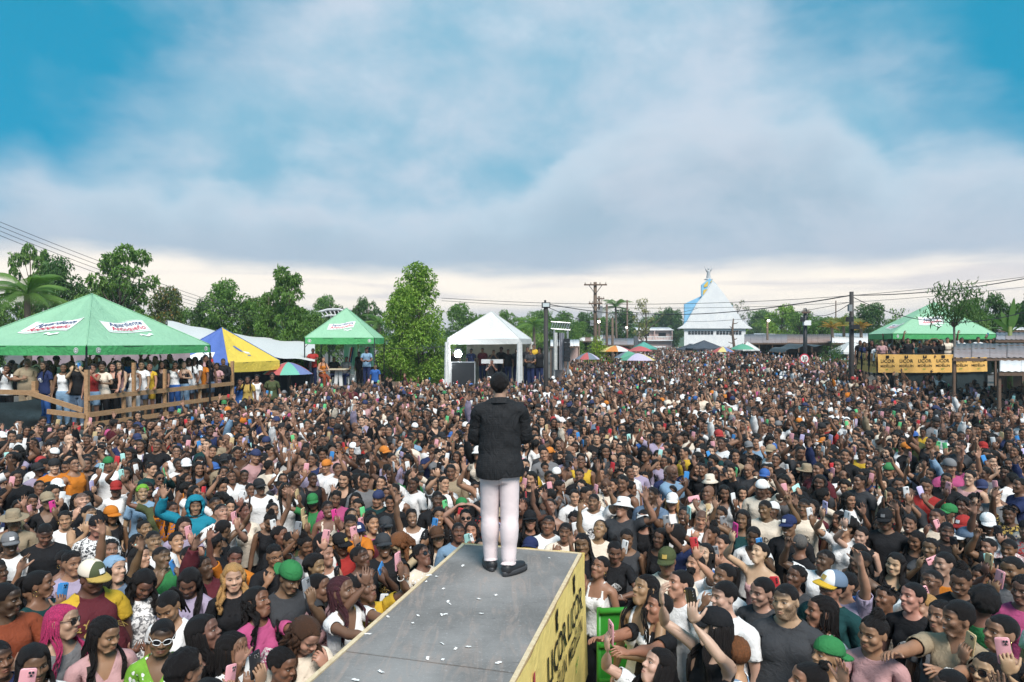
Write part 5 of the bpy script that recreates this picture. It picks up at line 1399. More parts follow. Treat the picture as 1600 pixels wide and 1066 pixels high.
# statue with raised arms
sx_, sz_ = cp(1110.5, 436).x, cp(1110.5, 436).z; stt = empty('statue'); stone = plain('statue_stone', (.50, .51, .52), .8, 0, .2, .2, 3)
ks = 1.45; Y = D + 1.4; g = MB(); g.lathe([(.55 * ks, 0), (.55 * ks, .12), (.40 * ks, .18), (.36 * ks, .30), (.001, .30)], 14, (sx_, Y, sz_ - .05)); g.build('pedestal', stone, stt, True)
g = MB(); g.lathe([(r_ * ks, z_ * ks) for r_, z_ in ((.30, .15), (.26, .5), (.20, .85), (.24, 1.05), (.22, 1.18), (.08, 1.24), (.07, 1.30), (.12, 1.36), (.125, 1.45), (.07, 1.54), (.001, 1.56))], 14, (sx_, Y, sz_ - .05))
for s_ in (-1, 1): g.tube([(sx_ + s_ * .16 * ks, Y, sz_ + 1.02 * ks), (sx_ + s_ * .36 * ks, Y - .05, sz_ + 1.30 * ks), (sx_ + s_ * .52 * ks, Y - .05, sz_ + 1.72 * ks)], [.15, .12, .07], 7)
g.build('figure', stone, stt, True); adopt(stt, (sx_, Y, sz_)); tag(stt, 'grey stone robed statue with raised arms on the church top', 'statue')
# pink two-storey house
ho = empty('house'); D2 = 132; hp = lambda px, py, dd=0.0: at(px, py, D2) + Vector((0, dd, 0))
a, b = hp(997, 516), hp(1050, 545); g = MB(); g.box(((a.x + b.x) / 2, D2 + 3, a.z / 2), (b.x - a.x, 6, a.z)); g.build('wall', pinkw, ho)
corrugated(ho, hp(994, 516.5, -.7), hp(1052, 516.5, -.7), hp(1051, 511, 3.2), hp(996, 511, 3.2), 5, 'zinc_pale')
for x0, x1 in ((1003.5, 1014), (1029, 1040.5)):
    p, q = hp(x0, 520.5), hp(x1, 526.5); g = MB(); g.box(((p.x + q.x) / 2, D2 - .02, (p.z + q.z) / 2), (q.x - p.x, .06, p.z - q.z)); w_ = g.build('window', dim, ho)
    g = MB(); g.box(((p.x + q.x) / 2, D2 - .07, q.z - .06), (q.x - p.x + .3, .12, .1)); g.build('sill', wallw, w_)
for x in (997.8, 1021.5, 1049): p, q = hp(x, 517, -.65), hp(x, 531, -.65); g = MB(); g.beam(p, q, .18); g.build('column', pinkw, ho)
p, q = hp(997, 531, -.7), hp(1050, 531, -.7); g = MB(); g.box(((p.x + q.x) / 2, D2 - .35, p.z - .12), (q.x - p.x, .8, .2)); bal = g.build('balcony', wallw, ho)
for i in range(22): x = p.x + (q.x - p.x) * (i + .5) / 22; g = MB(); g.beam((x, D2 - .68, p.z), (x, D2 - .68, p.z + .55), .07); g.build('baluster', wallw, bal)
g = MB(); g.beam((p.x, D2 - .68, p.z + .6), (q.x, D2 - .68, p.z + .6), .10); g.build('handrail', wallw, bal)
m = hp(1023, 530); adopt(ho, (m.x, D2, 0)); tag(ho, 'pale pink two-storey house with zinc roof and white balcony rail', 'house')
# parked white van/bus in front of it
va = empty('parked_van'); D3 = 122; vp = lambda px, py: at(px, py, D3); a, b = vp(1004, 534), vp(1047, 552); vw = plain('van_white', (.74, .76, .76), .3, 0, .5, .08)
W_, H_ = b.x - a.x, 2.9; X0 = a.x
g = MB(); pts = [(0, .5), (W_, .5), (W_, 1.2), (W_ - .35, 2.05), (W_ - .8, H_), (.2, H_), (0, 2.2)]; n = len(pts)
g.raw([(X0 + x, D3 + y, z) for y in (0, 1.9) for x, z in pts], [tuple(range(n)), tuple(range(2 * n - 1, n - 1, -1))] + [(i, n + i, n + (i + 1) % n, (i + 1) % n) for i in range(n)]); g.build('body', vw, va)
for i in range(4): g = MB(); g.box((X0 + .65 + i * (W_ - 1.3) / 3.4, D3 - .012, 1.85), ((W_ - 1.3) / 4.2, .03, .6)); g.build('window', MATS['lens_dark'], va)
for x in (.8, W_ - .8): g = MB(); V, F = lathe([(.33, -.1), (.33, .1), (.20, .11), (.001, .11)], 16, (0, 0), 1, 1); g.raw(np.stack([X0 + x + V[:, 0], D3 - .02 - V[:, 2], .34 + V[:, 1]], 1), F.tolist()); g.build('wheel', MATS['interior_dark'], va)
adopt(va, (X0 + W_ / 2, D3 + 1, 0)); tag(va, 'white minibus with dark windows parked below the pink house', 'van')

# sheds and zinc roofs
shed('market_shed', 1163, 1335, 522.5, 536, 60, 76, ['zinc_grey', 'zinc_rust', 'zinc_grey'], 'long rusty grey zinc roof on posts behind the pole with the white box', n=18)
shed('market_shed', 1178, 1262, 521, 524.5, 82, 88, ['zinc_grey', 'zinc_pale'], 'concrete walled shed with grey zinc roof below the green trees', n=10, wallmat='church_white')
shed('roof_hut', 1222, 1258, 510, 517, 92, 96, ['zinc_rust', 'zinc_pale'], 'small hut of reddish boards with pinkish zinc roof', n=5, wallmat='old_board')
shed('market_shed', 1300, 1356, 521, 536, 52, 62, ['zinc_pale'], 'white sloping roof sheet squeezed behind the dark roadside pole', n=5)
shed('market_shed', 1556, 1690, 520, 531, 31, 37, ['zinc_grey', 'zinc_blue'], 'blue-grey zinc roof with dark eave next to the wide green canopy', n=9)
shed('market_shed', 1560, 1760, 511, 516, 40, 45, ['zinc_pale', 'zinc_grey'], 'pale zinc roof seen above the blue-grey one', n=9)
shed('market_stall', 1490, 1740, 537, 559, 23, 28.6, ['zinc_pale', 'zinc_pale', 'zinc_grey'], 'low stall roof of pale weathered zinc with timber props', n=9, back=False)
shed('market_stall', 1562, 1790, 553, 581, 20, 25.5, ['zinc_pale'], 'lowest stall roof of loose white zinc sheets at the crowd edge', n=7, back=False)
shed('long_shed', 860, 905, 531, 541, 50, 56, ['zinc_pale'], 'pale zinc roofed house beside the speaker tower', n=5, wallmat='house_pink')
shed('long_shed', 905, 960, 524, 533, 76, 82, ['zinc_pale', 'zinc_rust'], 'zinc roofed house behind the tall utility pole', n=6, wallmat='church_white')
shed('long_shed', 940, 990, 529, 539, 70, 76, ['zinc_blue', 'zinc_grey'], 'blue-grey zinc roof between the umbrellas and the pink house', n=5)
shed('long_shed', 560, 720, 545, 553, 40, 44, ['zinc_grey'], 'dim grey roof behind the smaller green canopy', n=8)
# planks lying on the stall roofs
for px, py, D_, L_ in ((1520, 547, 26, 2.0), (1580, 563, 23, 1.8), (1592, 541, 27.5, 1.6)):
    p = at(px, py, D_); g = MB(); g.beam(p - Vector((L_ / 2, 0, 0)), p + Vector((L_ / 2, .3, .05)), .16, .05); tag(g.build('loose_board', MATS['old_board']), 'weathered board laid on the pale zinc stall roof', 'board', 'boards weighing down the stall roofs')
# big white marquee behind the left canopies
mq = empty('marquee'); a, b, c, d = at(262, 532, 30), at(492, 564, 29), at(492, 536, 42), at(262, 506, 44)
def mqf(u, v): p = a.lerp(b, u).lerp(d.lerp(c, u), v); return (p.x, p.y, p.z + .5 * math.sin(math.pi * v) * (1 - u) - .10 * math.sin(math.pi * u) + .03 * math.sin(u * 30))
g = MB(); g.grid(mqf, 30, 12); g.build('roof_cloth', tw, mq, True)
for u in (.05, .5, .97):
    p = Vector(mqf(u, 0)); g = MB(); g.tube([(p.x, p.y, 0), tuple(p)], .05, 8); g.build('pole', steel, mq)
g = MB(); g.grid(lambda u, v: tuple(Vector(mqf(u, 1)) * 1 - Vector((0, .3, (Vector(mqf(u, 1)).z - .05) * (1 - v) + .05))), 12, 2); g.build('back_wall', dim, mq)
adopt(mq, (a.x, a.y, 0)); tag(mq, 'big sagging white marquee roof behind the yellow and blue canopy', 'marquee')
# steel truss roof far behind
tr = empty('truss_roof'); D4 = 75; ts = plain('truss_white', (.62, .62, .62), .5)
g = MB(); P = [at(x, y, D4) for x, y in ((494, 489), (512, 484), (530, 483.5), (545, 488))]; g.tube(P, .14, 6); g.build('top_chord', ts, tr)
Q = [at(x, y, D4) for x, y in ((498, 497), (514, 493), (530, 493), (545, 497))]; g = MB(); g.tube(Q, .12, 6); g.build('bottom_chord', ts, tr)
for i in range(9):
    u = i / 8 * 2.99; k = int(u); p = P[k].lerp(P[k + 1], u - k); u2 = min(2.99, u + .18); k2 = int(u2); q = Q[k2].lerp(Q[k2 + 1], u2 - k2); g = MB(); g.tube([p, q], .07, 5); g.build('web_bar', ts, tr)
g = MB(); g.grid(lambda u, v: tuple(P[min(2, int(u * 2.99))].lerp(P[min(2, int(u * 2.99)) + 1], u * 2.99 - min(2, int(u * 2.99))) + Vector((0, 12 * v, .2))), 12, 1); g.build('roof_sheet', MATS['zinc_grey'], tr)
for x in (497, 540): p = at(x, 497, D4); g = MB(); g.tube([(p.x, p.y, 0), tuple(p)], .2, 8); g.build('column', ts, tr)
adopt(tr, (P[0].x, D4, 0)); tag(tr, 'arched steel truss roof showing above the trees behind the smaller green canopy', 'roof')

# ---------------------------------------------------------------- poles, lamps, wires
pole_m = MATS['pole_wood']; lampw = plain('lamp_glow', (1.0, .93, .78), .4, emit=8); lampw.node_tree.nodes  # lit lamps
def utility_pole(px, pytop, D_, r, label, arms=(), boxes=(), mat=None, lamp=None, name='utility_pole'):
    root = empty(name); t = at(px, pytop, D_); g = MB(); g.tube([(t.x, t.y, 0), (t.x, t.y, t.z * .5), tuple(t)], [r, r * .88, r * .72], 10); g.build('pole', mat or pole_m, root, True)
    for z, w in arms:
        y = t.z - z; g = MB(); g.beam((t.x - w / 2, t.y - r, y), (t.x + w / 2, t.y - r, y), .10, .12); arm = g.build('cross_arm', MATS['old_board'], root)
        for k in (-1, -.45, .45, 1): g = MB(); g.lathe([(.05, 0), (.07, .05), (.045, .09), (.06, .14), (.02, .17)], 8, (t.x + k * (w / 2 - .1), t.y - r, y + .06)); g.build('insulator', plain('porcelain', (.45, .38, .32), .3), arm, True)
        for k in (-1, 1): g = MB(); g.tube([(t.x + k * w * .3, t.y - r, y), (t.x, t.y - r, y - .8)], .03, 5); g.build('arm_brace', steel, root)
    for dx, z, sz, mm in boxes:
        g = MB(); g.box((t.x + dx, t.y - r - sz[1] / 2, t.z - z), sz); g.build('junction_box', MATS[mm], root)
    if lamp:
        dx, z = lamp; p = Vector((t.x + dx, t.y - .2, t.z - z)); g = MB(); g.tube([(t.x, t.y, p.z - .2), tuple(p)], .03, 6); g.build('lamp_arm', steel, root)
        g = MB(); g.lathe([(.05, 0), (.10, .04), (.12, .10), (.10, .16), (.001, .18)], 12, (p.x, p.y - .1, p.z - .12)); g.build('lamp_globe', lampw, root, True)
    adopt(root, (t.x, t.y, 0)); tag(root, label, 'pole', 'poles round the square'); return t
box_w = 'church_white'; plain('box_grey', (.25, .26, .27), .5); plain('black_paint', (.02, .021, .024), .45)
t1 = utility_pole(930, 441, 60, .20, 'tall wooden utility pole with two cross arms among the umbrellas', ((.25, 2.0), (1.9, 1.2)), ((.35, 2.8, (.35, .3, .7), 'box_grey'), (-.35, 3.6, (.3, .3, .5), 'box_grey')))
t2 = utility_pole(936, 463, 78, .16, 'slim wooden utility pole right behind the tall one', ((.3, 1.2),), ((.2, 1.4, (.3, .3, .6), 'box_grey'),))
utility_pole(948, 476, 66, .14, 'bare wooden pole with no cross arm near the palm', ())
utility_pole(957, 497, 58, .13, 'shorter bare pole with curved lamp arm beside the yellow-green bush', (), (), None, (-1.2, .3))
t4 = utility_pole(980, 469, 80, .13, 'thin pole with a round lit lamp next to the pink house', (), (), None, (-.1, 3.2))
utility_pole(1199, 501, 64, .12, 'thin lamp post with a round lit globe in front of the green trees', (), (), None, (0, .0), 'lamp_post')
t5 = utility_pole(1258, 482, 49, .17, 'dark pole with a white meter box behind the black tarpaulin', ((.3, .6),), ((.0, 1.05, (.5, .25, .35), 'church_white'), (-.3, .8, (.25, .25, .3), 'black_paint')), MATS['black_paint'])
t6 = utility_pole(1330.5, 456, 29, .115, 'dark tarred roadside pole with junction boxes beside the amber banner', (), ((-.16, .70, (.14, .14, .28), 'box_grey'), (-.18, 1.18, (.26, .16, .20), 'black_paint'), (.02, 1.5, (.34, .2, .18), 'black_paint')), plain('tarred_pole', (.045, .040, .038), .7))
t7 = utility_pole(1306, 470, 90, .10, 'far thin pole standing above the orange palm', ())
# square floodlight mast
fm = empty('floodlight_mast'); t8 = at(853, 479, 26); g = MB(); g.tube([(t8.x, t8.y, 0), tuple(t8)], [.10, .08], 10); g.build('pole', MATS['tarred_pole'] if 'tarred_pole' in MATS else pole_m, fm, True)
g = MB(); g.box((t8.x, t8.y, t8.z + .05), (.32, .22, .20)); fh = g.build('lamp_housing', MATS['black_paint'], fm); g = MB(); g.box((t8.x, t8.y - .125, t8.z + .05), (.25, .02, .14)); g.build('lamp_glass', plain('lamp_glass_off', (.62, .66, .66), .15, 0, .6), fh)
g = MB(); g.tube([(t8.x - .03, t8.y, t8.z + .13), (t8.x - .03, t8.y, t8.z + .24)], .04, 8); g.build('sensor', MATS['black_paint'], fm)
adopt(fm, (t8.x, t8.y, 0)); tag(fm, 'dark mast with one square floodlight beside the white canopy', 'floodlight')
# bare pruned trunk in front of the church
bt = empty('pruned_trunk'); tb_ = at(1146, 498, 84); g = MB(); g.tube([(tb_.x + .2, tb_.y, 0), (tb_.x + .1, tb_.y, 3), (tb_.x - .15, tb_.y, 5), tuple(tb_)], [.22, .18, .14, .08], 8); g.build('trunk', pole_m, bt, True)
for i in range(8): z = 2.6 + i * .48; s_ = 1 if i % 2 else -1; g = MB(); g.tube([(tb_.x, tb_.y, z), (tb_.x + s_ * .3, tb_.y, z + .02), (tb_.x + s_ * (.45 + .1 * (i % 3)), tb_.y, z + .16)], [.08, .06, .03], 6); g.build('branch_stub', pole_m, bt, True)
adopt(bt, (tb_.x, tb_.y, 0)); tag(bt, 'bare pruned tree trunk with short stubs in front of the church wall', 'tree')
# overhead wires
wm = plain('wire_black', (.03, .03, .034), .6)
def wire(p, q, sag, r, label, n=18):
    p, q = Vector(p), Vector(q); g = MB(); g.tube([tuple(p.lerp(q, i / n) - Vector((0, 0, sag * 4 * (i / n) * (1 - i / n)))) for i in range(n + 1)], r, 5)
    tag(g.build('overhead_wire', wm), label, 'wire', 'overhead wires')
for k in range(4):
    wire(at(-60, 322 + 7 * k, 30), at(440, 503 + 3 * k, 44), .3 + .05 * k, .012, 'thin power line slanting down behind the large green canopy')
wire(tuple(t6 + Vector((0, 0, -.15))), at(1720, 408, 27.5), .35, .020, 'heavy cable running from the roadside pole above the wide green canopy')
wire(tuple(t6 + Vector((0, 0, -.15))), at(960, 484, 60), .6, .026, 'heavy cable from the roadside pole past the church front')
wire(tuple(t6 + Vector((.1, 0, -.25))), at(1700, 448, 24), 1.15, .016, 'drooping cable crossing low over the slender tree')
wire(tuple(t6 + Vector((0, 0, -.45))), tuple(t5 + Vector((0, 0, -.1))), .5, .016, 'slack cable between the roadside pole and the meter box pole')
wire(tuple(t8 + Vector((0, 0, .1))), at(1090, 482, 60), .5, .018, 'cable leaving the floodlight mast towards the church')
wire(tuple(t8), at(990, 510, 60), .4, .014, 'cable sagging from the floodlight mast to the umbrellas')
wire(at(690, 466, 60), at(1700, 418, 60), 1.6, .022, 'long thin line crossing the pale sky above the church')
wire(at(690, 470, 66), at(1700, 436, 66), 1.6, .020, 'second long thin line crossing the pale sky')
wire(at(1060, 502, 70), at(1330, 472, 40), .4, .016, 'thin line rising in front of the white church gable')
wire(at(560, 541, 30), at(700, 541, 31), .1, .012, 'string line between the two smaller canopies')

# speaker / screen tower
tw2 = empty('screen_tower'); alu = plain('truss_alu', (.50, .50, .50), .35, .6); D5 = 34
for px in (866, 887):
    for k in (0, 1): p = at(px, 516, D5 + k * .9); g = MB(); g.tube([(p.x, p.y, 0), tuple(p)], .05, 6); g.build('truss_leg', alu, tw2)
a, b = at(861, 514, D5), at(891, 516, D5)
for z in (0, .35): g = MB(); g.tube([tuple(a + Vector((0, 0, z))), tuple(b + Vector((0, 0, z)))], .035, 6); g.build('truss_chord', alu, tw2)
for i in range(8): p, q = a.lerp(b, i / 8), a.lerp(b, (i + 1) / 8); g = MB(); g.tube([tuple(p), tuple(q + Vector((0, 0, .35)))], .02, 5); g.build('truss_web', alu, tw2)
for x0, x1, mm in ((866, 871, 'tent_white'), (871.5, 873.5, 'interior_dark'), (874, 882, 'zinc_blue')):
    p, q = at(x0, 520, D5 - .1), at(x1, 578, D5 - .1); g = MB(); g.grid(lambda u, v: (p.x + (q.x - p.x) * u, p.y + .04 * math.sin(u * 14), p.z + (q.z - p.z) * v), 10, 4); g.build('hanging_cloth', MATS[mm], tw2, True)
for i in range(6): p = at(885.5, 532 + i * 6, D5 - .2); g = MB(); g.box(tuple(p), (.28, .4, .18), 0.1 * (i % 2)); g.build('speaker_box', MATS['black_paint'], tw2)
adopt(tw2, (a.x, D5, 0)); tag(tw2, 'aluminium truss tower hung with pale cloths and a black speaker column', 'tower')
# stage lamp in the white canopy
lt = empty('stage_lamp'); p = at(716, 553, 31.6); g = MB(); g.tube([(p.x, p.y + .1, 0), (p.x, p.y + .1, p.z)], .025, 6); g.build('stand', steel, lt)
g = MB(); V, F = lathe([(.12, 0), (.18, .12), (.17, .14)], 16, (0, 0), 1, 1); g.raw(np.stack([p.x + V[:, 0], p.y + .08 - V[:, 2], p.z + V[:, 1]], 1), F.tolist()); g.build('housing', MATS['black_paint'], lt, True)
g = MB(); V, F = lathe([(.165, 0), (.14, .04), (.001, .06)], 16, (0, 0), 1, 1); g.raw(np.stack([p.x + V[:, 0], p.y - .06 - V[:, 2], p.z + V[:, 1]], 1), F.tolist()); g.build('bulb', plain('stage_bulb', (.90, .95, 1.0), .3, emit=220), lt, True)
adopt(lt, (p.x, p.y, 0)); tag(lt, 'dazzling white stage lamp burning under the white canopy', 'lamp')
# sound desk
sd = empty('mixing_desk'); a, b = at(752, 565, 31.4), at(786, 565, 31.4); g = MB(); g.box(((a.x + b.x) / 2, 31.7, a.z), (b.x - a.x, .7, .18)); g.build('console', plain('desk_white', (.6, .6, .6), .4), sd)
for x in (a.x + .05, b.x - .05): g = MB(); g.tube([(x, 31.6, 0), (x, 31.6, a.z - .08)], .03, 6); g.build('leg', steel, sd)
adopt(sd, ((a.x + b.x) / 2, 31.7, 0)); tag(sd, 'pale mixing desk on legs inside the white canopy', 'desk')
fc = empty('flight_case'); a, b = at(705, 566, 31.5), at(742, 584, 31.5); g = MB(); g.box(((a.x + b.x) / 2, 31.9, a.z / 2), (b.x - a.x, .8, a.z)); g.build('body', MATS['black_paint'], fc); 
for x in (a.x, b.x): g = MB(); g.box((x, 31.5, a.z / 2 + .01), (.05, .05, a.z)); g.build('corner_strip', alu, fc)
g = MB(); g.box(((a.x + b.x) / 2, 31.5, a.z), (b.x - a.x + .06, .05, .05)); g.build('corner_strip', alu, fc); adopt(fc, ((a.x + b.x) / 2, 31.9, 0)); tag(fc, 'black flight case with metal edges below the stage lamp', 'case')

# umbrellas and small canopies in the crowd
def umbrella(px, py, D_, r, cols, label, h=.45, tilt=0.0):
    root = empty('beach_umbrella'); c = at(px, py, D_); n = 8
    for i in range(n):
        a0, a1 = i * 6.283 / n, (i + 1) * 6.283 / n; g = MB()
        def f(u, v): a_ = a0 + (a1 - a0) * u; rr = r * v * (1 - .04 * math.sin(u * 3.14) * v); return (c.x + rr * math.cos(a_), c.y + rr * math.sin(a_), c.z - h * v ** 1.6 + tilt * rr * math.cos(a_))
        g.grid(f, 4, 6); m_ = cols[i % len(cols)]; g.build('panel', fabric('umbrella_%s' % m_, UM[m_], .6, .08, .2), root, True)
    g = MB(); g.tube([(c.x, c.y, 0), (c.x, c.y, c.z + .05)], .025, 6); g.build('pole', steel, root)
    adopt(root, (c.x, c.y, 0)); tag(root, label, 'umbrella', 'umbrellas over the crowd')
UM = {'red': (.58, .14, .14), 'green': (.14, .42, .28), 'yellow': (.82, .68, .28), 'blue': (.20, .26, .50), 'white': (.80, .80, .78), 'lilac': (.62, .55, .72), 'slate': (.22, .26, .32), 'mint': (.20, .55, .42), 'orange': (.80, .30, .08)}
umbrella(450, 566, 29, 1.05, ['red', 'mint', 'blue', 'red', 'green'], 'striped red, green and blue umbrella beside the yellow canopy', .5)
umbrella(996, 552, 44, 1.15, ['lilac', 'yellow', 'white', 'yellow', 'green', 'lilac'], 'pale lilac and yellow umbrella, largest of the cluster in the crowd')
umbrella(982, 549, 47, 1.0, ['green', 'slate', 'green'], 'dark green and slate umbrella tucked behind the lilac one')
umbrella(918, 551, 46, .85, ['slate', 'red', 'slate', 'lilac'], 'slate umbrella with red edge panels at the foot of the utility pole')
umbrella(962, 540, 52, 1.3, ['yellow', 'orange', 'white', 'red'], 'faded yellow and orange umbrella behind the green and slate one')
umbrella(1000, 541, 62, 1.15, ['red'], 'plain red umbrella in front of the white minibus')
umbrella(1160, 537.5, 56, 1.0, ['green'], 'plain bright green umbrella by the church corner')
umbrella(1130, 542, 60, 1.0, ['red', 'yellow', 'blue', 'orange'], 'red, yellow and blue umbrella next to the charcoal canopy')
def small_canopy(px, py, D_, w, h, ev, mats, label):
    c = at(px, py, D_); z = c.z - h; A = [(c.x - w, c.y - w, z), (c.x + w, c.y - w, z), (c.x + w, c.y + w, z), (c.x - w, c.y + w, z)]
    canopy('pop_up_canopy', A, tuple(c), ev, mats, label, 0, sag=.05, posts=(0, 1, 2, 3))
small_canopy(1100, 532, 66, 1.5, .75, .12, [tk], 'charcoal peaked canopy in front of the church wall'); small_canopy(1078, 538, 68, 1.1, .5, .1, [tk], 'lower charcoal canopy touching the peaked one')
small_canopy(1006, 534, 74, 1.2, .75, .1, [fabric('tent_teal', (.10, .34, .28), .6)], 'small teal canopy by the white minibus'); small_canopy(1168, 534, 60, .8, .7, .1, [tw], 'small white peaked canopy behind the green umbrella')
small_canopy(1330, 533, 48, 1.1, .75, .15, [tw], 'little white canopy behind the roadside pole')
# black tarpaulin shelter
ts_ = empty('tarpaulin_shelter'); a, b = at(1225, 552, 50), at(1325, 547, 50)
g = MB(); g.grid(lambda u, v: (a.x + (b.x - a.x) * u, 50 + 3 * v, (a.z + .55 * math.sin(math.pi * min(1, u * 1.1)) ** .7 + .08 * math.sin(u * 23)) + .1 * v), 30, 5); g.build('sheet', tarp, ts_, True)
g = MB(); g.grid(lambda u, v: (a.x + (b.x - a.x) * u, 52.8, a.z * (.6 + .4 * v)), 6, 2); g.build('back_sheet', tarp, ts_)
for u in (0, .5, 1): x = a.x + (b.x - a.x) * u; g = MB(); g.tube([(x, 50.1, 0), (x, 50.1, a.z + .1)], .05, 6); g.build('post', MATS['old_board'], ts_)
adopt(ts_, (a.x, 50, 0)); tag(ts_, 'sagging black tarpaulin shelter behind the speed limit sign', 'shelter')
# speed limit sign
sg = empty('speed_limit_sign'); c = at(1257, 560.5, 37)
g = MB(); g.tube([(c.x, c.y + .03, 0), (c.x, c.y + .03, c.z)], .03, 6); g.build('post', alu, sg)
for r_, mm, o_ in ((.265, 'print_red', 0), (.205, 'print_white', .008)): g = MB(); g.raw([(c.x + r_ * math.cos(i * 6.283 / 24), c.y - o_, c.z + r_ * math.sin(i * 6.283 / 24)) for i in range(24)], [tuple(range(24))]); g.build('plate', MATS[mm], sg)
lettering('30', .30, lambda x, y: (c.x + x, c.y - .014, c.z + y), ink, sg, .012); adopt(sg, (c.x, c.y, 0)); tag(sg, 'round white speed limit sign with red ring reading 30', 'sign')
# ---------------------------------------------------------------- trees
def leaf_material(name, c1, c2, c3=None):
    m, t, p = material(name); r = t.attr('leafv', out='Fac'); c = t.mix(r, (*c1, 1), (*c2, 1))
    if c3: c = t.mix(t.ss(.86, .90, r), c, (*c3, 1))
    t.put(p.inputs['Base Color'], c); p.inputs['Roughness'].default_value = .5; p.inputs['Specular IOR Level'].default_value = .35
    tr = t.node('ShaderNodeBsdfTranslucent'); t.put(tr.inputs['Color'], t.mix(1, c, (1.2, 1.5, .6, 1), 'MULTIPLY')); mx = t.node('ShaderNodeMixShader'); mx.inputs[0].default_value = .30
    out = [n for n in t.n if n.type == 'OUTPUT_MATERIAL'][0]; t.l.new(p.outputs[0], mx.inputs[1]); t.l.new(tr.outputs[0], mx.inputs[2]); t.l.new(mx.outputs[0], out.inputs[0])
    return m
leaf_material('leaf_bright', (.13, .24, .03), (.27, .40, .06)); leaf_material('leaf_mid', (.075, .155, .03), (.165, .285, .055)); leaf_material('leaf_dark', (.045, .105, .03), (.10, .19, .05))
leaf_material('leaf_olive', (.060, .105, .022), (.13, .175, .035), (.30, .16, .03)); leaf_material('leaf_lime', (.15, .24, .02), (.30, .40, .04)); leaf_material('leaf_orange', (.30, .13, .015), (.42, .26, .03)); leaf_material('leaf_yellowish', (.20, .19, .05), (.28, .28, .08))
bark = wood_material('bark', (.16, .13, .10), (.09, .07, .055))
def leaf_mesh(cent, dirs, size, ratio, seed, fold=.25):
    """one folded four-point leaf per centre"""
    R = np.random.RandomState(seed); n = len(cent); d = dirs / (np.linalg.norm(dirs, axis=1)[:, None] + 1e-9)
    up = R.normal(size=(n, 3)) * .55 + (0, 0, 1); s = np.cross(d, up); s /= np.linalg.norm(s, axis=1)[:, None] + 1e-9; nn = np.cross(s, d)
    L = size * R.uniform(.65, 1.35, n)[:, None]; w = L * ratio
    P = np.stack([cent - d * L * .5, cent + s * w * .5 + nn * w * fold, cent + d * L * .5 - nn * L * .12, cent - s * w * .5 + nn * w * fold], 1).reshape(-1, 3)
    i = np.arange(n)[:, None] * 4; F = np.concatenate([i + [0, 1, 2], i + [0, 2, 3]], 0).reshape(2, n, 3).transpose(1, 0, 2).reshape(-1, 3)
    return P, F, np.repeat(R.rand(n), 4)
def crown_points(blobs, n, seed, shell=.55):
    R = np.random.RandomState(seed); vol = np.array([b[3] * b[4] * b[5] for b in blobs]) ** .72; pick = R.choice(len(blobs), n, p=vol / vol.sum()); B = np.array(blobs)[pick]
    v = R.normal(size=(n, 3)); v /= np.linalg.norm(v, axis=1)[:, None]; q = (shell + (1 - shell) * R.rand(n) ** .8)
    q *= 1 + .22 * vnoise(v * 2.6 + B[:, :3] * 1.7, seed)
    P = B[:, :3] + v * q[:, None] * B[:, 3:6]
    d = v * (1, 1, .5) + R.normal(size=(n, 3)) * .55 - (0, 0, .35)
    return P, d
_tree = {}
def tree_mesh(kind, seed):
    """unit trees, about 1 high and rooted at the origin: (crown vertices, faces, leaf value), trunk tubes"""
    if (kind, seed) in _tree: return _tree[kind, seed]
    R = np.random.RandomState(seed * 13 + len(kind)); blobs = []; limbs = []
    if kind == 'round': z0, shape = .28, lambda z: .34 * math.sin(math.pi * min(1, max(.05, (z - .2) / .84))) ** .7
    elif kind == 'cone': z0, shape = .10, lambda z: .03 + .30 * (1 - z) ** .75 * min(1, (z - .02) * 5)
    elif kind == 'open': z0, shape = .42, lambda z: .42 * math.sin(math.pi * min(1, max(.1, (z - .35) / .70))) ** .6
    elif kind == 'feather': z0, shape = .25, lambda z: .05 + .26 * (1 - z) ** .6
    elif kind == 'sparse': z0, shape = .40, lambda z: .45 * math.sin(math.pi * min(1, max(.1, (z - .35) / .70))) ** .6
    elif kind == 'bush': z0, shape = .02, lambda z: .60 * math.sin(math.pi * min(1, max(.08, (z + .35) / 1.35))) ** .6
    nb = {'round': 46, 'cone': 64, 'open': 30, 'feather': 34, 'sparse': 26, 'bush': 40}[kind]
    for i in range(nb):
        z = z0 + (.97 - z0) * (i + R.rand()) / nb; a = R.uniform(0, 6.283); rr = shape(z) * (R.rand() ** .45) * (1 if kind != 'cone' else R.uniform(.6, 1.25)); s = {'round': .105, 'cone': .075, 'open': .085, 'feather': .075, 'sparse': .070, 'bush': .17}[kind] * R.uniform(.65, 1.35)
        blobs.append((rr * math.cos(a), rr * math.sin(a), z, s * 1.15, s * 1.15, s * (.55 if kind in ('open', 'sparse') else .8)))
    n = {'round': 7000, 'cone': 13000, 'open': 4600, 'feather': 5200, 'sparse': 620, 'bush': 3600}[kind]
    P, d = crown_points(blobs, n, seed); size = {'round': .040, 'cone': .024, 'open': .042, 'feather': .050, 'sparse': .046, 'bush': .045}[kind]
    lf = leaf_mesh(P, d, size, .46 if kind not in ('feather',) else .28, seed)
    h = .93 if kind != 'bush' else .3
    tr = [tube(np.array([(0, 0, 0), (.008, .004, .3 * h), (-.006, .003, .6 * h), (0, 0, h)]), np.array([.026, .021, .014, .004]), 8)]
    for b in blobs[::2 if kind not in ('open', 'sparse') else 1]:
        zb = max(.12, b[2] - .10 - .25 * math.hypot(b[0], b[1])); p0 = np.array([0, 0, zb * .95]); p2 = np.array(b[:3]); p1 = (p0 + p2) / 2 + (0, 0, -.02)
        tr.append(tube(np.array([p0, p1, p2]), np.array([.009, .006, .002]), 5))
    _tree[kind, seed] = (lf, merge(tr)); return _tree[kind, seed]
_tmesh = {}
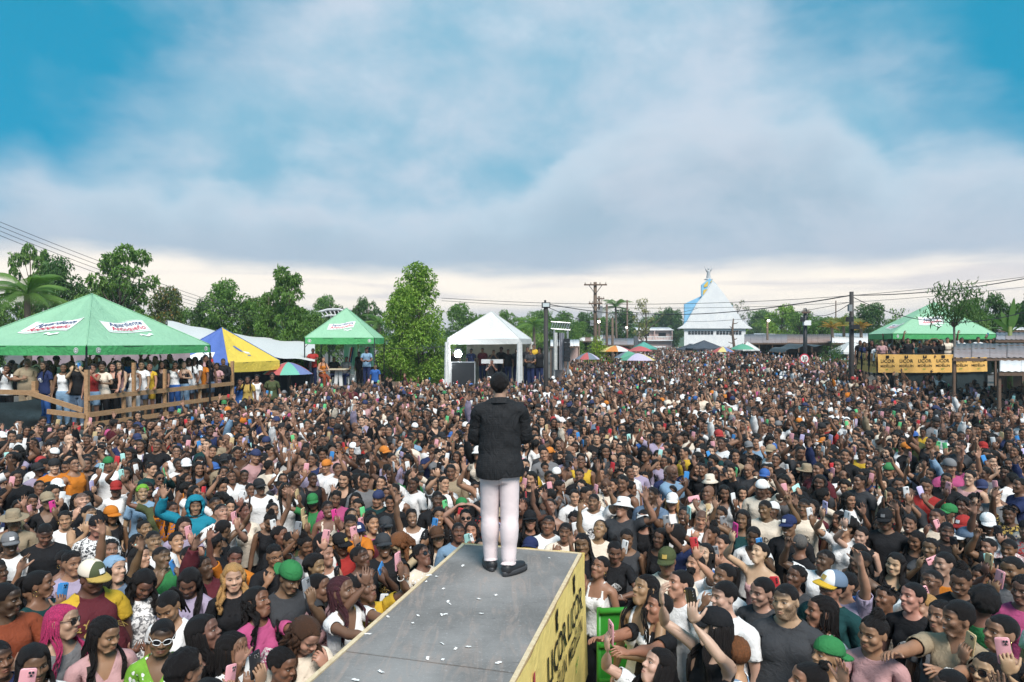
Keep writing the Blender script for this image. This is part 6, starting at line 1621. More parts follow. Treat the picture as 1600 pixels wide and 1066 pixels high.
def tree(px, pytop, D_, wpx, kind, leaf, label, seed=0, group='trees round the square', z0=0.0, name=None):
    top = at(px, pytop, D_); z0 = rise(D_) - .1; H = top.z - z0; key = (kind, seed % 3, leaf)
    if key not in _tmesh:
        (V, F, lv), (Vt, Ft) = tree_mesh(kind, seed % 3); me = make_mesh('crown', V, F, [MATS[leaf]], sm=False); a = me.attributes.new('leafv', 'FLOAT', 'POINT'); a.data.foreach_set('value', lv.astype(np.float32)); _tmesh[key] = (me, make_mesh('trunk', Vt, Ft, [bark]))
    me, tm = _tmesh[key]; W = wpx / FPX * D_; base = {'round': .86, 'cone': .62, 'open': .95, 'feather': .62, 'sparse': .98, 'bush': 1.35}[kind]
    root = bpy.data.objects.new(name or ('broadleaf_tree' if kind != 'bush' else 'bush'), None); link(root); root.location = (top.x, top.y, z0); root.rotation_euler = (0, 0, seed * 1.3)
    s = W / base
    root.scale = (s, s, H)
    link(bpy.data.objects.new('crown', me), root); link(bpy.data.objects.new('trunk', tm), root)
    tag(root, label, 'tree' if kind != 'bush' else 'bush', group); return root
def palm(px, pyhead, D_, frond, n, leaf, label, droop=1.0, trunk=True):
    root = empty('palm_tree'); c = at(px, pyhead, D_); R = np.random.RandomState(int(px))
    if trunk: g = MB(); g.tube([(c.x + .3, c.y, 0), (c.x + .1, c.y, c.z * .5), (c.x, c.y, c.z)], [.2, .15, .12], 8); g.build('trunk', bark, root, True)
    for i in range(n):
        a = i * 6.283 / n + R.uniform(-.2, .2); el = R.uniform(.15, 1.25); L = frond * R.uniform(.8, 1.15); m = 40; t = np.linspace(0, 1, m)
        hd = np.array([math.cos(a), math.sin(a), 0]); P = np.array(c)[None] + hd * (L * math.cos(el) * t + .25 * L * t * t * math.sin(el))[:, None] + np.array([0, 0, 1.]) * (L * math.sin(el) * t - droop * L * .62 * t ** 2)[:, None]
        V, F = tube(P, .035 * (1 - .8 * t) * frond / 3, 4); parts = [(V, F)]; d = np.gradient(P, axis=0); d /= np.linalg.norm(d, axis=1)[:, None]; side = np.cross(d, (0, 0, 1.)); side /= np.linalg.norm(side, axis=1)[:, None] + 1e-9
        P2 = np.repeat(P[2:], 2, 0); d2 = np.repeat(d[2:], 2, 0); s2_ = np.repeat(side[2:], 2, 0) * np.tile([1, -1], m - 2)[:, None]; ll = frond * .30 * np.repeat(np.sin(np.clip(t[2:] * 2.9 + .25, 0, 3.0)), 2)[:, None]
        tip = P2 + s2_ * ll * .8 + d2 * ll * .55 - np.array([0, 0, 1.]) * ll * .45; w = d2 * frond * .010
        Q = np.stack([P2 - w, P2 + w, tip], 1).reshape(-1, 3); parts.append((Q, np.arange(len(Q)).reshape(-1, 3))); V, F = merge(parts)
        me = make_mesh('frond', V, F, [MATS[leaf]], sm=False); at_ = me.attributes.new('leafv', 'FLOAT', 'POINT'); at_.data.foreach_set('value', np.full(len(V), R.rand() * .8, np.float32)); link(bpy.data.objects.new('frond', me), root)
    adopt(root, (c.x, c.y, 0)); tag(root, label, 'palm', 'palms')
tree(48, 384, 46, 78, 'open', 'leaf_mid', 'tall open-crowned tree rising behind the coconut palm', 1)
tree(100, 407, 42, 95, 'round', 'leaf_dark', 'dense dark tree between the open tree and the layered one', 0); tree(-10, 455, 44, 90, 'round', 'leaf_mid', 'bushy tree at the far side of the coconut palm', 2)
tree(188, 387, 39, 122, 'open', 'leaf_mid', 'layered broad-leaved tree just behind the large green canopy', 0); tree(175, 440, 43, 100, 'round', 'leaf_dark', 'lower dark tree filling in under the layered tree', 1)
tree(258, 452, 46, 66, 'round', 'leaf_olive', 'olive green round tree with yellowing leaves behind the marquee', 1)
tree(300, 484, 52, 60, 'round', 'leaf_mid', 'low round tree behind the white marquee', 2); tree(360, 441, 46, 100, 'round', 'leaf_mid', 'wide bushy tree above the yellow and blue canopy', 0); tree(330, 470, 47, 70, 'round', 'leaf_dark', 'dark undergrowth tree beneath the wide bushy one', 2); tree(400, 468, 50, 70, 'round', 'leaf_olive', 'olive tree between the bushy and feathery trees', 0)
tree(452, 422, 42, 82, 'feather', 'leaf_mid', 'tall feathery tree with drooping leaves left of the truss roof'.replace('left of', 'next to'), 1); tree(420, 452, 43, 62, 'feather', 'leaf_mid', 'shorter feathery tree beside the tall feathery one', 2); tree(480, 488, 48, 70, 'round', 'leaf_mid', 'round tree below the truss roof', 1)
tree(514, 464, 84, 70, 'round', 'leaf_mid', 'distant tree rising behind the truss roof', 0); tree(576, 468, 58, 62, 'round', 'leaf_dark', 'dark rounded tree behind the smaller green canopy', 2); tree(545, 500, 54, 60, 'round', 'leaf_mid', 'low tree just above the peak of the smaller green canopy', 1)
tree(655, 411, 38, 122, 'cone', 'leaf_bright', 'tall bright green conical tree between the two smaller canopies', 0); tree(626, 446, 37, 96, 'cone', 'leaf_bright', 'shorter bright green tree growing against the tall conical one', 1)
for i, (px, py, D_, w, lf) in enumerate(((722, 476, 66, 62, 'leaf_mid'), (752, 494, 72, 44, 'leaf_mid'), (795, 487, 90, 50, 'leaf_mid'), (828, 496, 84, 46, 'leaf_bright'), (846, 487, 100, 56, 'leaf_mid'), (880, 488, 96, 50, 'leaf_mid'), (912, 489, 88, 44, 'leaf_dark'), (905, 503, 80, 40, 'leaf_mid'), (970, 484, 98, 50, 'leaf_dark'), (945, 496, 104, 60, 'leaf_mid'), (1040, 488, 150, 60, 'leaf_mid'), (1052, 482, 146, 40, 'leaf_dark'), (1012, 496, 150, 60, 'leaf_mid'),
                                            (1192, 486, 145, 50, 'leaf_mid'), (1222, 478, 88, 62, 'leaf_bright'), (1250, 488, 84, 50, 'leaf_mid'), (1285, 497, 80, 56, 'leaf_mid'), (1184, 500, 145, 44, 'leaf_bright'), (1315, 497, 96, 60, 'leaf_mid'), (1358, 477, 66, 56, 'leaf_dark'), (1335, 492, 78, 50, 'leaf_mid'), (1390, 500, 84, 54, 'leaf_mid'), (1420, 504, 96, 50, 'leaf_mid'), (1540, 462, 46, 70, 'leaf_dark'), (1515, 470, 44, 52, 'leaf_mid'), (1590, 478, 52, 60, 'leaf_mid'), (1622, 452, 44, 60, 'leaf_dark'), (1660, 470, 40, 80, 'leaf_mid'))):
    near = ['beyond the white canopy', 'beyond the floodlight mast', 'beyond the utility poles', 'behind the pink house', 'beside the church', 'above the long zinc roof', 'behind the roadside pole', 'behind the wide green canopy'][0 if px < 810 else 1 if px < 890 else 2 if px < 985 else 3 if px < 1060 else 4 if px < 1200 else 5 if px < 1300 else 6 if px < 1450 else 7]
    tree(px, py, D_, w * 1.15, 'round', lf, '%s distant tree %s, %s' % ({'leaf_mid': 'mid green', 'leaf_bright': 'fresh bright green', 'leaf_dark': 'dark green'}[lf], near, ('tall ' if py < 486 else 'low ' if py > 498 else '') + ('wide crowned' if w > 54 else 'narrow crowned' if w < 48 else 'middling crown')), i)
tree(1010, 466, 95, 62, 'sparse', 'leaf_yellowish', 'thinly leaved yellowish tree above the pink house', 0); tree(1153, 470, 150, 50, 'sparse', 'leaf_olive', 'thinly leaved tree showing past the church roof', 1); tree(1405, 480, 60, 56, 'sparse', 'leaf_mid', 'thinly leaved dark tree behind the peak of the wide green canopy', 2)
tree(933, 531, 52, 62, 'bush', 'leaf_lime', 'rounded yellow-green bush at the foot of the utility pole', 0, 'bushes', name='bush'); tree(1300, 542, 42, 56, 'bush', 'leaf_dark', 'dark bush between the tarpaulin and the roadside pole', 1, 'bushes', name='bush'); tree(690, 560, 40, 60, 'bush', 'leaf_mid', 'green bush at the foot of the bright conical tree', 2, 'bushes', name='bush'); tree(900, 522, 60, 40, 'bush', 'leaf_mid', 'green bush between the speaker tower and the zinc roofs', 0, 'bushes')
palm(42, 462, 31, 2.6, 15, 'leaf_mid', 'coconut palm with drooping fronds behind the large green canopy'); palm(834, 510, 64, 2.6, 11, 'leaf_mid', 'palm behind the white canopy roof'); palm(962, 480, 88, 2.8, 11, 'leaf_mid', 'palm among the utility poles'); palm(592, 506, 46, 1.9, 11, 'leaf_mid', 'palm between the smaller canopy and the conical tree')
palm(1318, 508, 58, 1.7, 13, 'leaf_yellowish', 'yellow-green palm behind the roadside pole', .7); palm(1300, 512, 57, 1.1, 12, 'leaf_orange', 'orange-leaved palm beside the yellow-green palm', .7); palm(1345, 512, 57, 1.1, 12, 'leaf_orange', 'orange-leaved palm on the other side of the roadside pole', .7)
# banana plant
bn = empty('banana_plant'); c = at(1578, 520, 34)
for i, (a, el, L) in enumerate(((.2, 1.45, 1.9), (2.9, .9, 1.8), (.1, .7, 1.6), (3.4, .55, 1.5), (.6, 1.1, 1.5), (2.2, 1.2, 1.4))):
    hd = Vector((math.cos(a), math.sin(a) * .4, 0)); g = MB()
    def f(u, v): t = u; p = c + hd * (L * math.cos(el) * t) + Vector((0, 0, L * math.sin(el) * t - .45 * L * t * t * math.cos(el))); w = .26 * math.sin(math.pi * min(1, t * .96 + .04)) ** .6; return tuple(p + Vector((-hd.y, hd.x, 0)).lerp(Vector((math.sin(el) * .9, 0, -.0)), .8) * (w * (v - .5) * 2) + Vector((0, 0, -.06 * abs(v - .5))))
    g.grid(f, 12, 4); o = g.build('banana_leaf', MATS['leaf_mid'], bn, True)
g = MB(); g.tube([(c.x, c.y, 0), (c.x, c.y, c.z + .3)], [.16, .09], 8); g.build('stem', plain('banana_stem', (.16, .20, .06), .6), bn, True); adopt(bn, (c.x, c.y, 0)); tag(bn, 'banana plant with one upright paddle leaf behind the pale zinc roof', 'plant')
# slender young tree in front of the wide canopy
yt = empty('young_tree'); b0 = at(1492, 545, 27.0); R = np.random.RandomState(4)
g = MB(); zt = at(0, 512, 27.0).z; g.tube([(b0.x + .06, b0.y, 0), (b0.x + .05, b0.y, 1.6), (b0.x, b0.y, 2.8), (b0.x - .03, b0.y, zt)], [.065, .06, .05, .04], 8); g.build('trunk', wood_material('grey_bark', (.20, .18, .16), (.11, .095, .085)), yt, True)
tips = []
for i in range(11):
    px, py = R.uniform(1458, 1522), R.uniform(452, 490); q = at(px, py, 27.0 + R.uniform(-.7, .7)); p = Vector((b0.x - .03, b0.y, zt)); mid = p.lerp(q, .45) + Vector((0, 0, .05)); g = MB(); g.tube([tuple(p), tuple(mid), tuple(q)], [.026, .018, .006], 6); g.build('branch', MATS['grey_bark'], yt, True); tips += [q, mid.lerp(q, .6)]
N = 1150; cen = np.array([tuple(tips[i]) for i in R.randint(0, len(tips), N)]) + R.normal(size=(N, 3)) * (.24, .24, .18); dd = R.normal(size=(N, 3)) * (.6, .6, .25) - (0, 0, .75)
V, F, lv = leaf_mesh(cen, dd, .24, .17, 3); me = make_mesh('crown', V, F, [MATS['leaf_dark']], sm=False); a = me.attributes.new('leafv', 'FLOAT', 'POINT'); a.data.foreach_set('value', lv.astype(np.float32)); link(bpy.data.objects.new('crown', me), yt)
adopt(yt, (b0.x, b0.y, 0)); tag(yt, 'slender young tree with dark drooping leaves in front of the wide green canopy', 'tree')
# far wooded rise
g = MB(); g.grid(lambda u, v: (-420 + 840 * u, 330 + 60 * v, -1 + v * (9 + 5 * math.sin(u * 21) + 3 * math.sin(u * 57))), 80, 6)
def far_green():
    m, t, p = material('far_wood'); co = t.node('ShaderNodeTexCoord').outputs['Object']; n = t.noise(co, .35, 5, .7); t.put(p.inputs['Base Color'], t.mix(n, (.03, .07, .025, 1), (.09, .15, .06, 1))); p.inputs['Roughness'].default_value = 1; t.put(p.inputs['Normal'], t.bump(n, 1.0, 2.0)); return m
tag(g.build('hills', far_green()), 'low wooded rise on the horizon', kind='structure')
# ---------------------------------------------------------------- the performer on the runway
cloth_material('cloth_truck', 'obj', None); cloth_material('cloth_badge', 'obj', None)
def truck():      # trucker cap: front panel of the second colour
    m, t, p = material('cloth_truck'); MATS['cloth_truck'] = m; base = own_color(t, 'obj', ''); c2 = t.attr('color2', 'OBJECT', 'Color'); x, y, z = t.xyz(t.attr('rest', out='Vector'))
    t.put(p.inputs['Base Color'], t.mix(t.lt(t.add(y, t.mul(t.abs(x), .35)), -.022), base, c2)); p.inputs['Roughness'].default_value = .85
truck()
def jacket_cloth():
    m, t, p = material('cloth_jacket'); r = t.attr('rest', out='Vector'); x, y, z = t.xyz(r)
    n = t.noise(r, 14, 4, .6, .8); t.put(p.inputs['Base Color'], t.mix(n, (.010, .011, .013, 1), (.022, .022, .024, 1))); p.inputs['Roughness'].default_value = .8; p.inputs['Specular IOR Level'].default_value = .25
    rib = t.m('SINE', t.mul(z, 420.0)); t.put(p.inputs['Normal'], t.bump(t.add(t.mul(.015, rib), t.noise(t.vec(t.mul(x, 2.0), t.mul(y, 2.0), z), 9, 3, .5, 1.2)), .7, .03)); return m
jacket_cloth(); MATS['cloth_jacketcloth'] = MATS['cloth_jacket']
def denim():
    m, t, p = material('cloth_denim'); r = t.attr('rest', out='Vector'); x, y, z = t.xyz(r); base = own_color(t, 'obj', '')
    n = t.noise(r, 9, 4, .6, .6); seam = t.lt(t.abs(t.sub(t.abs(t.sub(t.abs(x), .10)), .085)), .003)
    col = t.mix(t.mul(.35, n), base, t.mix(1, base, (.86, .80, .80), 'MULTIPLY')); col = t.mix(t.mul(.5, seam), col, (.45, .36, .34, 1))
    t.put(p.inputs['Base Color'], col); p.inputs['Roughness'].default_value = .85; t.put(p.inputs['Normal'], t.bump(t.add(t.noise(t.vec(t.mul(x, 8.0), t.mul(y, 8.0), t.mul(z, 11.0)), 1.3, 2, .45, .8), t.mul(.03, t.noise(r, 500, 1))), .22, .015)); return m
denim()
sp = dict(sex='m', lod='full', height=1.76, heavy=.0, skin=(.36, .22, .155), hair='short', hairc='black', top='jacket', topc=(.012, .012, .014), pat='jacketcloth', bottom='jeans', botc=(.74, .63, .63), shoes=(.02, .02, .023), smile=.1,
          armL=('mic', dict(w=(.08, -.26, 1.20), pole=(.75, .9, -.7))), armR=('mic', dict(w=(.10, -.26, 1.22), pole=(.75, .9, -.7))), head=(-14, 3, 0), lean=2,
          legs={'L': (6, 5, -1.5, 10), 'R': (-6, 2, -2.0, 48)}, hs=1.06)
px_, py_ = 781, 888; Dp = (CAM_Z - DECK) * FPX / (py_ - 533)
pf, hands, parts = make_person(sp, ((px_ - 800) / FPX * Dp, Dp - .05, DECK + .004), 184, 'performer in black overshirt and white jeans standing on the runway, back to the stage', 'performer')
for o in pf.children:
    if o.name.startswith('trousers'): o.data.materials.clear(); o.data.materials.append(MATS['cloth_denim'])
# collar, back pocket flaps, shoe soles, microphone
k = 1.76 / 1.75
a = np.linspace(0, 2 * math.pi, 25); V = []
for r_, z in ((.072, 1.486), (.076, 1.528), (.084, 1.528), (.104, 1.478)): V.append(np.stack([r_ * np.sin(a) * 1.0, .022 + r_ * np.cos(a) * .95, z + .012 * np.cos(a)], 1))
V = np.concatenate(V); i = np.arange(3)[:, None] * 25; j = np.arange(24)[None]; F = quads_to_tris(np.stack([i + j, i + j + 1, i + 26 + j, i + 25 + j], 2).reshape(-1, 4))
T_ = template('m', 'full'); M_ = solve_pose(T_, 2, 0, 0, (-14, 3, 0), arm_spec(sp['armL']), arm_spec(sp['armR']), sp['legs'])
co = bpy.data.objects.new('collar', make_mesh('collar', pose_verts(V, one_bone(len(V), 'chest'), M_) * k, F, [MATS['cloth_jacket']], V)); link(co, pf)
for s_, b_ in ((1, 'footL'), (-1, 'footR')):
    P = []; u = np.linspace(0, 2 * math.pi, 21)[:-1]
    for z, gr in ((-.012, 1.0), (.020, 1.02), (.030, .98)): P.append(np.stack([s_ * .104 + .053 * gr * np.cos(u) * (1 - .12 * np.sin(u)), -.048 + .150 * gr * np.sin(u), np.full(20, z)], 1))
    V = np.concatenate(P); i = np.arange(2)[:, None] * 20; j = np.arange(20)[None]; j2 = (j + 1) % 20; F = quads_to_tris(np.stack([i + j, i + j2, i + 20 + j2, i + 20 + j], 2).reshape(-1, 4)); c = np.arange(1, 19); F = np.concatenate([F, np.stack([0 * c, c, c + 1], 1) + 40, np.stack([0 * c, c + 1, c], 1)])
    so = bpy.data.objects.new('sole', make_mesh('sole', pose_verts(V, one_bone(len(V), b_), M_) * k, F, [plain('sole_rubber', (.05, .05, .055), .5)], V)); link(so, pf)
w, fd, pn, _ = hands['R']; Rz = rotz(math.radians(184)); org = np.array(pf.location); wr = Rz @ w + org; f_ = Rz @ fd; n_ = Rz @ pn
c = wr + f_ * .07 + n_ * .03; ax_ = unit(np.cross(f_, n_)); 
if ax_[2] < 0: ax_ = -ax_
g = MB(); g.tube([tuple(c - ax_ * .10), tuple(c + ax_ * .09)], [.012, .016], 10); mic = g.build('microphone', MATS['black_paint'], None, True)
g = MB(); V, F = lathe([(.016, 0), (.026, .012), (.029, .03), (.022, .05), (.001, .058)], 12, (0, 0), 1, 1); e1 = unit(np.cross(ax_, (1, 0, 0))); e2 = np.cross(ax_, e1); g.raw(c + ax_ * .09 + V[:, 0:1] * e1 + V[:, 1:2] * e2 + V[:, 2:3] * ax_, F.tolist()); g.build('mesh_head', steel, mic, True)
tag(mic, 'black handheld microphone in the performer\'s hands', 'microphone')
# ---------------------------------------------------------------- people that can be told apart
COL = {'black': (.013, .013, .015), 'charcoal': (.045, .047, .052), 'white': (.78, .77, .76), 'cream': (.74, .64, .52), 'pink': (.72, .42, .42), 'rose': (.66, .12, .30), 'red': (.50, .045, .04), 'maroon': (.10, .018, .025), 'orange': (.80, .26, .03), 'yellow': (.82, .52, .05),
       'green': (.05, .28, .09), 'lime': (.25, .55, .06), 'teal': (.02, .13, .13), 'blue': (.05, .16, .50), 'navy': (.02, .03, .09), 'sky': (.32, .50, .70), 'lilac': (.52, .44, .60), 'grey': (.25, .25, .26), 'beige': (.46, .36, .24), 'rust': (.34, .08, .035), 'brown': (.14, .07, .04), 'denim': (.18, .26, .38), 'purple': (.12, .05, .14), 'mint': (.38, .68, .62), 'turquoise': (.02, .30, .42), 'olive': (.10, .12, .05), 'gold': (.65, .45, .12)}
for c_ in COL:
    if c_ not in ('black', 'charcoal', 'white', 'cream', 'navy', 'maroon'): COL[c_] = tuple(v * .68 for v in COL[c_])
COL['teal'] = (.010, .048, .050)
HAIRW = {'crop': 'cropped hair', 'fade': 'faded flat-top hair', 'twist': 'short twisted curls', 'cornrow': 'cornrows', 'sleek': 'hair slicked back', 'long': 'smooth hair', 'afro': 'round afro', 'curly': 'short curly hair', 'braids': 'long braids', 'straight': 'long straight hair', 'wavy': 'long wavy hair', 'pony': 'high ponytail', 'bun': 'bun on top', 'rowpony': 'cornrows and ponytail', 'topknot': 'braided topknot', 'spikes': 'short loose twists', 'bald': 'shaved head'}
HATW = {'cap': 'cap', 'backcap': 'backward cap', 'bucket': 'bucket hat', 'fedora': 'brimmed hat', 'visor': 'visor', 'wrap': 'head scarf', 'beanie': 'beanie', 'hoodcap': 'hood'}
TOPW = {'tee': 'T-shirt', 'polo': 'polo shirt', 'vneck': 'blouse', 'tank': 'tank top', 'strap': 'strappy top', 'bare': 'strapless top', 'long': 'long-sleeved shirt', 'hood': 'hoodie', 'jacket': 'jacket'}
ARMW = {'phone': 'filming on a %s phone', 'phone2': 'filming two-handed on a %s phone', 'high': 'lifting a %s phone high', 'wave': 'waving an open hand', 'wave2': 'stretching a hand up', 'fist': 'raising a fist', 'point': 'pointing up', 'chin': 'hand at chin', 'head': 'arm over head', 'reach': 'reaching forward', 'chest': 'hand on chest', 'fold': 'arms folded', 'rail': 'hands on the rail', 'low': 'holding a %s phone low'}
PHC = {'pink': (.80, .38, .42), 'white': (.80, .80, .80), 'black': (.02, .02, .024), 'blue': (.06, .26, .60), 'mint': (.45, .78, .72), 'lilac': (.55, .48, .72), 'red': (.62, .05, .06), 'gold': (.62, .46, .25), 'green': (.16, .62, .25), 'grey': (.28, .29, .31), 'magenta': (.75, .06, .30), 'yellow': (.80, .66, .12)}
used_labels = {}
STEP = .27      # raised kerb in front of the stage
def describe(sp, pc, where):
    c = sp.get('cname', ''); pat = {'floral': 'floral ', 'stripe': 'striped ', 'blotch': 'patterned ', 'dots': 'dotted ', 'logo': 'printed '}.get(sp.get('pat'), '')
    top = '%s %s%s' % (c, pat, TOPW[sp['top']])
    hd = ('%s %s' % (sp.get('hname', 'dark'), HATW[sp['hat']])) if sp.get('hat') else ((sp['hairc'] + ' ' if sp.get('hairc', 'black') != 'black' else '') + HAIRW[sp['hair']])
    arms = [a if isinstance(a, str) else (a[0] if a else None) for a in (sp.get('armL'), sp.get('armR'))]
    act = next((ARMW[a] for a in arms if a in ARMW), '')
    if '%s' in act: act = act % pc if pc else 'hands raised'
    ex = {'sun': ', sunglasses', 'white': ', white sunglasses', 'clear': ', glasses'}.get(sp.get('glasses'), '') or (', gold hoops' if sp.get('ear') == 'hoop' else '')
    lab = 'person with %s in %s%s%s%s' % (hd, top, ex, (', ' + act) if act else '', (', ' + where) if where else '')
    w = lab.split()
    return ' '.join(w[:16]).rstrip(',')
def chest_text(b, parts, s, size, zc, colr, arc):
    """lettering printed on the chest: laid out flat in the rest pose, carried on to the posed shirt by local fits"""
    P = next(p for p in parts if p[6] == 'body' and p[3][0].startswith('cloth')); m = P[5][:, 1] < -.02; RX = P[5][m][:, (0, 2)]; PV = P[1][m]; sh = next(o for o in b.children if o.type == 'MESH' and o.data.materials[0].name.startswith('cloth'))
    def lay(Q, off):
        out = []
        for q in Q:
            i = np.argsort(((RX - q) ** 2).sum(1))[:14]; A_ = np.column_stack([RX[i] - q, np.ones(14)]); c = np.linalg.lstsq(A_, PV[i], rcond=None)[0]; n = unit(np.cross(c[0], c[1])); out.append(c[2] + n * off)
        return out
    V, F = text_mesh(s, size, .006)
    if colr == 'strap':
        Q = np.array([(-.085 + dx, z) for z in np.linspace(1.44, 1.02, 15) for dx in (-.022, .022)]); g = MB(); g.raw(lay(Q, .010), [(2 * i, 2 * i + 1, 2 * i + 3, 2 * i + 2) for i in range(14)]); g.build('strap', ink, b); Q = np.column_stack([-.085 + V[:, 1], zc - V[:, 0]]); o = .016; mt = MATS['print_white']
    else: Q = np.column_stack([V[:, 0], zc + V[:, 1] - arc * V[:, 0] ** 2 * 8]); o = .007; mt = plain('print_' + colr, COL[colr], .7)
    g = MB(); g.raw(lay(Q, o), F); g.build('lettering', mt, sh if colr != 'strap' else b)
PEOPLE = []      # ground positions taken so far: (x, y)
NPH = [0]
def add_person(px, py, sex, skin, hair, top, col, fy=None, pitch=None, pose='', where='in the packed crowd', D=None, zfoot=0.0, group='people packed in front of the stage', phone=None, label=None, lod=None, zh=None, h=None, roll=0, **kw):
    """px, py = centre of the head in the photograph; the head's height above the ground gives the distance"""
    R = random.Random(int(px * 31 + py * 7)); zfoot = zfoot or (rise((CAM_Z - 1.6) * FPX / (py - 533)) if D is None else 0)
    if zfoot == 0 and D is None and py >= 888: zfoot = STEP
    if h is None: h = R.gauss(1.73, .05) if sex == 'm' else R.gauss(1.64, .045)
    h = min(max(h, 1.5), 1.9); zc = zfoot + (zh if zh else h * .935)
    if D is None: D = (CAM_Z - zc) * FPX / (py - 533)
    else: h = (CAM_Z - (py - 533) / FPX * D - zfoot) / .935 if zh is None and kw.pop('fit', True) else h
    x = (px - 800) / FPX * D
    tx, ty = -.08 - x, 6.1 - D                                                # towards the performer on the runway
    if fy is not None and D < 12: fy = max(-135, min(165, fy - .9 * math.degrees(math.atan2(x, D)))) if abs(fy) < 100 else fy
    if fy is None: fy = max(-78, min(78, math.degrees(math.atan2(tx, -ty if D > 6.6 else max(.35, -ty)))))  + R.uniform(-16, 16)
    if pitch is None: pitch = -min(20, .6 * math.degrees(math.atan2(1.3, math.hypot(tx, ty)))) + R.uniform(-5, 8)
    sp = dict(sex=sex, lod=lod or ('hi' if D < 5.7 else 'mid'), height=h, skin=SKINS[skin] if isinstance(skin, str) else skin, hair=hair, top=top, topc=COL[col], cname=col, seed=int(px) % 97, smile=R.choice((0., .1, .1, .2, .3, .4, .8)), face=(R.uniform(.93, 1.07), R.uniform(.93, 1.08)), shaved=.8 if hair in ('fade', 'crop', 'bald') else .3)
    sp['skin'] = tuple(c * R.uniform(.92, 1.1) for c in sp['skin'])
    kw = dict(kw)
    for a in ('hatc', 'brimc', 'frontc', 'col2', 'patch', 'botc'):
        if isinstance(kw.get(a), str):
            if a == 'hatc': sp['hname'] = kw[a]
            kw[a] = COL[kw[a]]
    sp.update(kw)
    if not pose and zfoot < .6 and D > 6.2 and D < 12 and not label and R.random() < .6:
        pose = R.choice(['high/', '/high', 'wave2/', '/wave2', 'phone/', '/phone', '/wave', 'phone2/phone2']); phone = phone or (R.choice(['white', 'black', 'pink', 'grey', 'blue', 'mint', 'gold']) if 'h' in pose else None)
    if top == 'tee' and 'pat' not in sp and D < 12 and R.random() < .35: sp['pat'] = 'logo'; sp['col2'] = COL['black' if sum(COL[col]) > 1 else R.choice(['white', 'gold', 'red'])]
    if pose:
        p = pose.split('/'); sp['armL'] = p[0] or None
        if len(p) > 1: sp['armR'] = p[1] or None
    for s in ('armL', 'armR'):
        if sp.get(s) is None: sp[s] = ('down', {})
    yw = fy * .62; sp['head'] = (fy * .38, pitch, roll or R.uniform(-7, 7)); sp.setdefault('twist', R.uniform(-8, 8))
    loc = (x, D, zfoot)
    lab = label or describe(sp, phone, where)
    if lab in used_labels and PEOPLE:
        k = min(range(len(PEOPLE)), key=lambda i: (PEOPLE[i][0] - x) ** 2 + (PEOPLE[i][1] - D) ** 2); lab = ' '.join(lab.split(', ')[0].split()[:9]) + ' beside one in ' + PEOPLE[k][2]
    used_labels[lab] = 1
    b, hands, parts = make_person(sp, loc, yw, lab, group)
    for tx in kw.get('texts', ()): chest_text(b, parts, *tx)
    PEOPLE.append((x, D, col + ' ' + TOPW[top]))
    if phone:
        for s in ('L', 'R'):
            a = sp.get('arm' + s); a = a if isinstance(a, str) else a[0]
            if a in ('phone', 'phone2', 'high', 'low') and s in hands:
                if a == 'phone2' and s == 'R': continue
                M = hand_phone_matrix(hands[s], loc, yw, flat=(a == 'phone2' and sp['seed'] % 3 == 0)); NPH[0] += 1
                who = '%s %s' % (col, TOPW[top]); who2 = (sp.get('hname', 'dark') + ' ' + HATW[sp['hat']]) if sp.get('hat') else HAIRW[hair]
                act = {'phone': 'held up', 'phone2': 'held in two hands', 'high': 'held high overhead', 'low': 'held low'}[a]
                make_phone(M, PHC[phone], '%s phone %s by person in %s with %s' % (phone, act, who, who2), NPH[0] % 2, lit=kw.get('lit', False)); break
    return b
A = add_person
# nearest people, left of the runway
A(141, 900, 'm', 'k', 'crop', 'tee', 'maroon', 40, 12, 'down/down', h=1.80, heavy=.95, pat='raglan', col2='yellow', hat='cap', hatc='cream', frontc='olive', brimc='gold', patch='white', texts=(('AVERY · QUEENS', .062, 1.33, 'gold', .5), ('QG', .10, 1.24, 'gold', 0)), label='heavy person in maroon shirt with yellow raglan sleeves and trucker cap', zh=1.68)
A(160, 990, 'f', 'm', 'braids', 'vneck', 'pink', 52, 14, 'down/', ear='hoop', h=1.66, texts=(('GUESS', .045, 1.25, 'strap', 0),), label='person with beaded braids and hoop earrings in pale pink ruched blouse')
A(250, 996, 'f', 'd', 'crop', 'vneck', 'lime', 6, 6, '', pat='floral', col2='white', glasses='white', h=1.62, label='person in white sunglasses and lime floral shirt')
A(220, 907, 'f', 'd', 'wavy', 'tee', 'white', 10, 32, 'low/low', pat='blotch', col2='grey', label='person with long wavy hair looking down in white patterned shirt')
A(270, 944, 'f', 'm', 'pony', 'vneck', 'white', -20, 24, '', ear='drop', smile=.8, label='smiling person with high ponytail and drop earring in white blouse')
A(325, 990, 'f', 'd', 'straight', 'tank', 'black', 70, -14, '', ear='drop', label='person with long straight hair turned sideways in black tank top', h=1.66)
A(366, 1018, 'f', 'd', 'braids', 'tee', 'white', 72, -6, '/phone', ear='hoop', phone='white', label='person with long braids in white T-shirt holding a phone beside the runway', h=1.60)
A(290, 1048, 'f', 'm', 'curly', 'tee', 'black', 150, 0, '/phone', phone='pink', lit=True, label='curly-haired person seen from behind with a lit phone screen', h=1.62)
A(365, 903, 'f', 'l', 'wavy', 'tee', 'black', 8, 2, 'low/', hairc='blond', phone='pink', smile=.1, label='person with blond curls in black T-shirt holding a pink phone')
A(252, 872, 'm', 'd', 'crop', 'tee', 'green', 45, -10, '', beard=.5)
A(215, 850, 'f', 'd', 'braids', 'bare', 'black', 48, -6, '')
A(70, 832, 'm', 'd', 'fade', 'tee', 'black', 10, 22, '', label='person with flat-top hair looking down in plain black T-shirt')
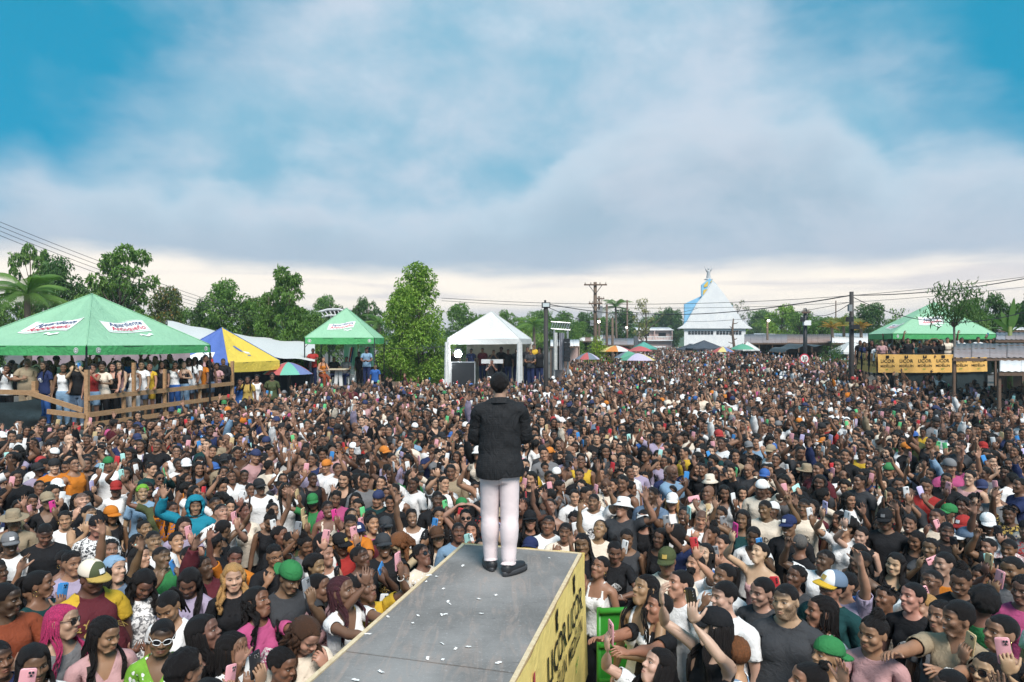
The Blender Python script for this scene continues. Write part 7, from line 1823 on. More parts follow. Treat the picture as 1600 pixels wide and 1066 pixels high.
A(22, 815, 'm', 'd', 'crop', 'tee', 'beige', 30, 4, '', hat='fedora', hatc='beige', label='person in wide beige brimmed hat and beige shirt')
A(15, 850, 'm', 'k', 'crop', 'tee', 'white', 10, 0, '/phone2', hat='cap', hatc='grey', patch='white', phone='mint', label='person in grey cap filming on a mint phone')
A(62, 915, 'f', 'd', 'pony', 'tank', 'teal', 80, -4, '/phone', ear='hoop', phone='blue', label='person with high ponytail and hoop earring holding a blue phone')
A(4, 935, 'm', 'k', 'crop', 'tee', 'rust', 60, 8, 'chest/chest', label='dark-bearded person in rust shirt with clasped hands', beard=.8)
A(95, 975, 'f', 'b', 'braids', 'tank', 'grey', 62, -2, '', hairc='pink', glasses='sun', label='person with magenta braids and dark sunglasses')
A(52, 1038, 'f', 'd', 'straight', 'tee', 'white', 14, 8, '', label='person with centre-parted long hair in white T-shirt at the barrier', h=1.62)
A(-4, 1030, 'm', 'd', 'crop', 'tee', 'navy', 30, 0, '', h=1.66)
A(103, 812, 'f', 'b', 'sleek', 'tee', 'white', 5, 2, '/', label='person with slicked hair and earrings in white T-shirt', ear='drop')
A(112, 880, 'm', 'm', 'twist', 'tee', 'lilac', 30, 0, 'wave2/', label='person in lilac T-shirt raising one open hand')
A(178, 890, 'm', 'l', 'curly', 'tee', 'denim', 55, -6, '', hat='wrap', hatc='sky', label='person with blue bandana round curly hair')
A(297, 905, 'f', 'd', 'straight', 'tee', 'lilac', -6, 28, 'low/low', phone='black')
A(172, 860, 'f', 'm', 'cornrow', 'tee', 'white', 20, -6, '/phone', phone='white')
A(150, 822, 'm', 'm', 'crop', 'tee', 'white', 20, 4, '', hat='backcap', hatc='black', pat='blotch', col2='charcoal', label='person in backward black cap and black and white patterned shirt')
A(173, 806, 'f', 'd', 'straight', 'tank', 'black', 40, 4, '', hat='cap', hatc='orange', ear='hoop', label='person in orange cap and large hoop earrings')
A(285, 822, 'f', 'b', 'braids', 'tee', 'lilac', 20, 8, 'phone/', phone='pink')
A(276, 848, 'f', 'b', 'cornrow', 'strap', 'pink', 30, -12, '', smile=.9)
A(296, 872, 'f', 'm', 'sleek', 'tank', 'rust', 40, -16, '')
A(366, 872, 'f', 'd', 'sleek', 'tee', 'orange', 15, 4, '/wave2', label='person in orange T-shirt with hair slicked back and an arm up')
A(240, 845, 'm', 'm', 'crop', 'tee', 'white', 30, -6, '')
A(337, 850, 'm', 'd', 'crop', 'tee', 'black', 170, 0, '', hat='cap', hatc='black', label='person in plain black cap turned away from the stage')
A(347, 828, 'f', 'd', 'sleek', 'tank', 'black', 160, 10, 'high/', phone='black')
A(430, 868, 'm', 'm', 'twist', 'tee', 'black', 20, 4, '/chin', glasses='clear', label='person with glasses and short twists touching his face in black T-shirt')
A(447, 900, 'm', 'd', 'crop', 'tee', 'charcoal', 40, 20, 'phone/', hat='backcap', hatc='green', phone='grey', label='person in bright green cap with a grey phone held up')
A(540, 925, 'f', 'd', 'braids', 'vneck', 'white', 62, -14, 'reach/reach', hairc='wine', ear='drop', label='person with waist-long wine braids in white ruffled top leaning on the runway', h=1.70)
A(574, 922, 'f', 'd', 'sleek', 'tee', 'yellow', 58, -20, 'high/high', phone='pink', bracelet='L', label='person in yellow T-shirt lifting a pink phone over the runway edge')
A(470, 985, 'f', 'b', 'wavy', 'tee', 'cream', 40, 34, 'chin/', hairc='brown', pat='logo', col2='brown', phone=None, texts=(('LICOR', .05, 1.16, 'brown', 0),), label='person with long brown waves bowing her head in cream printed T-shirt')
A(500, 920, 'f', 'd', 'pony', 'tee', 'pink', 64, -6, '', ear='drop', label='person with low ponytail and gold earring in pink T-shirt')
A(494, 886, 'f', 'm', 'curly', 'tee', 'grey', 60, -4, '')
A(508, 868, 'f', 'b', 'sleek', 'tank', 'white', 55, -8, '')
A(532, 850, 'm', 'k', 'crop', 'tee', 'red', 45, 4, 'phone/', hat='cap', hatc='black', patch='gold', phone='black', heavy=.5, label='person in red T-shirt and black cap with gold emblem')
A(562, 834, 'm', 'd', 'crop', 'tee', 'maroon', 10, -12, '', hat='cap', hatc='navy', patch='white', smile=.8)
A(600, 853, 'm', 'd', 'crop', 'tee', 'black', 8, -8, 'reach/', hat='cap', hatc='charcoal', smile=.9, label='laughing person in charcoal cap and black T-shirt reaching over the runway edge')
A(604, 824, 'm', 'd', 'crop', 'tee', 'black', 6, -6, '', hat='cap', hatc='charcoal')
A(640, 834, 'f', 'l', 'wavy', 'tank', 'black', -48, 34, 'reach/reach', hairc='bronze', phone='black', lean=16, label='person with bronze wavy hair in black tank top bent over the runway edge', h=1.74)
A(685, 842, 'f', 'm', 'straight', 'tee', 'cream', 10, -12, '/', hat='cap', hatc='brown')
A(716, 832, 'm', 'd', 'crop', 'tee', 'sky', 5, -10, '')
A(738, 831, 'f', 'b', 'straight', 'tank', 'black', 2, -6, 'phone2/phone2', phone='white')
A(478, 852, 'f', 'd', 'topknot', 'tee', 'grey', 40, 10, '')
A(450, 846, 'f', 'd', 'sleek', 'tank', 'olive', 30, 16, '')
A(438, 838, 'f', 'd', 'cornrow', 'tee', 'black', 62, -6, '')
A(508, 850, 'f', 'm', 'straight', 'vneck', 'white', 60, -8, '')
A(548, 820, 'm', 'm', 'fade', 'tee', 'orange', 10, 2, '')
A(582, 820, 'f', 'b', 'bun', 'tee', 'rose', 20, -10, '', smile=.9)
A(420, 812, 'f', 'd', 'topknot', 'tank', 'black', 0, 26, '')
A(685, 808, 'f', 'm', 'straight', 'tee', 'black', 4, -6, '/phone', pat='dots', col2='white', phone='blue', smile=.8, label='person in black polka-dot top holding a bright blue phone')
A(728, 810, 'f', 'b', 'sleek', 'bare', 'cream', 4, -4, 'head/head', glasses='sun')
A(405, 945, 'f', 'd', 'wavy', 'tee', 'rose', 62, -18, 'reach/', label='person in rose T-shirt and pale denim sleeve stretching an arm to the runway', h=1.60)
A(436, 1040, 'f', 'd', 'cornrow', 'tee', 'white', 60, 12, '/wave', label='child-height person with cornrows by the runway banner corner', h=1.52)
# right of the runway
A(829, 815, 'f', 'm', 'straight', 'tee', 'black', 0, -12, '', hat='cap', hatc='black', glasses='clear', pat='logo', col2='white', label='person in black cap and glasses looking up at the runway end')
A(856, 820, 'm', 'd', 'crop', 'tee', 'white', -6, -8, '', heavy=.3)
A(882, 843, 'm', 'd', 'crop', 'tee', 'cream', -4, -2, '/chin', label='person resting chin on hand right at the runway end', zh=1.50)
A(912, 850, 'f', 'd', 'braids', 'tee', 'black', -12, 2, '')
A(959, 868, 'f', 'd', 'bun', 'tee', 'black', 0, 4, 'fold/fold', lean=8, bracelet='L', bracelc=(.8, .8, .8), label='person with hair bun resting folded arms on the green barrier', zh=1.46)
A(1044, 876, 'm', 'd', 'crop', 'tee', 'cream', -12, 4, 'fold/fold', hat='cap', hatc='olive', heavy=.4, patch='gold', label='person in olive cap and cream T-shirt leaning on the green barrier')
A(1005, 925, 'f', 'm', 'braids', 'strap', 'white', -62, -20, 'fold/', ear='hoop', label='person with twisted braids gazing up beside the green barrier')
A(1060, 916, 'f', 'b', 'bun', 'tee', 'white', -64, -14, '', ear='drop')
A(1026, 953, 'f', 'm', 'sleek', 'tee', 'black', -68, -14, 'reach/reach', ear='drop', heavy=.5, label='person in black T-shirt stretching both arms to the yellow banner', h=1.58)
A(1020, 1046, 'f', 'l', 'straight', 'tee', 'white', -60, -26, '/high', phone='pink', label='person in white T-shirt lifting a pink phone beside the yellow banner', h=1.54)
A(1115, 985, 'f', 'l', 'straight', 'tank', 'black', -120, -4, 'high/high', hat='cap', hatc='black', phone='black', label='person in black cap and tank top filming with raised bare arms')
A(1132, 932, 'm', 'l', 'crop', 'tee', 'white', -58, 0, '', chain=1, label='person with close crop and thin gold chain in white T-shirt', h=1.78)
A(1150, 1026, 'f', 'b', 'cornrow', 'tee', 'sky', -165, 8, '', hairc='bronze', pat='stripe', col2='white', label='person with bronze cornrows seen from behind in sky-blue striped shirt', h=1.56)
A(1128, 902, 'f', 'd', 'pony', 'tee', 'white', -56, -10, '/chin', smile=.8)
A(1100, 868, 'f', 'l', 'straight', 'vneck', 'blue', -30, -18, '', pat='blotch', col2='white', smile=.9, label='smiling person with long black hair in blue and white print blouse')
A(1030, 842, 'f', 'd', 'straight', 'tank', 'black', -30, -6, '')
A(980, 842, 'f', 'd', 'sleek', 'tank', 'charcoal', -10, 4, '/phone', phone='white')
A(1060, 842, 'f', 'd', 'afro', 'tee', 'navy', 160, 0, '')
A(1112, 836, 'f', 'd', 'topknot', 'tee', 'black', -50, -4, '')
A(1128, 852, 'f', 'b', 'sleek', 'strap', 'white', -50, -10, '')
A(1176, 838, 'f', 'k', 'sleek', 'vneck', 'white', -10, 6, '', ear='drop')
A(1186, 866, 'f', 'l', 'sleek', 'bare', 'pink', -52, -20, '/high', phone='magenta', ear='hoop', label='person with hair band in strapless pink top lifting a magenta phone')
A(1190, 925, 'f', 'b', 'sleek', 'tee', 'charcoal', -50, 4, '')
A(1160, 812, 'f', 'd', 'straight', 'tank', 'teal', -20, -4, '')
A(1095, 810, 'm', 'b', 'bald', 'tee', 'white', -8, 6, '/chin')
A(1007, 810, 'f', 'm', 'straight', 'tank', 'black', -10, 2, '', hat='visor', hatc='white', glasses='white', label='person in white sunglasses and white-edged visor')
A(935, 828, 'f', 'm', 'sleek', 'tee', 'cream', -10, -30, '/wave2', pat='logo', col2='charcoal')
A(897, 815, 'f', 'd', 'curly', 'tank', 'pink', -8, 0, 'phone/', phone='white')
A(1068, 806, 'f', 'd', 'pony', 'strap', 'black', -10, -6, '', smile=.9)
A(1125, 806, 'f', 'd', 'long', 'strap', 'lilac', -14, -6, '', smile=.8)
A(1197, 795, 'm', 'd', 'crop', 'tee', 'cream', -40, 0, 'fist/', pat='plain', texts=(('ADIDAS', .085, 1.28, 'black', .2),), label='person in cream T-shirt printed ADIDAS raising a fist', h=1.80)
A(1230, 940, 'm', 'b', 'crop', 'tee', 'charcoal', -38, -2, '', heavy=.95, beard=1.0, pat='plain', label='heavy bearded person in dark slate T-shirt', h=1.80, hs=1.03)
A(1290, 1030, 'm', 'm', 'crop', 'tee', 'charcoal', -62, -14, 'reach/', hat='backcap', hatc='green', label='person in vivid green backward cap with arm stretched forward', h=1.60)
A(1365, 990, 'f', 'm', 'topknot', 'tee', 'pink', -32, 4, '/low', phone='black', label='person with knotted cornrows in pale pink T-shirt holding a dark phone', h=1.66)
A(1498, 967, 'm', 'm', 'fade', 'polo', 'beige', -72, 0, 'reach/reach', beard=.9, watch='L', smile=.8, label='bearded person in beige polo reaching both arms out with a wristwatch', h=1.80)
A(1562, 990, 'f', 'm', 'sleek', 'tank', 'black', -56, -6, '/phone', phone='gold', ear='drop', chain=1, label='person with slicked hair in black tank top holding a gold phone', h=1.70)
A(1297, 918, 'm', 'm', 'crop', 'tee', 'teal', -50, -8, '', hat='cap', hatc='denim', frontc='white', brimc='yellow', patch='gold', label='person in white and blue trucker cap with yellow brim', h=1.74)
A(1282, 958, 'f', 'm', 'braids', 'tee', 'white', -74, -6, '', pat='stripe', col2='red', hairc='black', label='person with gold-flecked braids in striped shirt next to the bearded person')
A(1287, 876, 'm', 'k', 'crop', 'tee', 'white', -54, -12, '/fist', label='person in white T-shirt raising a clenched fist')
A(1252, 850, 'm', 'd', 'crop', 'tee', 'black', 170, 0, '', hairc='grey', label='grey-haired person seen from behind')
A(1346, 868, 'f', 'd', 'wavy', 'strap', 'black', -6, 2, '/', smile=.9, label='smiling person with long wavy hair in black strappy top')
A(1397, 882, 'f', 'l', 'straight', 'vneck', 'black', -34, 0, '', ear='drop', chain=1, label='person in open black blouse with fine gold necklace')
A(1425, 936, 'f', 'b', 'sleek', 'tee', 'black', -50, -10, '')
A(1446, 952, 'f', 'b', 'sleek', 'tank', 'black', -60, -6, '', hairc='blond', label='person with blond streaked slicked hair and bare shoulders')
A(1502, 906, 'f', 'd', 'topknot', 'tee', 'black', -22, 14, '', ear='hoop', pat='logo', col2='white', label='person with cornrows and big hoops in black printed T-shirt eyes lowered')
A(1478, 882, 'f', 'b', 'sleek', 'tank', 'orange', -54, 0, '/chin', label='person with slicked bun in orange tank top, hand near face')
A(1455, 858, 'f', 'd', 'braids', 'tee', 'charcoal', -30, -4, '')
A(1546, 858, 'f', 'm', 'sleek', 'tee', 'green', -44, -6, '', smile=.5)
A(1585, 892, 'f', 'd', 'sleek', 'tee', 'grey', -36, 2, '/phone', phone='pink', label='person with beaded hair band in grey T-shirt holding a pink phone')
A(1598, 922, 'f', 'd', 'cornrow', 'tee', 'rose', -30, 4, '')
A(1507, 822, 'm', 'd', 'crop', 'tee', 'black', -40, 6, '', hat='cap', hatc='red', patch='white', label='person in wide-brimmed red cap')
A(1478, 830, 'm', 'd', 'crop', 'tee', 'black', 0, 0, '')
A(1513, 842, 'f', 'd', 'curly', 'tank', 'brown', -110, 8, 'phone/', hat='cap', hatc='denim', brimc='white', phone='black', label='person in blue denim cap half turned away with a black phone')
A(1545, 818, 'f', 'k', 'curly', 'tee', 'white', 0, 8, '', hat='cap', hatc='white', smile=.9, label='smiling person in plain white cap')
A(1420, 818, 'f', 'm', 'sleek', 'tee', 'black', -10, 0, '/chin', smile=.9)
A(1465, 810, 'f', 'd', 'pony', 'tee', 'cream', -30, -10, '')
A(1537, 944, 'f', 'd', 'curly', 'tee', 'green', 160, 6, '', label='person with big black curls seen from behind')
A(1235, 822, 'm', 'd', 'crop', 'tee', 'black', -40, 0, '', hat='cap', hatc='navy', patch='white', label='person in navy cap with white badge and black T-shirt')
A(1320, 826, 'f', 'b', 'afro', 'tee', 'white', -60, -14, '/high', smile=.9, phone='lilac')
A(1432, 844, 'f', 'd', 'braids', 'tank', 'black', -30, 10, '')
A(1345, 838, 'f', 'l', 'sleek', 'tank', 'black', -30, 0, '/high', phone='white', watch='R')
A(1577, 858, 'm', 'd', 'crop', 'tee', 'black', -20, 0, '/fist', label='person in black T-shirt with an arm thrown straight up')
A(1385, 812, 'm', 'd', 'crop', 'tee', 'black', -10, 4, '', hat='cap', hatc='black', patch='grey', glasses='clear', beard=.8, label='bearded person in black cap and thin glasses')
A(1375, 822, 'f', 'd', 'wavy', 'tank', 'maroon', -24, -6, 'wave2/')
# a few landmarks further back
A(305, 790, 'm', 'm', 'crop', 'hood', 'turquoise', 14, 2, '/wave', hat='hoodcap', hatc='turquoise', label='person in turquoise hoodie with the hood up')
A(20, 700 + 20, 'f', 'k', 'afro', 'tee', 'black', 20, 10, '')
A(170, 725, 'm', 'd', 'crop', 'tee', 'white', 6, 2, '', hat='backcap', hatc='green')
A(180, 765, 'f', 'd', 'sleek', 'tee', 'white', 6, 0, '', hat='cap', hatc='red')
A(222, 770, 'f', 'b', 'sleek', 'tee', 'sky', 10, -4, '', hat='wrap', hatc='lime', smile=.8, label='smiling person with lime and orange head band')
A(248, 778, 'f', 'd', 'bun', 'tee', 'olive', 10, 0, '', hat='wrap', hatc='white')
A(490, 785, 'f', 'd', 'straight', 'tee', 'green', 10, 4, '/wave', hat='cap', hatc='green')
A(1260, 740, 'f', 'd', 'straight', 'strap', 'white', -6, 0, '', hat='fedora', hatc='beige', brimc='beige', label='person in straw hat with red band')
A(1110, 755, 'f', 'd', 'straight', 'tank', 'orange', -8, 0, '', hat='bucket', hatc='cream', label='person in cream bucket hat')
A(1050, 785, 'f', 'b', 'straight', 'tee', 'white', -8, 0, '', hat='cap', hatc='white', hairc='blond')
A(1460, 692, 'm', 'm', 'twist', 'tank', 'white', -10, -6, '/phone', phone='green', label='person in white tank top raising a dark green phone')
A(1478, 722, 'm', 'm', 'fade', 'tee', 'brown', -20, -12, 'wave2/', smile=.9)
A(1535, 700, 'm', 'd', 'crop', 'tee', 'black', -6, 0, '', hat='cap', hatc='red')
# ---------------------------------------------------------------- people on the stands
def on_line(px, a, b):
    """depth of the ground line a-b at picture column px"""
    s = (px - 800) / FPX; d = b - a; u = (s * a.y - a.x) / (d.x - s * d.y); return a.y + d.y * u
GL = 'people on the timber stand'
LS = [  # px, py, sex, skin, hair, top, colour, bottom, bottom colour, pose, extra
    (10, 577, 'f', 'd', 'straight', 'tee', 'white', 'jeans', 'black', 'phone2/phone2', dict(phone='white')), (43, 566, 'm', 'm', 'bald', 'polo', 'beige', 'jeans', 'beige', '/chest', dict(heavy=.5)), (70, 571, 'f', 'd', 'braids', 'tee', 'navy', 'jeans', 'blue', '', dict(pat='logo', col2='white', fy=-30)),
    (86, 598, 'f', 'd', 'curly', 'tank', 'black', 'shorts', 'black', '', dict(pitch=30)), (99, 575, 'f', 'd', 'sleek', 'tank', 'white', 'jeans', 'sky', 'rail/', {}), (122, 571, 'm', 'l', 'crop', 'tee', 'black', 'jeans', 'denim', 'phone/phone', dict(hat='cap', hatc='white', phone='blue', heavy=.4)),
    (145, 576, 'f', 'm', 'curly', 'tank', 'red', 'shorts', 'sky', 'phone/', dict(phone='black')), (160, 574, 'f', 'd', 'afro', 'tee', 'cream', 'jeans', 'black', 'chest/', dict(smile=.9)), (176, 574, 'f', 'b', 'straight', 'bare', 'black', 'jeans', 'black', 'rail/', {}),
    (186, 571, 'f', 'b', 'straight', 'tank', 'pink', 'jeans', 'denim', 'rail/', {}), (209, 575, 'f', 'd', 'sleek', 'strap', 'white', 'jeans', 'white', 'rail/rail', {}), (221, 571, 'f', 'm', 'sleek', 'tee', 'white', 'shorts', 'denim', 'rail/', {}), (233, 573, 'f', 'm', 'bun', 'vneck', 'yellow', 'shorts', 'yellow', 'rail/', {}),
    (253, 570, 'f', 'd', 'braids', 'vneck', 'black', 'jeans', 'black', 'rail/', {}), (273, 571, 'f', 'd', 'bun', 'tank', 'white', 'jeans', 'blue', 'chin/', {}), (287, 570, 'f', 'b', 'pony', 'strap', 'black', 'jeans', 'sky', 'chest/', {}), (295, 565, 'f', 'k', 'straight', 'tee', 'white', 'shorts', 'denim', '/low', dict(phone='black')), (304, 563, 'm', 'd', 'wavy', 'polo', 'white', 'shorts', 'denim', 'rail/', dict(fy=10)),
    (314, 567, 'm', 'k', 'crop', 'tee', 'orange', 'shorts', 'black', 'rail/', {}), (327, 569, 'f', 'd', 'wavy', 'tank', 'black', 'shorts', 'denim', '', {}), (339, 573, 'f', 'd', 'curly', 'tee', 'pink', 'jeans', 'black', 'chest/', {}), (349, 565, 'm', 'd', 'crop', 'long', 'black', 'jeans', 'black', 'low/', {})]
place_words = ['by the corner post', 'behind the broken rail', 'along the plank rail', 'near the end post']
for i, (px, py, sex, sk, hr, tp, cl, bt, bc, ps, ex) in enumerate(LS):
    D_ = on_line(px, A0, A1) + .30 if px > 132 else on_line(px, A0, L0) + .35 + .25 * (i % 2)
    ex = dict(ex); fy = ex.pop('fy', 25 + 8 * math.sin(i * 3)); pt = ex.pop('pitch', 2)
    A(px, py, sex, sk, hr, tp, cl, fy, pt, ps, 'on the timber stand', D=D_, zfoot=PL, group=GL, bottom=bt, botc=bc, shoes=(.5, .5, .5), lod='mid', **ex)
BACK = []
for i, (px, py, cl, hr) in enumerate(((25, 570, 'black', 'straight'), (57, 566, 'charcoal', 'curly'), (82, 566, 'black', 'afro'), (112, 566, 'navy', 'crop'), (133, 565, 'black', 'crop'), (152, 564, 'grey', 'crop'), (188, 562, 'orange', 'crop'), (200, 566, 'black', 'curly'), (228, 563, 'black', 'afro'), (242, 566, 'charcoal', 'braids'), (259, 559, 'navy', 'fade'), (268, 566, 'black', 'crop'), (281, 563, 'green', 'crop'), (321, 563, 'black', 'straight'))):
    D_ = (on_line(px, A0, A1) + 1.15 if px > 132 else on_line(px, A0, L0) + 1.2) + .3 * (i % 3)
    for dx, dd in ((0, 0), (6, .55), (-5, 1.1)): BACK.append(((px + dx - 800) / FPX * (D_ + dd), D_ + dd, PL))      # back rows stand too close to pick apart
for px, py, cl, ph in ((375, 597, 'blue', None), (387, 593, 'gold', 'lilac'), (401, 591, 'white', 'gold'), (413, 607, 'charcoal', None), (425, 588, 'olive', None)):
    A(px, py, 'f', 'd', 'straight' if px < 390 else 'curly', 'tee' if px != 401 else 'tank', cl, 15, 0, '/phone2' if ph else '', 'standing past the end post of the timber stand', D=24.2 + (px % 3) * .5, zfoot=.70, group='people beside the timber stand', phone=ph, lod='mid')
bx_ = MB(); 
for px in (375, 387, 401, 413, 425): pass
g = MB(); g.box(((400 - 800) / FPX * 24.8, 24.8, .35), (2.2, 2.2, .70)); tag(g.build('timber_podium', MATS['old_board']), 'low dark timber podium past the end of the spectator stand', 'podium')
# smaller green canopy
G2 = 'people under the smaller green canopy'
SIT = {'L': (82, 80, 4), 'R': (82, 80, 4)}
A(489, 548, 'm', 'k', 'crop', 'tee', 'red', 10, 5, 'fold/fold', D=30.3, zfoot=P2, group=G2, bottom='jeans', botc='navy', shoes=(.4, .4, .4), lod='mid', label='person in red T-shirt standing with folded arms under the smaller green canopy', beard=.6)
A(573, 547, 'm', 'd', 'crop', 'tee', 'sky', 0, 20, 'low/low', D=30.6, zfoot=P2, group=G2, bottom='jeans', botc='navy', lod='mid', label='person in pale shirt looking down under the smaller green canopy')
A(561, 553, 'm', 'k', 'crop', 'tee', 'black', -30, 0, '', D=31.4, zfoot=P2, group=G2, bottom='jeans', botc='black', lod='mid', label='person in black leaning on the post under the smaller green canopy')
for px, py, cl, lab, fy, hr in ((504, 566, 'orange', 'seated person in peach outfit on a white chair', 70, 'braids'), (522, 562, 'black', 'seated person in black T-shirt behind the small table', 10, 'crop'), (541, 560, 'grey', 'seated person in grey T-shirt at the table end', -20, 'crop')):
    Dq = 30.4 if px < 510 else 31.3
    A(px, py, 'f' if hr == 'braids' else 'm', 'b' if hr == 'braids' else 'd', hr, 'tee' if hr != 'braids' else 'strap', cl, fy, 4, 'low/low', D=Dq, zfoot=P2 - .42, fit=False, zh=1.62, h=1.72, group=G2, bottom='jeans', botc='rust' if hr == 'braids' else 'navy', lod='mid', label=lab, legs=SIT)
A(586, 573, 'm', 'd', 'crop', 'tee', 'blue', -20, 0, '', D=30.0, zfoot=1.28, group=G2, bottom='jeans', botc='black', lod='mid', label='young person in bright blue T-shirt beside the smaller green canopy')
def white_chair(px, D_, z, rz, label):
    root = bpy.data.objects.new('plastic_chair', None); link(root); x = (px - 800) / FPX * D_; root.location = (x, D_, z); root.rotation_euler = (0, 0, rz); m = plain('white_plastic', (.72, .72, .71), .4, 0, .5, .06)
    g = MB(); g.slab(lambda u, v: (-.22 + .44 * u, -.22 + .44 * v, .44 + .015 * math.cos(u * 6.28)), 6, 2, .025); g.build('seat', m, root)
    g = MB(); g.grid(lambda u, v: (-.22 + .44 * u, .22 + .08 * v - .05 * math.sin(u * 3.14), .44 + .42 * v * (1 - .12 * (2 * u - 1) ** 2)), 8, 4); g.build('backrest', m, root, True)
    for sx_ in (-1, 1):
        for sy_ in (-1, 1): g = MB(); g.beam((sx_ * .20, sy_ * .20, .43), (sx_ * .24, sy_ * .25, 0), .045); g.build('leg', m, root)
        g = MB(); g.tube([(sx_ * .24, .24, .66), (sx_ * .25, -.16, .64), (sx_ * .23, -.20, .45)], .022, 6); g.build('armrest', m, root)
    tag(root, label, 'chair', 'white plastic chairs')
white_chair(505, 30.5, P2, 1.2, 'white plastic chair under the person in the peach outfit'); white_chair(543, 31.6, P2, -.4, 'white plastic chair at the end of the small table')
tb2 = bpy.data.objects.new('side_table', None); link(tb2); tb2.location = ((529 - 800) / FPX * 30.5, 30.5, P2); g = MB(); g.box((0, 0, .74), (.78, .6, .05)); g.build('table_top', plain('table_tan', (.62, .52, .38), .5), tb2)
for x in (-.12, .12): g = MB(); g.beam((x, 0, 0), (x * .6, 0, .72), .14, .10); g.build('leg', MATS['white_plastic'], tb2)
tag(tb2, 'small tan-topped table with white legs under the smaller green canopy', 'table')
# sound desk crew
G3 = 'crew at the white canopy'
for px, py, cl, sk, zf, Dq, hr, lab, ps in ((754, 547, 'maroon', 'd', 1.5, 33.5, 'crop', 'crew member in maroon shirt behind the mixing desk', ''), (736, 548, 'navy', 'd', 1.5, 33.8, 'crop', 'crew member in navy standing by the stage lamp', ''), (771, 550, 'charcoal', 'd', 1.45, 33.2, 'crop', 'crew member in charcoal looking through a camera', 'chin/chin'), (783, 546, 'black', 'k', 1.5, 33.9, 'curly', 'crew member with curly hair behind the mixing desk', ''), (794, 549, 'black', 'd', 1.5, 33.3, 'crop', 'crew member in black next to the tripod', ''), (807, 548, 'charcoal', 'k', 1.5, 33.6, 'crop', 'crew member near the drape of the white canopy', ''),
                                             (768, 567, 'black', 'd', .95, 31.0, 'crop', 'seated crew member in white shorts in front of the mixing desk', 'chin/chin'), (824, 545, 'black', 'd', 1.45, 32.6, 'crop', 'person in black beside the drape of the white canopy', ''), (834, 541, 'yellow', 'd', 1.45, 33.0, 'crop', 'person in yellow shirt on the platform beside the white canopy', ''), (843, 548, 'black', 'k', 1.4, 32.4, 'afro', 'person with afro at the edge beside the white canopy', ''), (829, 549, 'charcoal', 'd', 1.4, 32.0, 'crop', 'person in charcoal holding the rail beside the white canopy', 'low/low')):
    kw = dict(legs=SIT, fit=False, zh=1.60, h=1.72, botc='white') if 'seated' in lab else dict(botc='navy')
    A(px, py, 'm', sk, hr, 'tee', cl, -10, 0, ps, D=Dq, zfoot=zf + .28 if 'seated' not in lab else 1.28, group=G3, bottom='shorts' if 'seated' in lab else 'jeans', lod='mid', label=lab, **kw)
pfm = empty('sound_platform'); g = MB(); x0, x1 = (695 - 800) / FPX * 32, (850 - 800) / FPX * 33; g.box(((x0 + x1) / 2, 33.6, .83), (x1 - x0, 3.2, 1.66)); g.build('deck', tarp, pfm); adopt(pfm, ((x0 + x1) / 2, 33.6, 0)); tag(pfm, 'black platform under the sound crew', 'platform')
# banner stand
G4 = 'people on the banner stand'
RS = [(1362, 536, 'f', 'black', 'straight'), (1370, 541, 'm', 'white', 'crop'), (1378, 535, 'f', 'pink', 'sleek'), (1384, 537, 'f', 'black', 'bare'), (1397, 543, 'f', 'pink', 'strap'), (1411, 539, 'f', 'black', 'tank'), (1418, 532, 'm', 'black', 'up'), (1427, 538, 'm', 'teal', 'tee'), (1438, 539, 'm', 'black', 'tee'), (1447, 535, 'm', 'black', 'tee'), (1459, 536, 'm', 'black', 'head'), (1471, 534, 'f', 'black', 'tee'), (1480, 531, 'm', 'cream', 'tee'), (1488, 538, 'f', 'black', 'tee'), (1503, 531, 'm', 'white', 'up'), (1515, 535, 'f', 'black', 'tank'), (1528, 530, 'm', 'white', 'polo'), (1390, 529, 'm', 'black', 'tee'), (1404, 530, 'f', 'charcoal', 'tee'), (1434, 530, 'f', 'black', 'tee'), (1454, 529, 'm', 'black', 'tee'), (1466, 529, 'f', 'maroon', 'tee'), (1496, 528, 'f', 'black', 'tee'), (1548, 531, 'm', 'sky', 'tee'), (1350, 538, 'f', 'navy', 'tee'), (1344, 535, 'm', 'black', 'tee')]
for i, (px, py, sex, cl, t_) in enumerate(RS):
    back = i >= 17 and px > 1385; D_ = (on_line(px, bF, bR) + .35 if px > 1371 else on_line(px, bL, bF) + .35) + (1.1 if back else 0) + .12 * (i % 2)
    hr = t_ if t_ in ('straight', 'crop', 'sleek') else (('straight', 'sleek', 'curly', 'braids')[i % 4] if sex == 'f' else 'crop'); tp = t_ if t_ in ('bare', 'strap', 'tank', 'polo') else 'tee'
    if back: BACK += [((px + q - 800) / FPX * (D_ + .3 * w), D_ + .3 * w, P3) for w, q in enumerate((0, 5, -6))]; continue
    A(px, py, sex, 'dmbkd'[i % 5], hr, tp, cl, -22, 2, {'up': '/wave2', 'head': 'head/head'}.get(t_, 'rail/' if i % 3 == 0 else ''), 'behind the amber banner' if not back else 'in the back row behind the amber banner', D=D_, zfoot=P3, group=G4, lod='mid', bottom='dark')
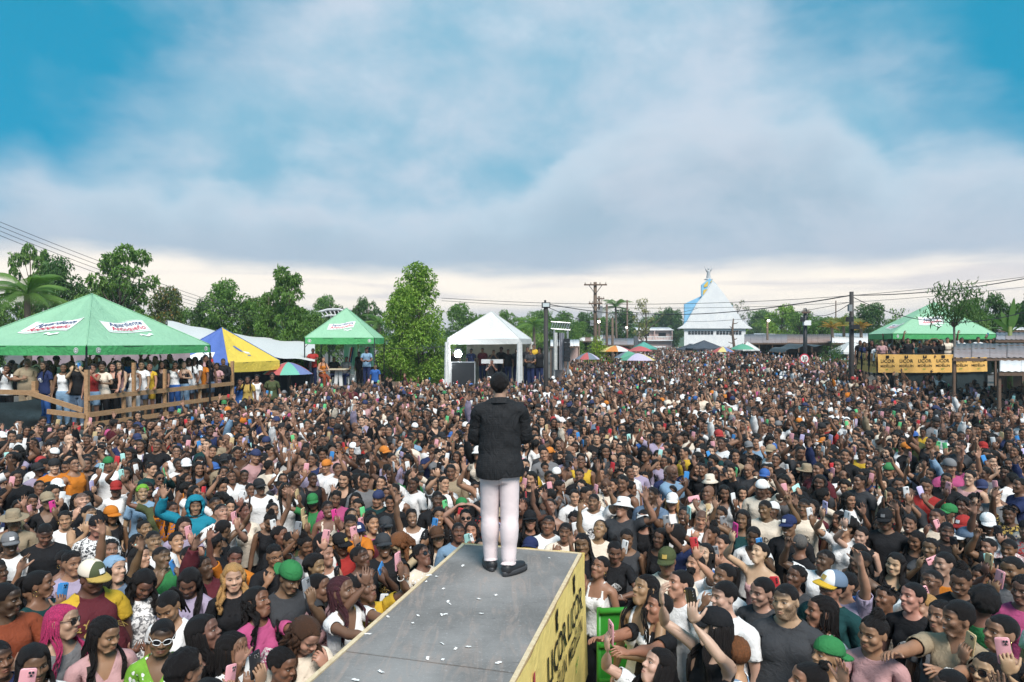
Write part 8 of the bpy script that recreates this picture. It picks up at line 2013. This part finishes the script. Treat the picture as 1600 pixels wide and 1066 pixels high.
# ---------------------------------------------------------------- the rest of the front crowd, then the mass behind
FR = random.Random(11)
def in_runway(x, y, m=.25):
    d = np.array([x, y]) - R0; a = d @ RN; b = -(d @ RD); return -m < a < 1.22 + m + .1 and -m < b < 8
def blocked(x, y):
    if in_runway(x, y): return True
    if .62 < x < 1.75 and 6.05 < y < 6.5: return True
    if .2 < x < 1.35 and 3 < y < 5.3: return True
    return False
SHIRTS = ['black'] * 25 + ['white'] * 22 + ['cream'] * 5 + ['charcoal'] * 4 + ['grey'] * 2 + ['navy'] * 2 + ['pink', 'pink', 'red', 'grey', 'beige', 'lilac', 'sky', 'green', 'yellow', 'orange', 'brown', 'maroon', 'denim', 'purple', 'teal', 'rose', 'olive', 'blue', 'beige', 'lilac']
FH = ['braids', 'braids', 'braids', 'straight', 'straight', 'wavy', 'pony', 'bun', 'sleek', 'sleek', 'cornrow', 'topknot', 'afro', 'curly', 'rowpony', 'crop']
MH = ['crop', 'crop', 'crop', 'crop', 'fade', 'fade', 'twist', 'spikes', 'bald', 'cornrow']
SK = 'kkkdddddddmmmmbbl'
def random_spec(R):
    sex = 'f' if R.random() < .56 else 'm'; sp = dict(sex=sex, skin=R.choice(SK), hair=R.choice(FH if sex == 'f' else MH), col=R.choice(SHIRTS))
    sp['top'] = R.choice(['tee', 'tee', 'tee', 'tank', 'tank', 'strap', 'vneck', 'bare'] if sex == 'f' else ['tee', 'tee', 'tee', 'tee', 'polo', 'tank', 'long'])
    e = {}
    if R.random() < (.19 if sex == 'm' else .05): e.update(hat=R.choice(['cap', 'cap', 'cap', 'cap', 'backcap', 'bucket']), hatc=R.choice(['black', 'black', 'black', 'navy', 'white', 'white', 'red', 'grey', 'green', 'beige']))
    if R.random() < .10: e['glasses'] = R.choice(['sun', 'clear', 'clear'])
    if sex == 'f' and R.random() < .35: e['ear'] = R.choice(['hoop', 'drop'])
    if sex == 'm' and R.random() < .35: e['beard'] = R.uniform(.5, 1)
    if R.random() < .2: e['heavy'] = R.uniform(.3, .9)
    if R.random() < .38: e.update(pat=R.choice(['floral', 'blotch', 'stripe', 'logo', 'logo']), col2=R.choice(['white', 'black', 'red', 'blue', 'gold']))
    q = R.random(); ph = None; pose = ''
    if q < .17: pose, ph = R.choice(['phone/', '/phone']), 1
    elif q < .26: pose, ph = 'phone2/phone2', 1
    elif q < .43: pose, ph = R.choice(['high/', '/high']), 1
    elif q < .58: pose = R.choice(['wave/', '/wave', 'wave2/', '/wave2'])
    elif q < .64: pose = R.choice(['fist/', '/point', 'point/', 'head/head'])
    elif q < .68: pose = R.choice(['chin/', '/chest', 'chest/'])
    if ph: ph = R.choice(['pink', 'white', 'white', 'black', 'black', 'blue', 'mint', 'lilac', 'red', 'gold', 'green', 'grey', 'magenta'])
    return sp, e, pose, ph
WHERE = lambda x, y: ('near the runway' if abs(x) < 1.8 and y < 8 else 'before the timber stand' if x < -4.5 else 'towards the stalls' if x > 4.5 else 'behind the runway end' if y > 7 and abs(x) < 2 else 'in the packed crowd')
FILL_MAX = 118
cand = []
y = 3.35
while y < 9.6:
    n = int(1.62 * y / .40) + 2
    for i in range(n): cand.append((-.81 * y + i * .40 + FR.uniform(-.15, .15), y + FR.uniform(-.14, .14)))
    y += .40
cand.sort(key=lambda c: c[1]); made = 0; fill_edge = 9.6
for x, y in cand:
    if blocked(x, y) or any((x - a) ** 2 + ((y - b) * .9) ** 2 < (.33 if y < 6.6 else .37) ** 2 for a, b, _ in PEOPLE): continue
    if made >= FILL_MAX: fill_edge = y; break
    sp, e, pose, ph = random_spec(FR); h = FR.gauss(1.72, .06) if sp['sex'] == 'm' else FR.gauss(1.62, .05); h = min(max(h, 1.5), 1.86)
    if y < 4.6: h = min(h, 1.62)
    zf = STEP if y < 5.75 else rise(y); px = 800 + x / y * FPX; py = 533 + (CAM_Z - zf - h * .935) / y * FPX
    A(px, py, sp['sex'], sp['skin'], sp['hair'], sp['top'], sp['col'], None, None, pose, WHERE(x, y), phone=ph, h=h, zfoot=zf or 1e-6, **e); made += 1
print('FILL', made, 'edge', fill_edge, 'people', len(PEOPLE))

# the mass: one object, instanced from a set of posed people
src = bpy.data.collections.new('crowd_sources'); CR = random.Random(23)
inst_mats = [MATS['skin_inst'], MATS['hair_inst'], MATS['cloth_inst'], MATS['cloth_dark']]
def inst_tint(name, attr, rough=.5):
    m, t, p = material(name); t.put(p.inputs['Base Color'], t.attr(attr, 'INSTANCER')); p.inputs['Roughness'].default_value = rough; return m
inst_mats += [inst_tint('hat_inst', 'hatc', .85), inst_tint('phone_inst', 'phonec', .25), MATS['lens_dark']]
NV = 56
for v in range(NV):
    sp, e, pose, ph = random_spec(CR); s = dict(sex=sp['sex'], lod='mid', height=1.72 if sp['sex'] == 'm' else 1.62, skin=(.1, .06, .04), hair=sp['hair'], top=sp['top'], topc=(.5, .5, .5), seed=v, head=(CR.uniform(-18, 18), CR.uniform(-10, 8), CR.uniform(-8, 8)), twist=CR.uniform(-12, 12), bottom='dark', face=(CR.uniform(.95, 1.05), CR.uniform(.94, 1.08)))
    s.update({k: e[k] for k in ('hat', 'glasses', 'heavy', 'ear') if k in e}); s['hatc'] = (.5, .5, .5)
    if pose: p_ = pose.split('/'); s['armL'] = p_[0] or None; s['armR'] = (p_[1] if len(p_) > 1 else '') or None
    for k in ('armL', 'armR'):
        if s.get(k) is None: s[k] = ('down', {})
    parts, hands = person_parts(s); Vs, Fs, Rs, Ms, o = [], [], [], [], 0
    for nm, V, F, mats, colr, rest, parent, props, midx in parts:
        keep = np.ones(len(F), bool)
        if nm == 'body': keep = rest[F].mean(1)[:, 2] > .80             # hidden legs of the mass
        mi = {'skin': 0, 'hair': 1, 'cloth_dark': 3, 'lens_dark': 6, 'gold': 6, 'tint_gloss': 6}.get(mats[0], 2)
        if nm in ('baseball_cap', 'brim', 'bucket_hat', 'visor', 'head_scarf', 'brimmed_hat', 'beanie'): mi = 4
        m_ = np.full(len(F), mi)
        if nm == 'body': m_ = np.where(midx == 1, 3, 0)
        Vs.append(V); Fs.append(F[keep] + o); Rs.append(rest); Ms.append(m_[keep]); o += len(V)
    if ph:
        for q in ('L', 'R'):
            a_ = s['arm' + q]; a_ = a_ if isinstance(a_, str) else a_[0]
            if a_ in ('phone', 'phone2', 'high') and q in hands:
                Mp = hand_phone_matrix(hands[q], (0, 0, 0), 0, flat=(v % 3 == 0 and a_ == 'phone2')); V, F = rounded_slab(.074, .155, .009, .012, 3); V = V @ Mp[:3, :3].T + Mp[:3, 3]; Vs.append(V); Fs.append(F + o); Rs.append(V * 0); Ms.append(np.full(len(F), 5)); o += len(V); break
    me = make_mesh('crowd_person', np.concatenate(Vs), np.concatenate(Fs), inst_mats, np.concatenate(Rs), np.concatenate(Ms)); ob = bpy.data.objects.new('crowd_person_source', me); src.objects.link(ob)

DPX = [-400, 0, 120, 140, 366, 372, 430, 470, 600, 690, 700, 832, 846, 884, 896, 930, 1000, 1060, 1070, 1190, 1205, 1335, 1345, 1470, 1500, 1560, 1640]
DMX = [17.0, 17.0, 17.0, 17.0, 22.9, 23.2, 24, 29, 29.2, 31, 30.2, 30.2, 33, 33, 58, 100, 118, 118, 118, 110, 56, 49, 29.2, 29.0, 28.2, 28.2, 28.2]
pts = []; y = 7.0; NP = np.random.RandomState(3); near_P = np.array([p[:2] for p in PEOPLE])
while y < 118:
    sp_ = .47 if y < 20 else .50 if y < 40 else .60
    n = int(1.62 * y / sp_) + 4
    for i in range(n):
        x = -.81 * y + i * sp_ + NP.uniform(-.24, .24); yy = y + NP.uniform(-.24, .24); px = 800 + x / yy * FPX
        if yy > np.interp(px, DPX, DMX): continue
        if blocked(x, yy) or (yy < 34 and ((near_P[:, 0] - x) ** 2 + (near_P[:, 1] - yy) ** 2).min() < .42 ** 2): continue
        if yy < fill_edge - .2: continue
        if NP.rand() < .05: continue
        pts.append((x, yy))
    y += sp_ * .92
pts = np.array(pts); n = len(pts); print('CROWD', n)
pts = np.concatenate([pts, [q[:2] for q in BACK]]); zs_ = [rise(q) + .38 * float(smooth(27.2, 29.0, np.array(q))) * (p > 14) for p, q in pts[:n]] + [q[2] for q in BACK]; n = len(pts)
me = bpy.data.meshes.new('crowd'); me.vertices.add(n); me.vertices.foreach_set('co', np.column_stack([pts, zs_]).astype(np.float32).ravel())
def pattr(name, typ, key, data):
    a = me.attributes.new(name, typ, 'POINT'); a.data.foreach_set(key, np.ascontiguousarray(data, np.float32 if typ != 'INT' else np.int32).ravel())
skv = np.array([SKINS[c] for c in SK]); pattr('skin', 'FLOAT_COLOR', 'color', np.column_stack([skv[NP.randint(0, len(skv), n)] * NP.uniform(.9, 1.12, (n, 1)), np.ones(n)]))
shv = np.array([COL[c] for c in SHIRTS]); pattr('shirt', 'FLOAT_COLOR', 'color', np.column_stack([shv[NP.randint(0, len(shv), n)] * NP.uniform(.85, 1.0, (n, 1)), np.ones(n)]))
hv = np.array([COL[c] for c in ['black'] * 9 + ['navy'] * 3 + ['white'] * 4 + ['red', 'grey', 'green', 'beige', 'blue', 'orange']]); pattr('hatc', 'FLOAT_COLOR', 'color', np.column_stack([hv[NP.randint(0, len(hv), n)], np.ones(n)]))
pv = np.array([PHC[c] for c in ['white'] * 4 + ['black'] * 4 + ['pink'] * 3 + ['grey', 'grey', 'mint', 'lilac', 'blue', 'gold', 'red', 'green']]); pattr('phonec', 'FLOAT_COLOR', 'color', np.column_stack([pv[NP.randint(0, len(pv), n)], np.ones(n)]))
turn = np.degrees(np.arctan2(-.08 - pts[:, 0], pts[:, 1] - 4.0)) + NP.normal(0, 24, n); odd = NP.rand(n) < .06; turn[odd] += NP.uniform(-150, 150, odd.sum())
pattr('turn', 'FLOAT', 'value', np.radians(turn)); pattr('tall', 'FLOAT', 'value', NP.normal(1.0, .048, n)); pattr('pick', 'INT', 'value', NP.randint(0, NV, n))
crowd = bpy.data.objects.new('crowd', me); link(crowd); tag(crowd, 'dense crowd of spectators filling the square back to the church', kind='stuff')
ng = bpy.data.node_groups.new('crowd_scatter', 'GeometryNodeTree'); ng.interface.new_socket('Geometry', in_out='INPUT', socket_type='NodeSocketGeometry'); ng.interface.new_socket('Geometry', in_out='OUTPUT', socket_type='NodeSocketGeometry')
N = ng.nodes; gi, go = N.new('NodeGroupInput'), N.new('NodeGroupOutput'); ci = N.new('GeometryNodeCollectionInfo'); ci.inputs['Collection'].default_value = src; ci.inputs['Separate Children'].default_value = True; ci.inputs['Reset Children'].default_value = True
ip = N.new('GeometryNodeInstanceOnPoints'); ip.inputs['Pick Instance'].default_value = True
def na(name, typ): a = N.new('GeometryNodeInputNamedAttribute'); a.data_type = typ; a.inputs['Name'].default_value = name; return a.outputs['Attribute']
mp = N.new('GeometryNodeMeshToPoints'); L_ = ng.links
L_.new(gi.outputs[0], mp.inputs['Mesh']); L_.new(mp.outputs[0], ip.inputs['Points']); L_.new(ci.outputs[0], ip.inputs['Instance']); L_.new(na('pick', 'INT'), ip.inputs['Instance Index'])
cx = N.new('ShaderNodeCombineXYZ'); L_.new(na('turn', 'FLOAT'), cx.inputs[2]); e2r = N.new('FunctionNodeEulerToRotation'); L_.new(cx.outputs[0], e2r.inputs[0]); L_.new(e2r.outputs[0], ip.inputs['Rotation'])
cs = N.new('ShaderNodeCombineXYZ'); ta = na('tall', 'FLOAT'); [L_.new(ta, cs.inputs[i]) for i in range(3)]; L_.new(cs.outputs[0], ip.inputs['Scale']); L_.new(ip.outputs[0], go.inputs[0])
md = crowd.modifiers.new('scatter', 'NODES'); md.node_group = ng
# ---------------------------------------------------------------- damp evening air
g = MB(); g.box((0, 180, 10.5), (960, 490, 24)); hz = g.build('haze', bpy.data.materials.new('haze_air')); tag(hz, 'thin damp haze over the square', kind='stuff')
m = hz.data.materials[0]; m.use_nodes = True; t = NT(m.node_tree); t.n.clear(); o_ = t.node('ShaderNodeOutputMaterial'); v_ = t.node('ShaderNodeVolumePrincipled'); t.put(v_.inputs['Color'], (.86, .92, .97, 1)); v_.inputs['Density'].default_value = .0008; v_.inputs['Anisotropy'].default_value = .3; t.l.new(v_.outputs[0], o_.inputs['Volume'])
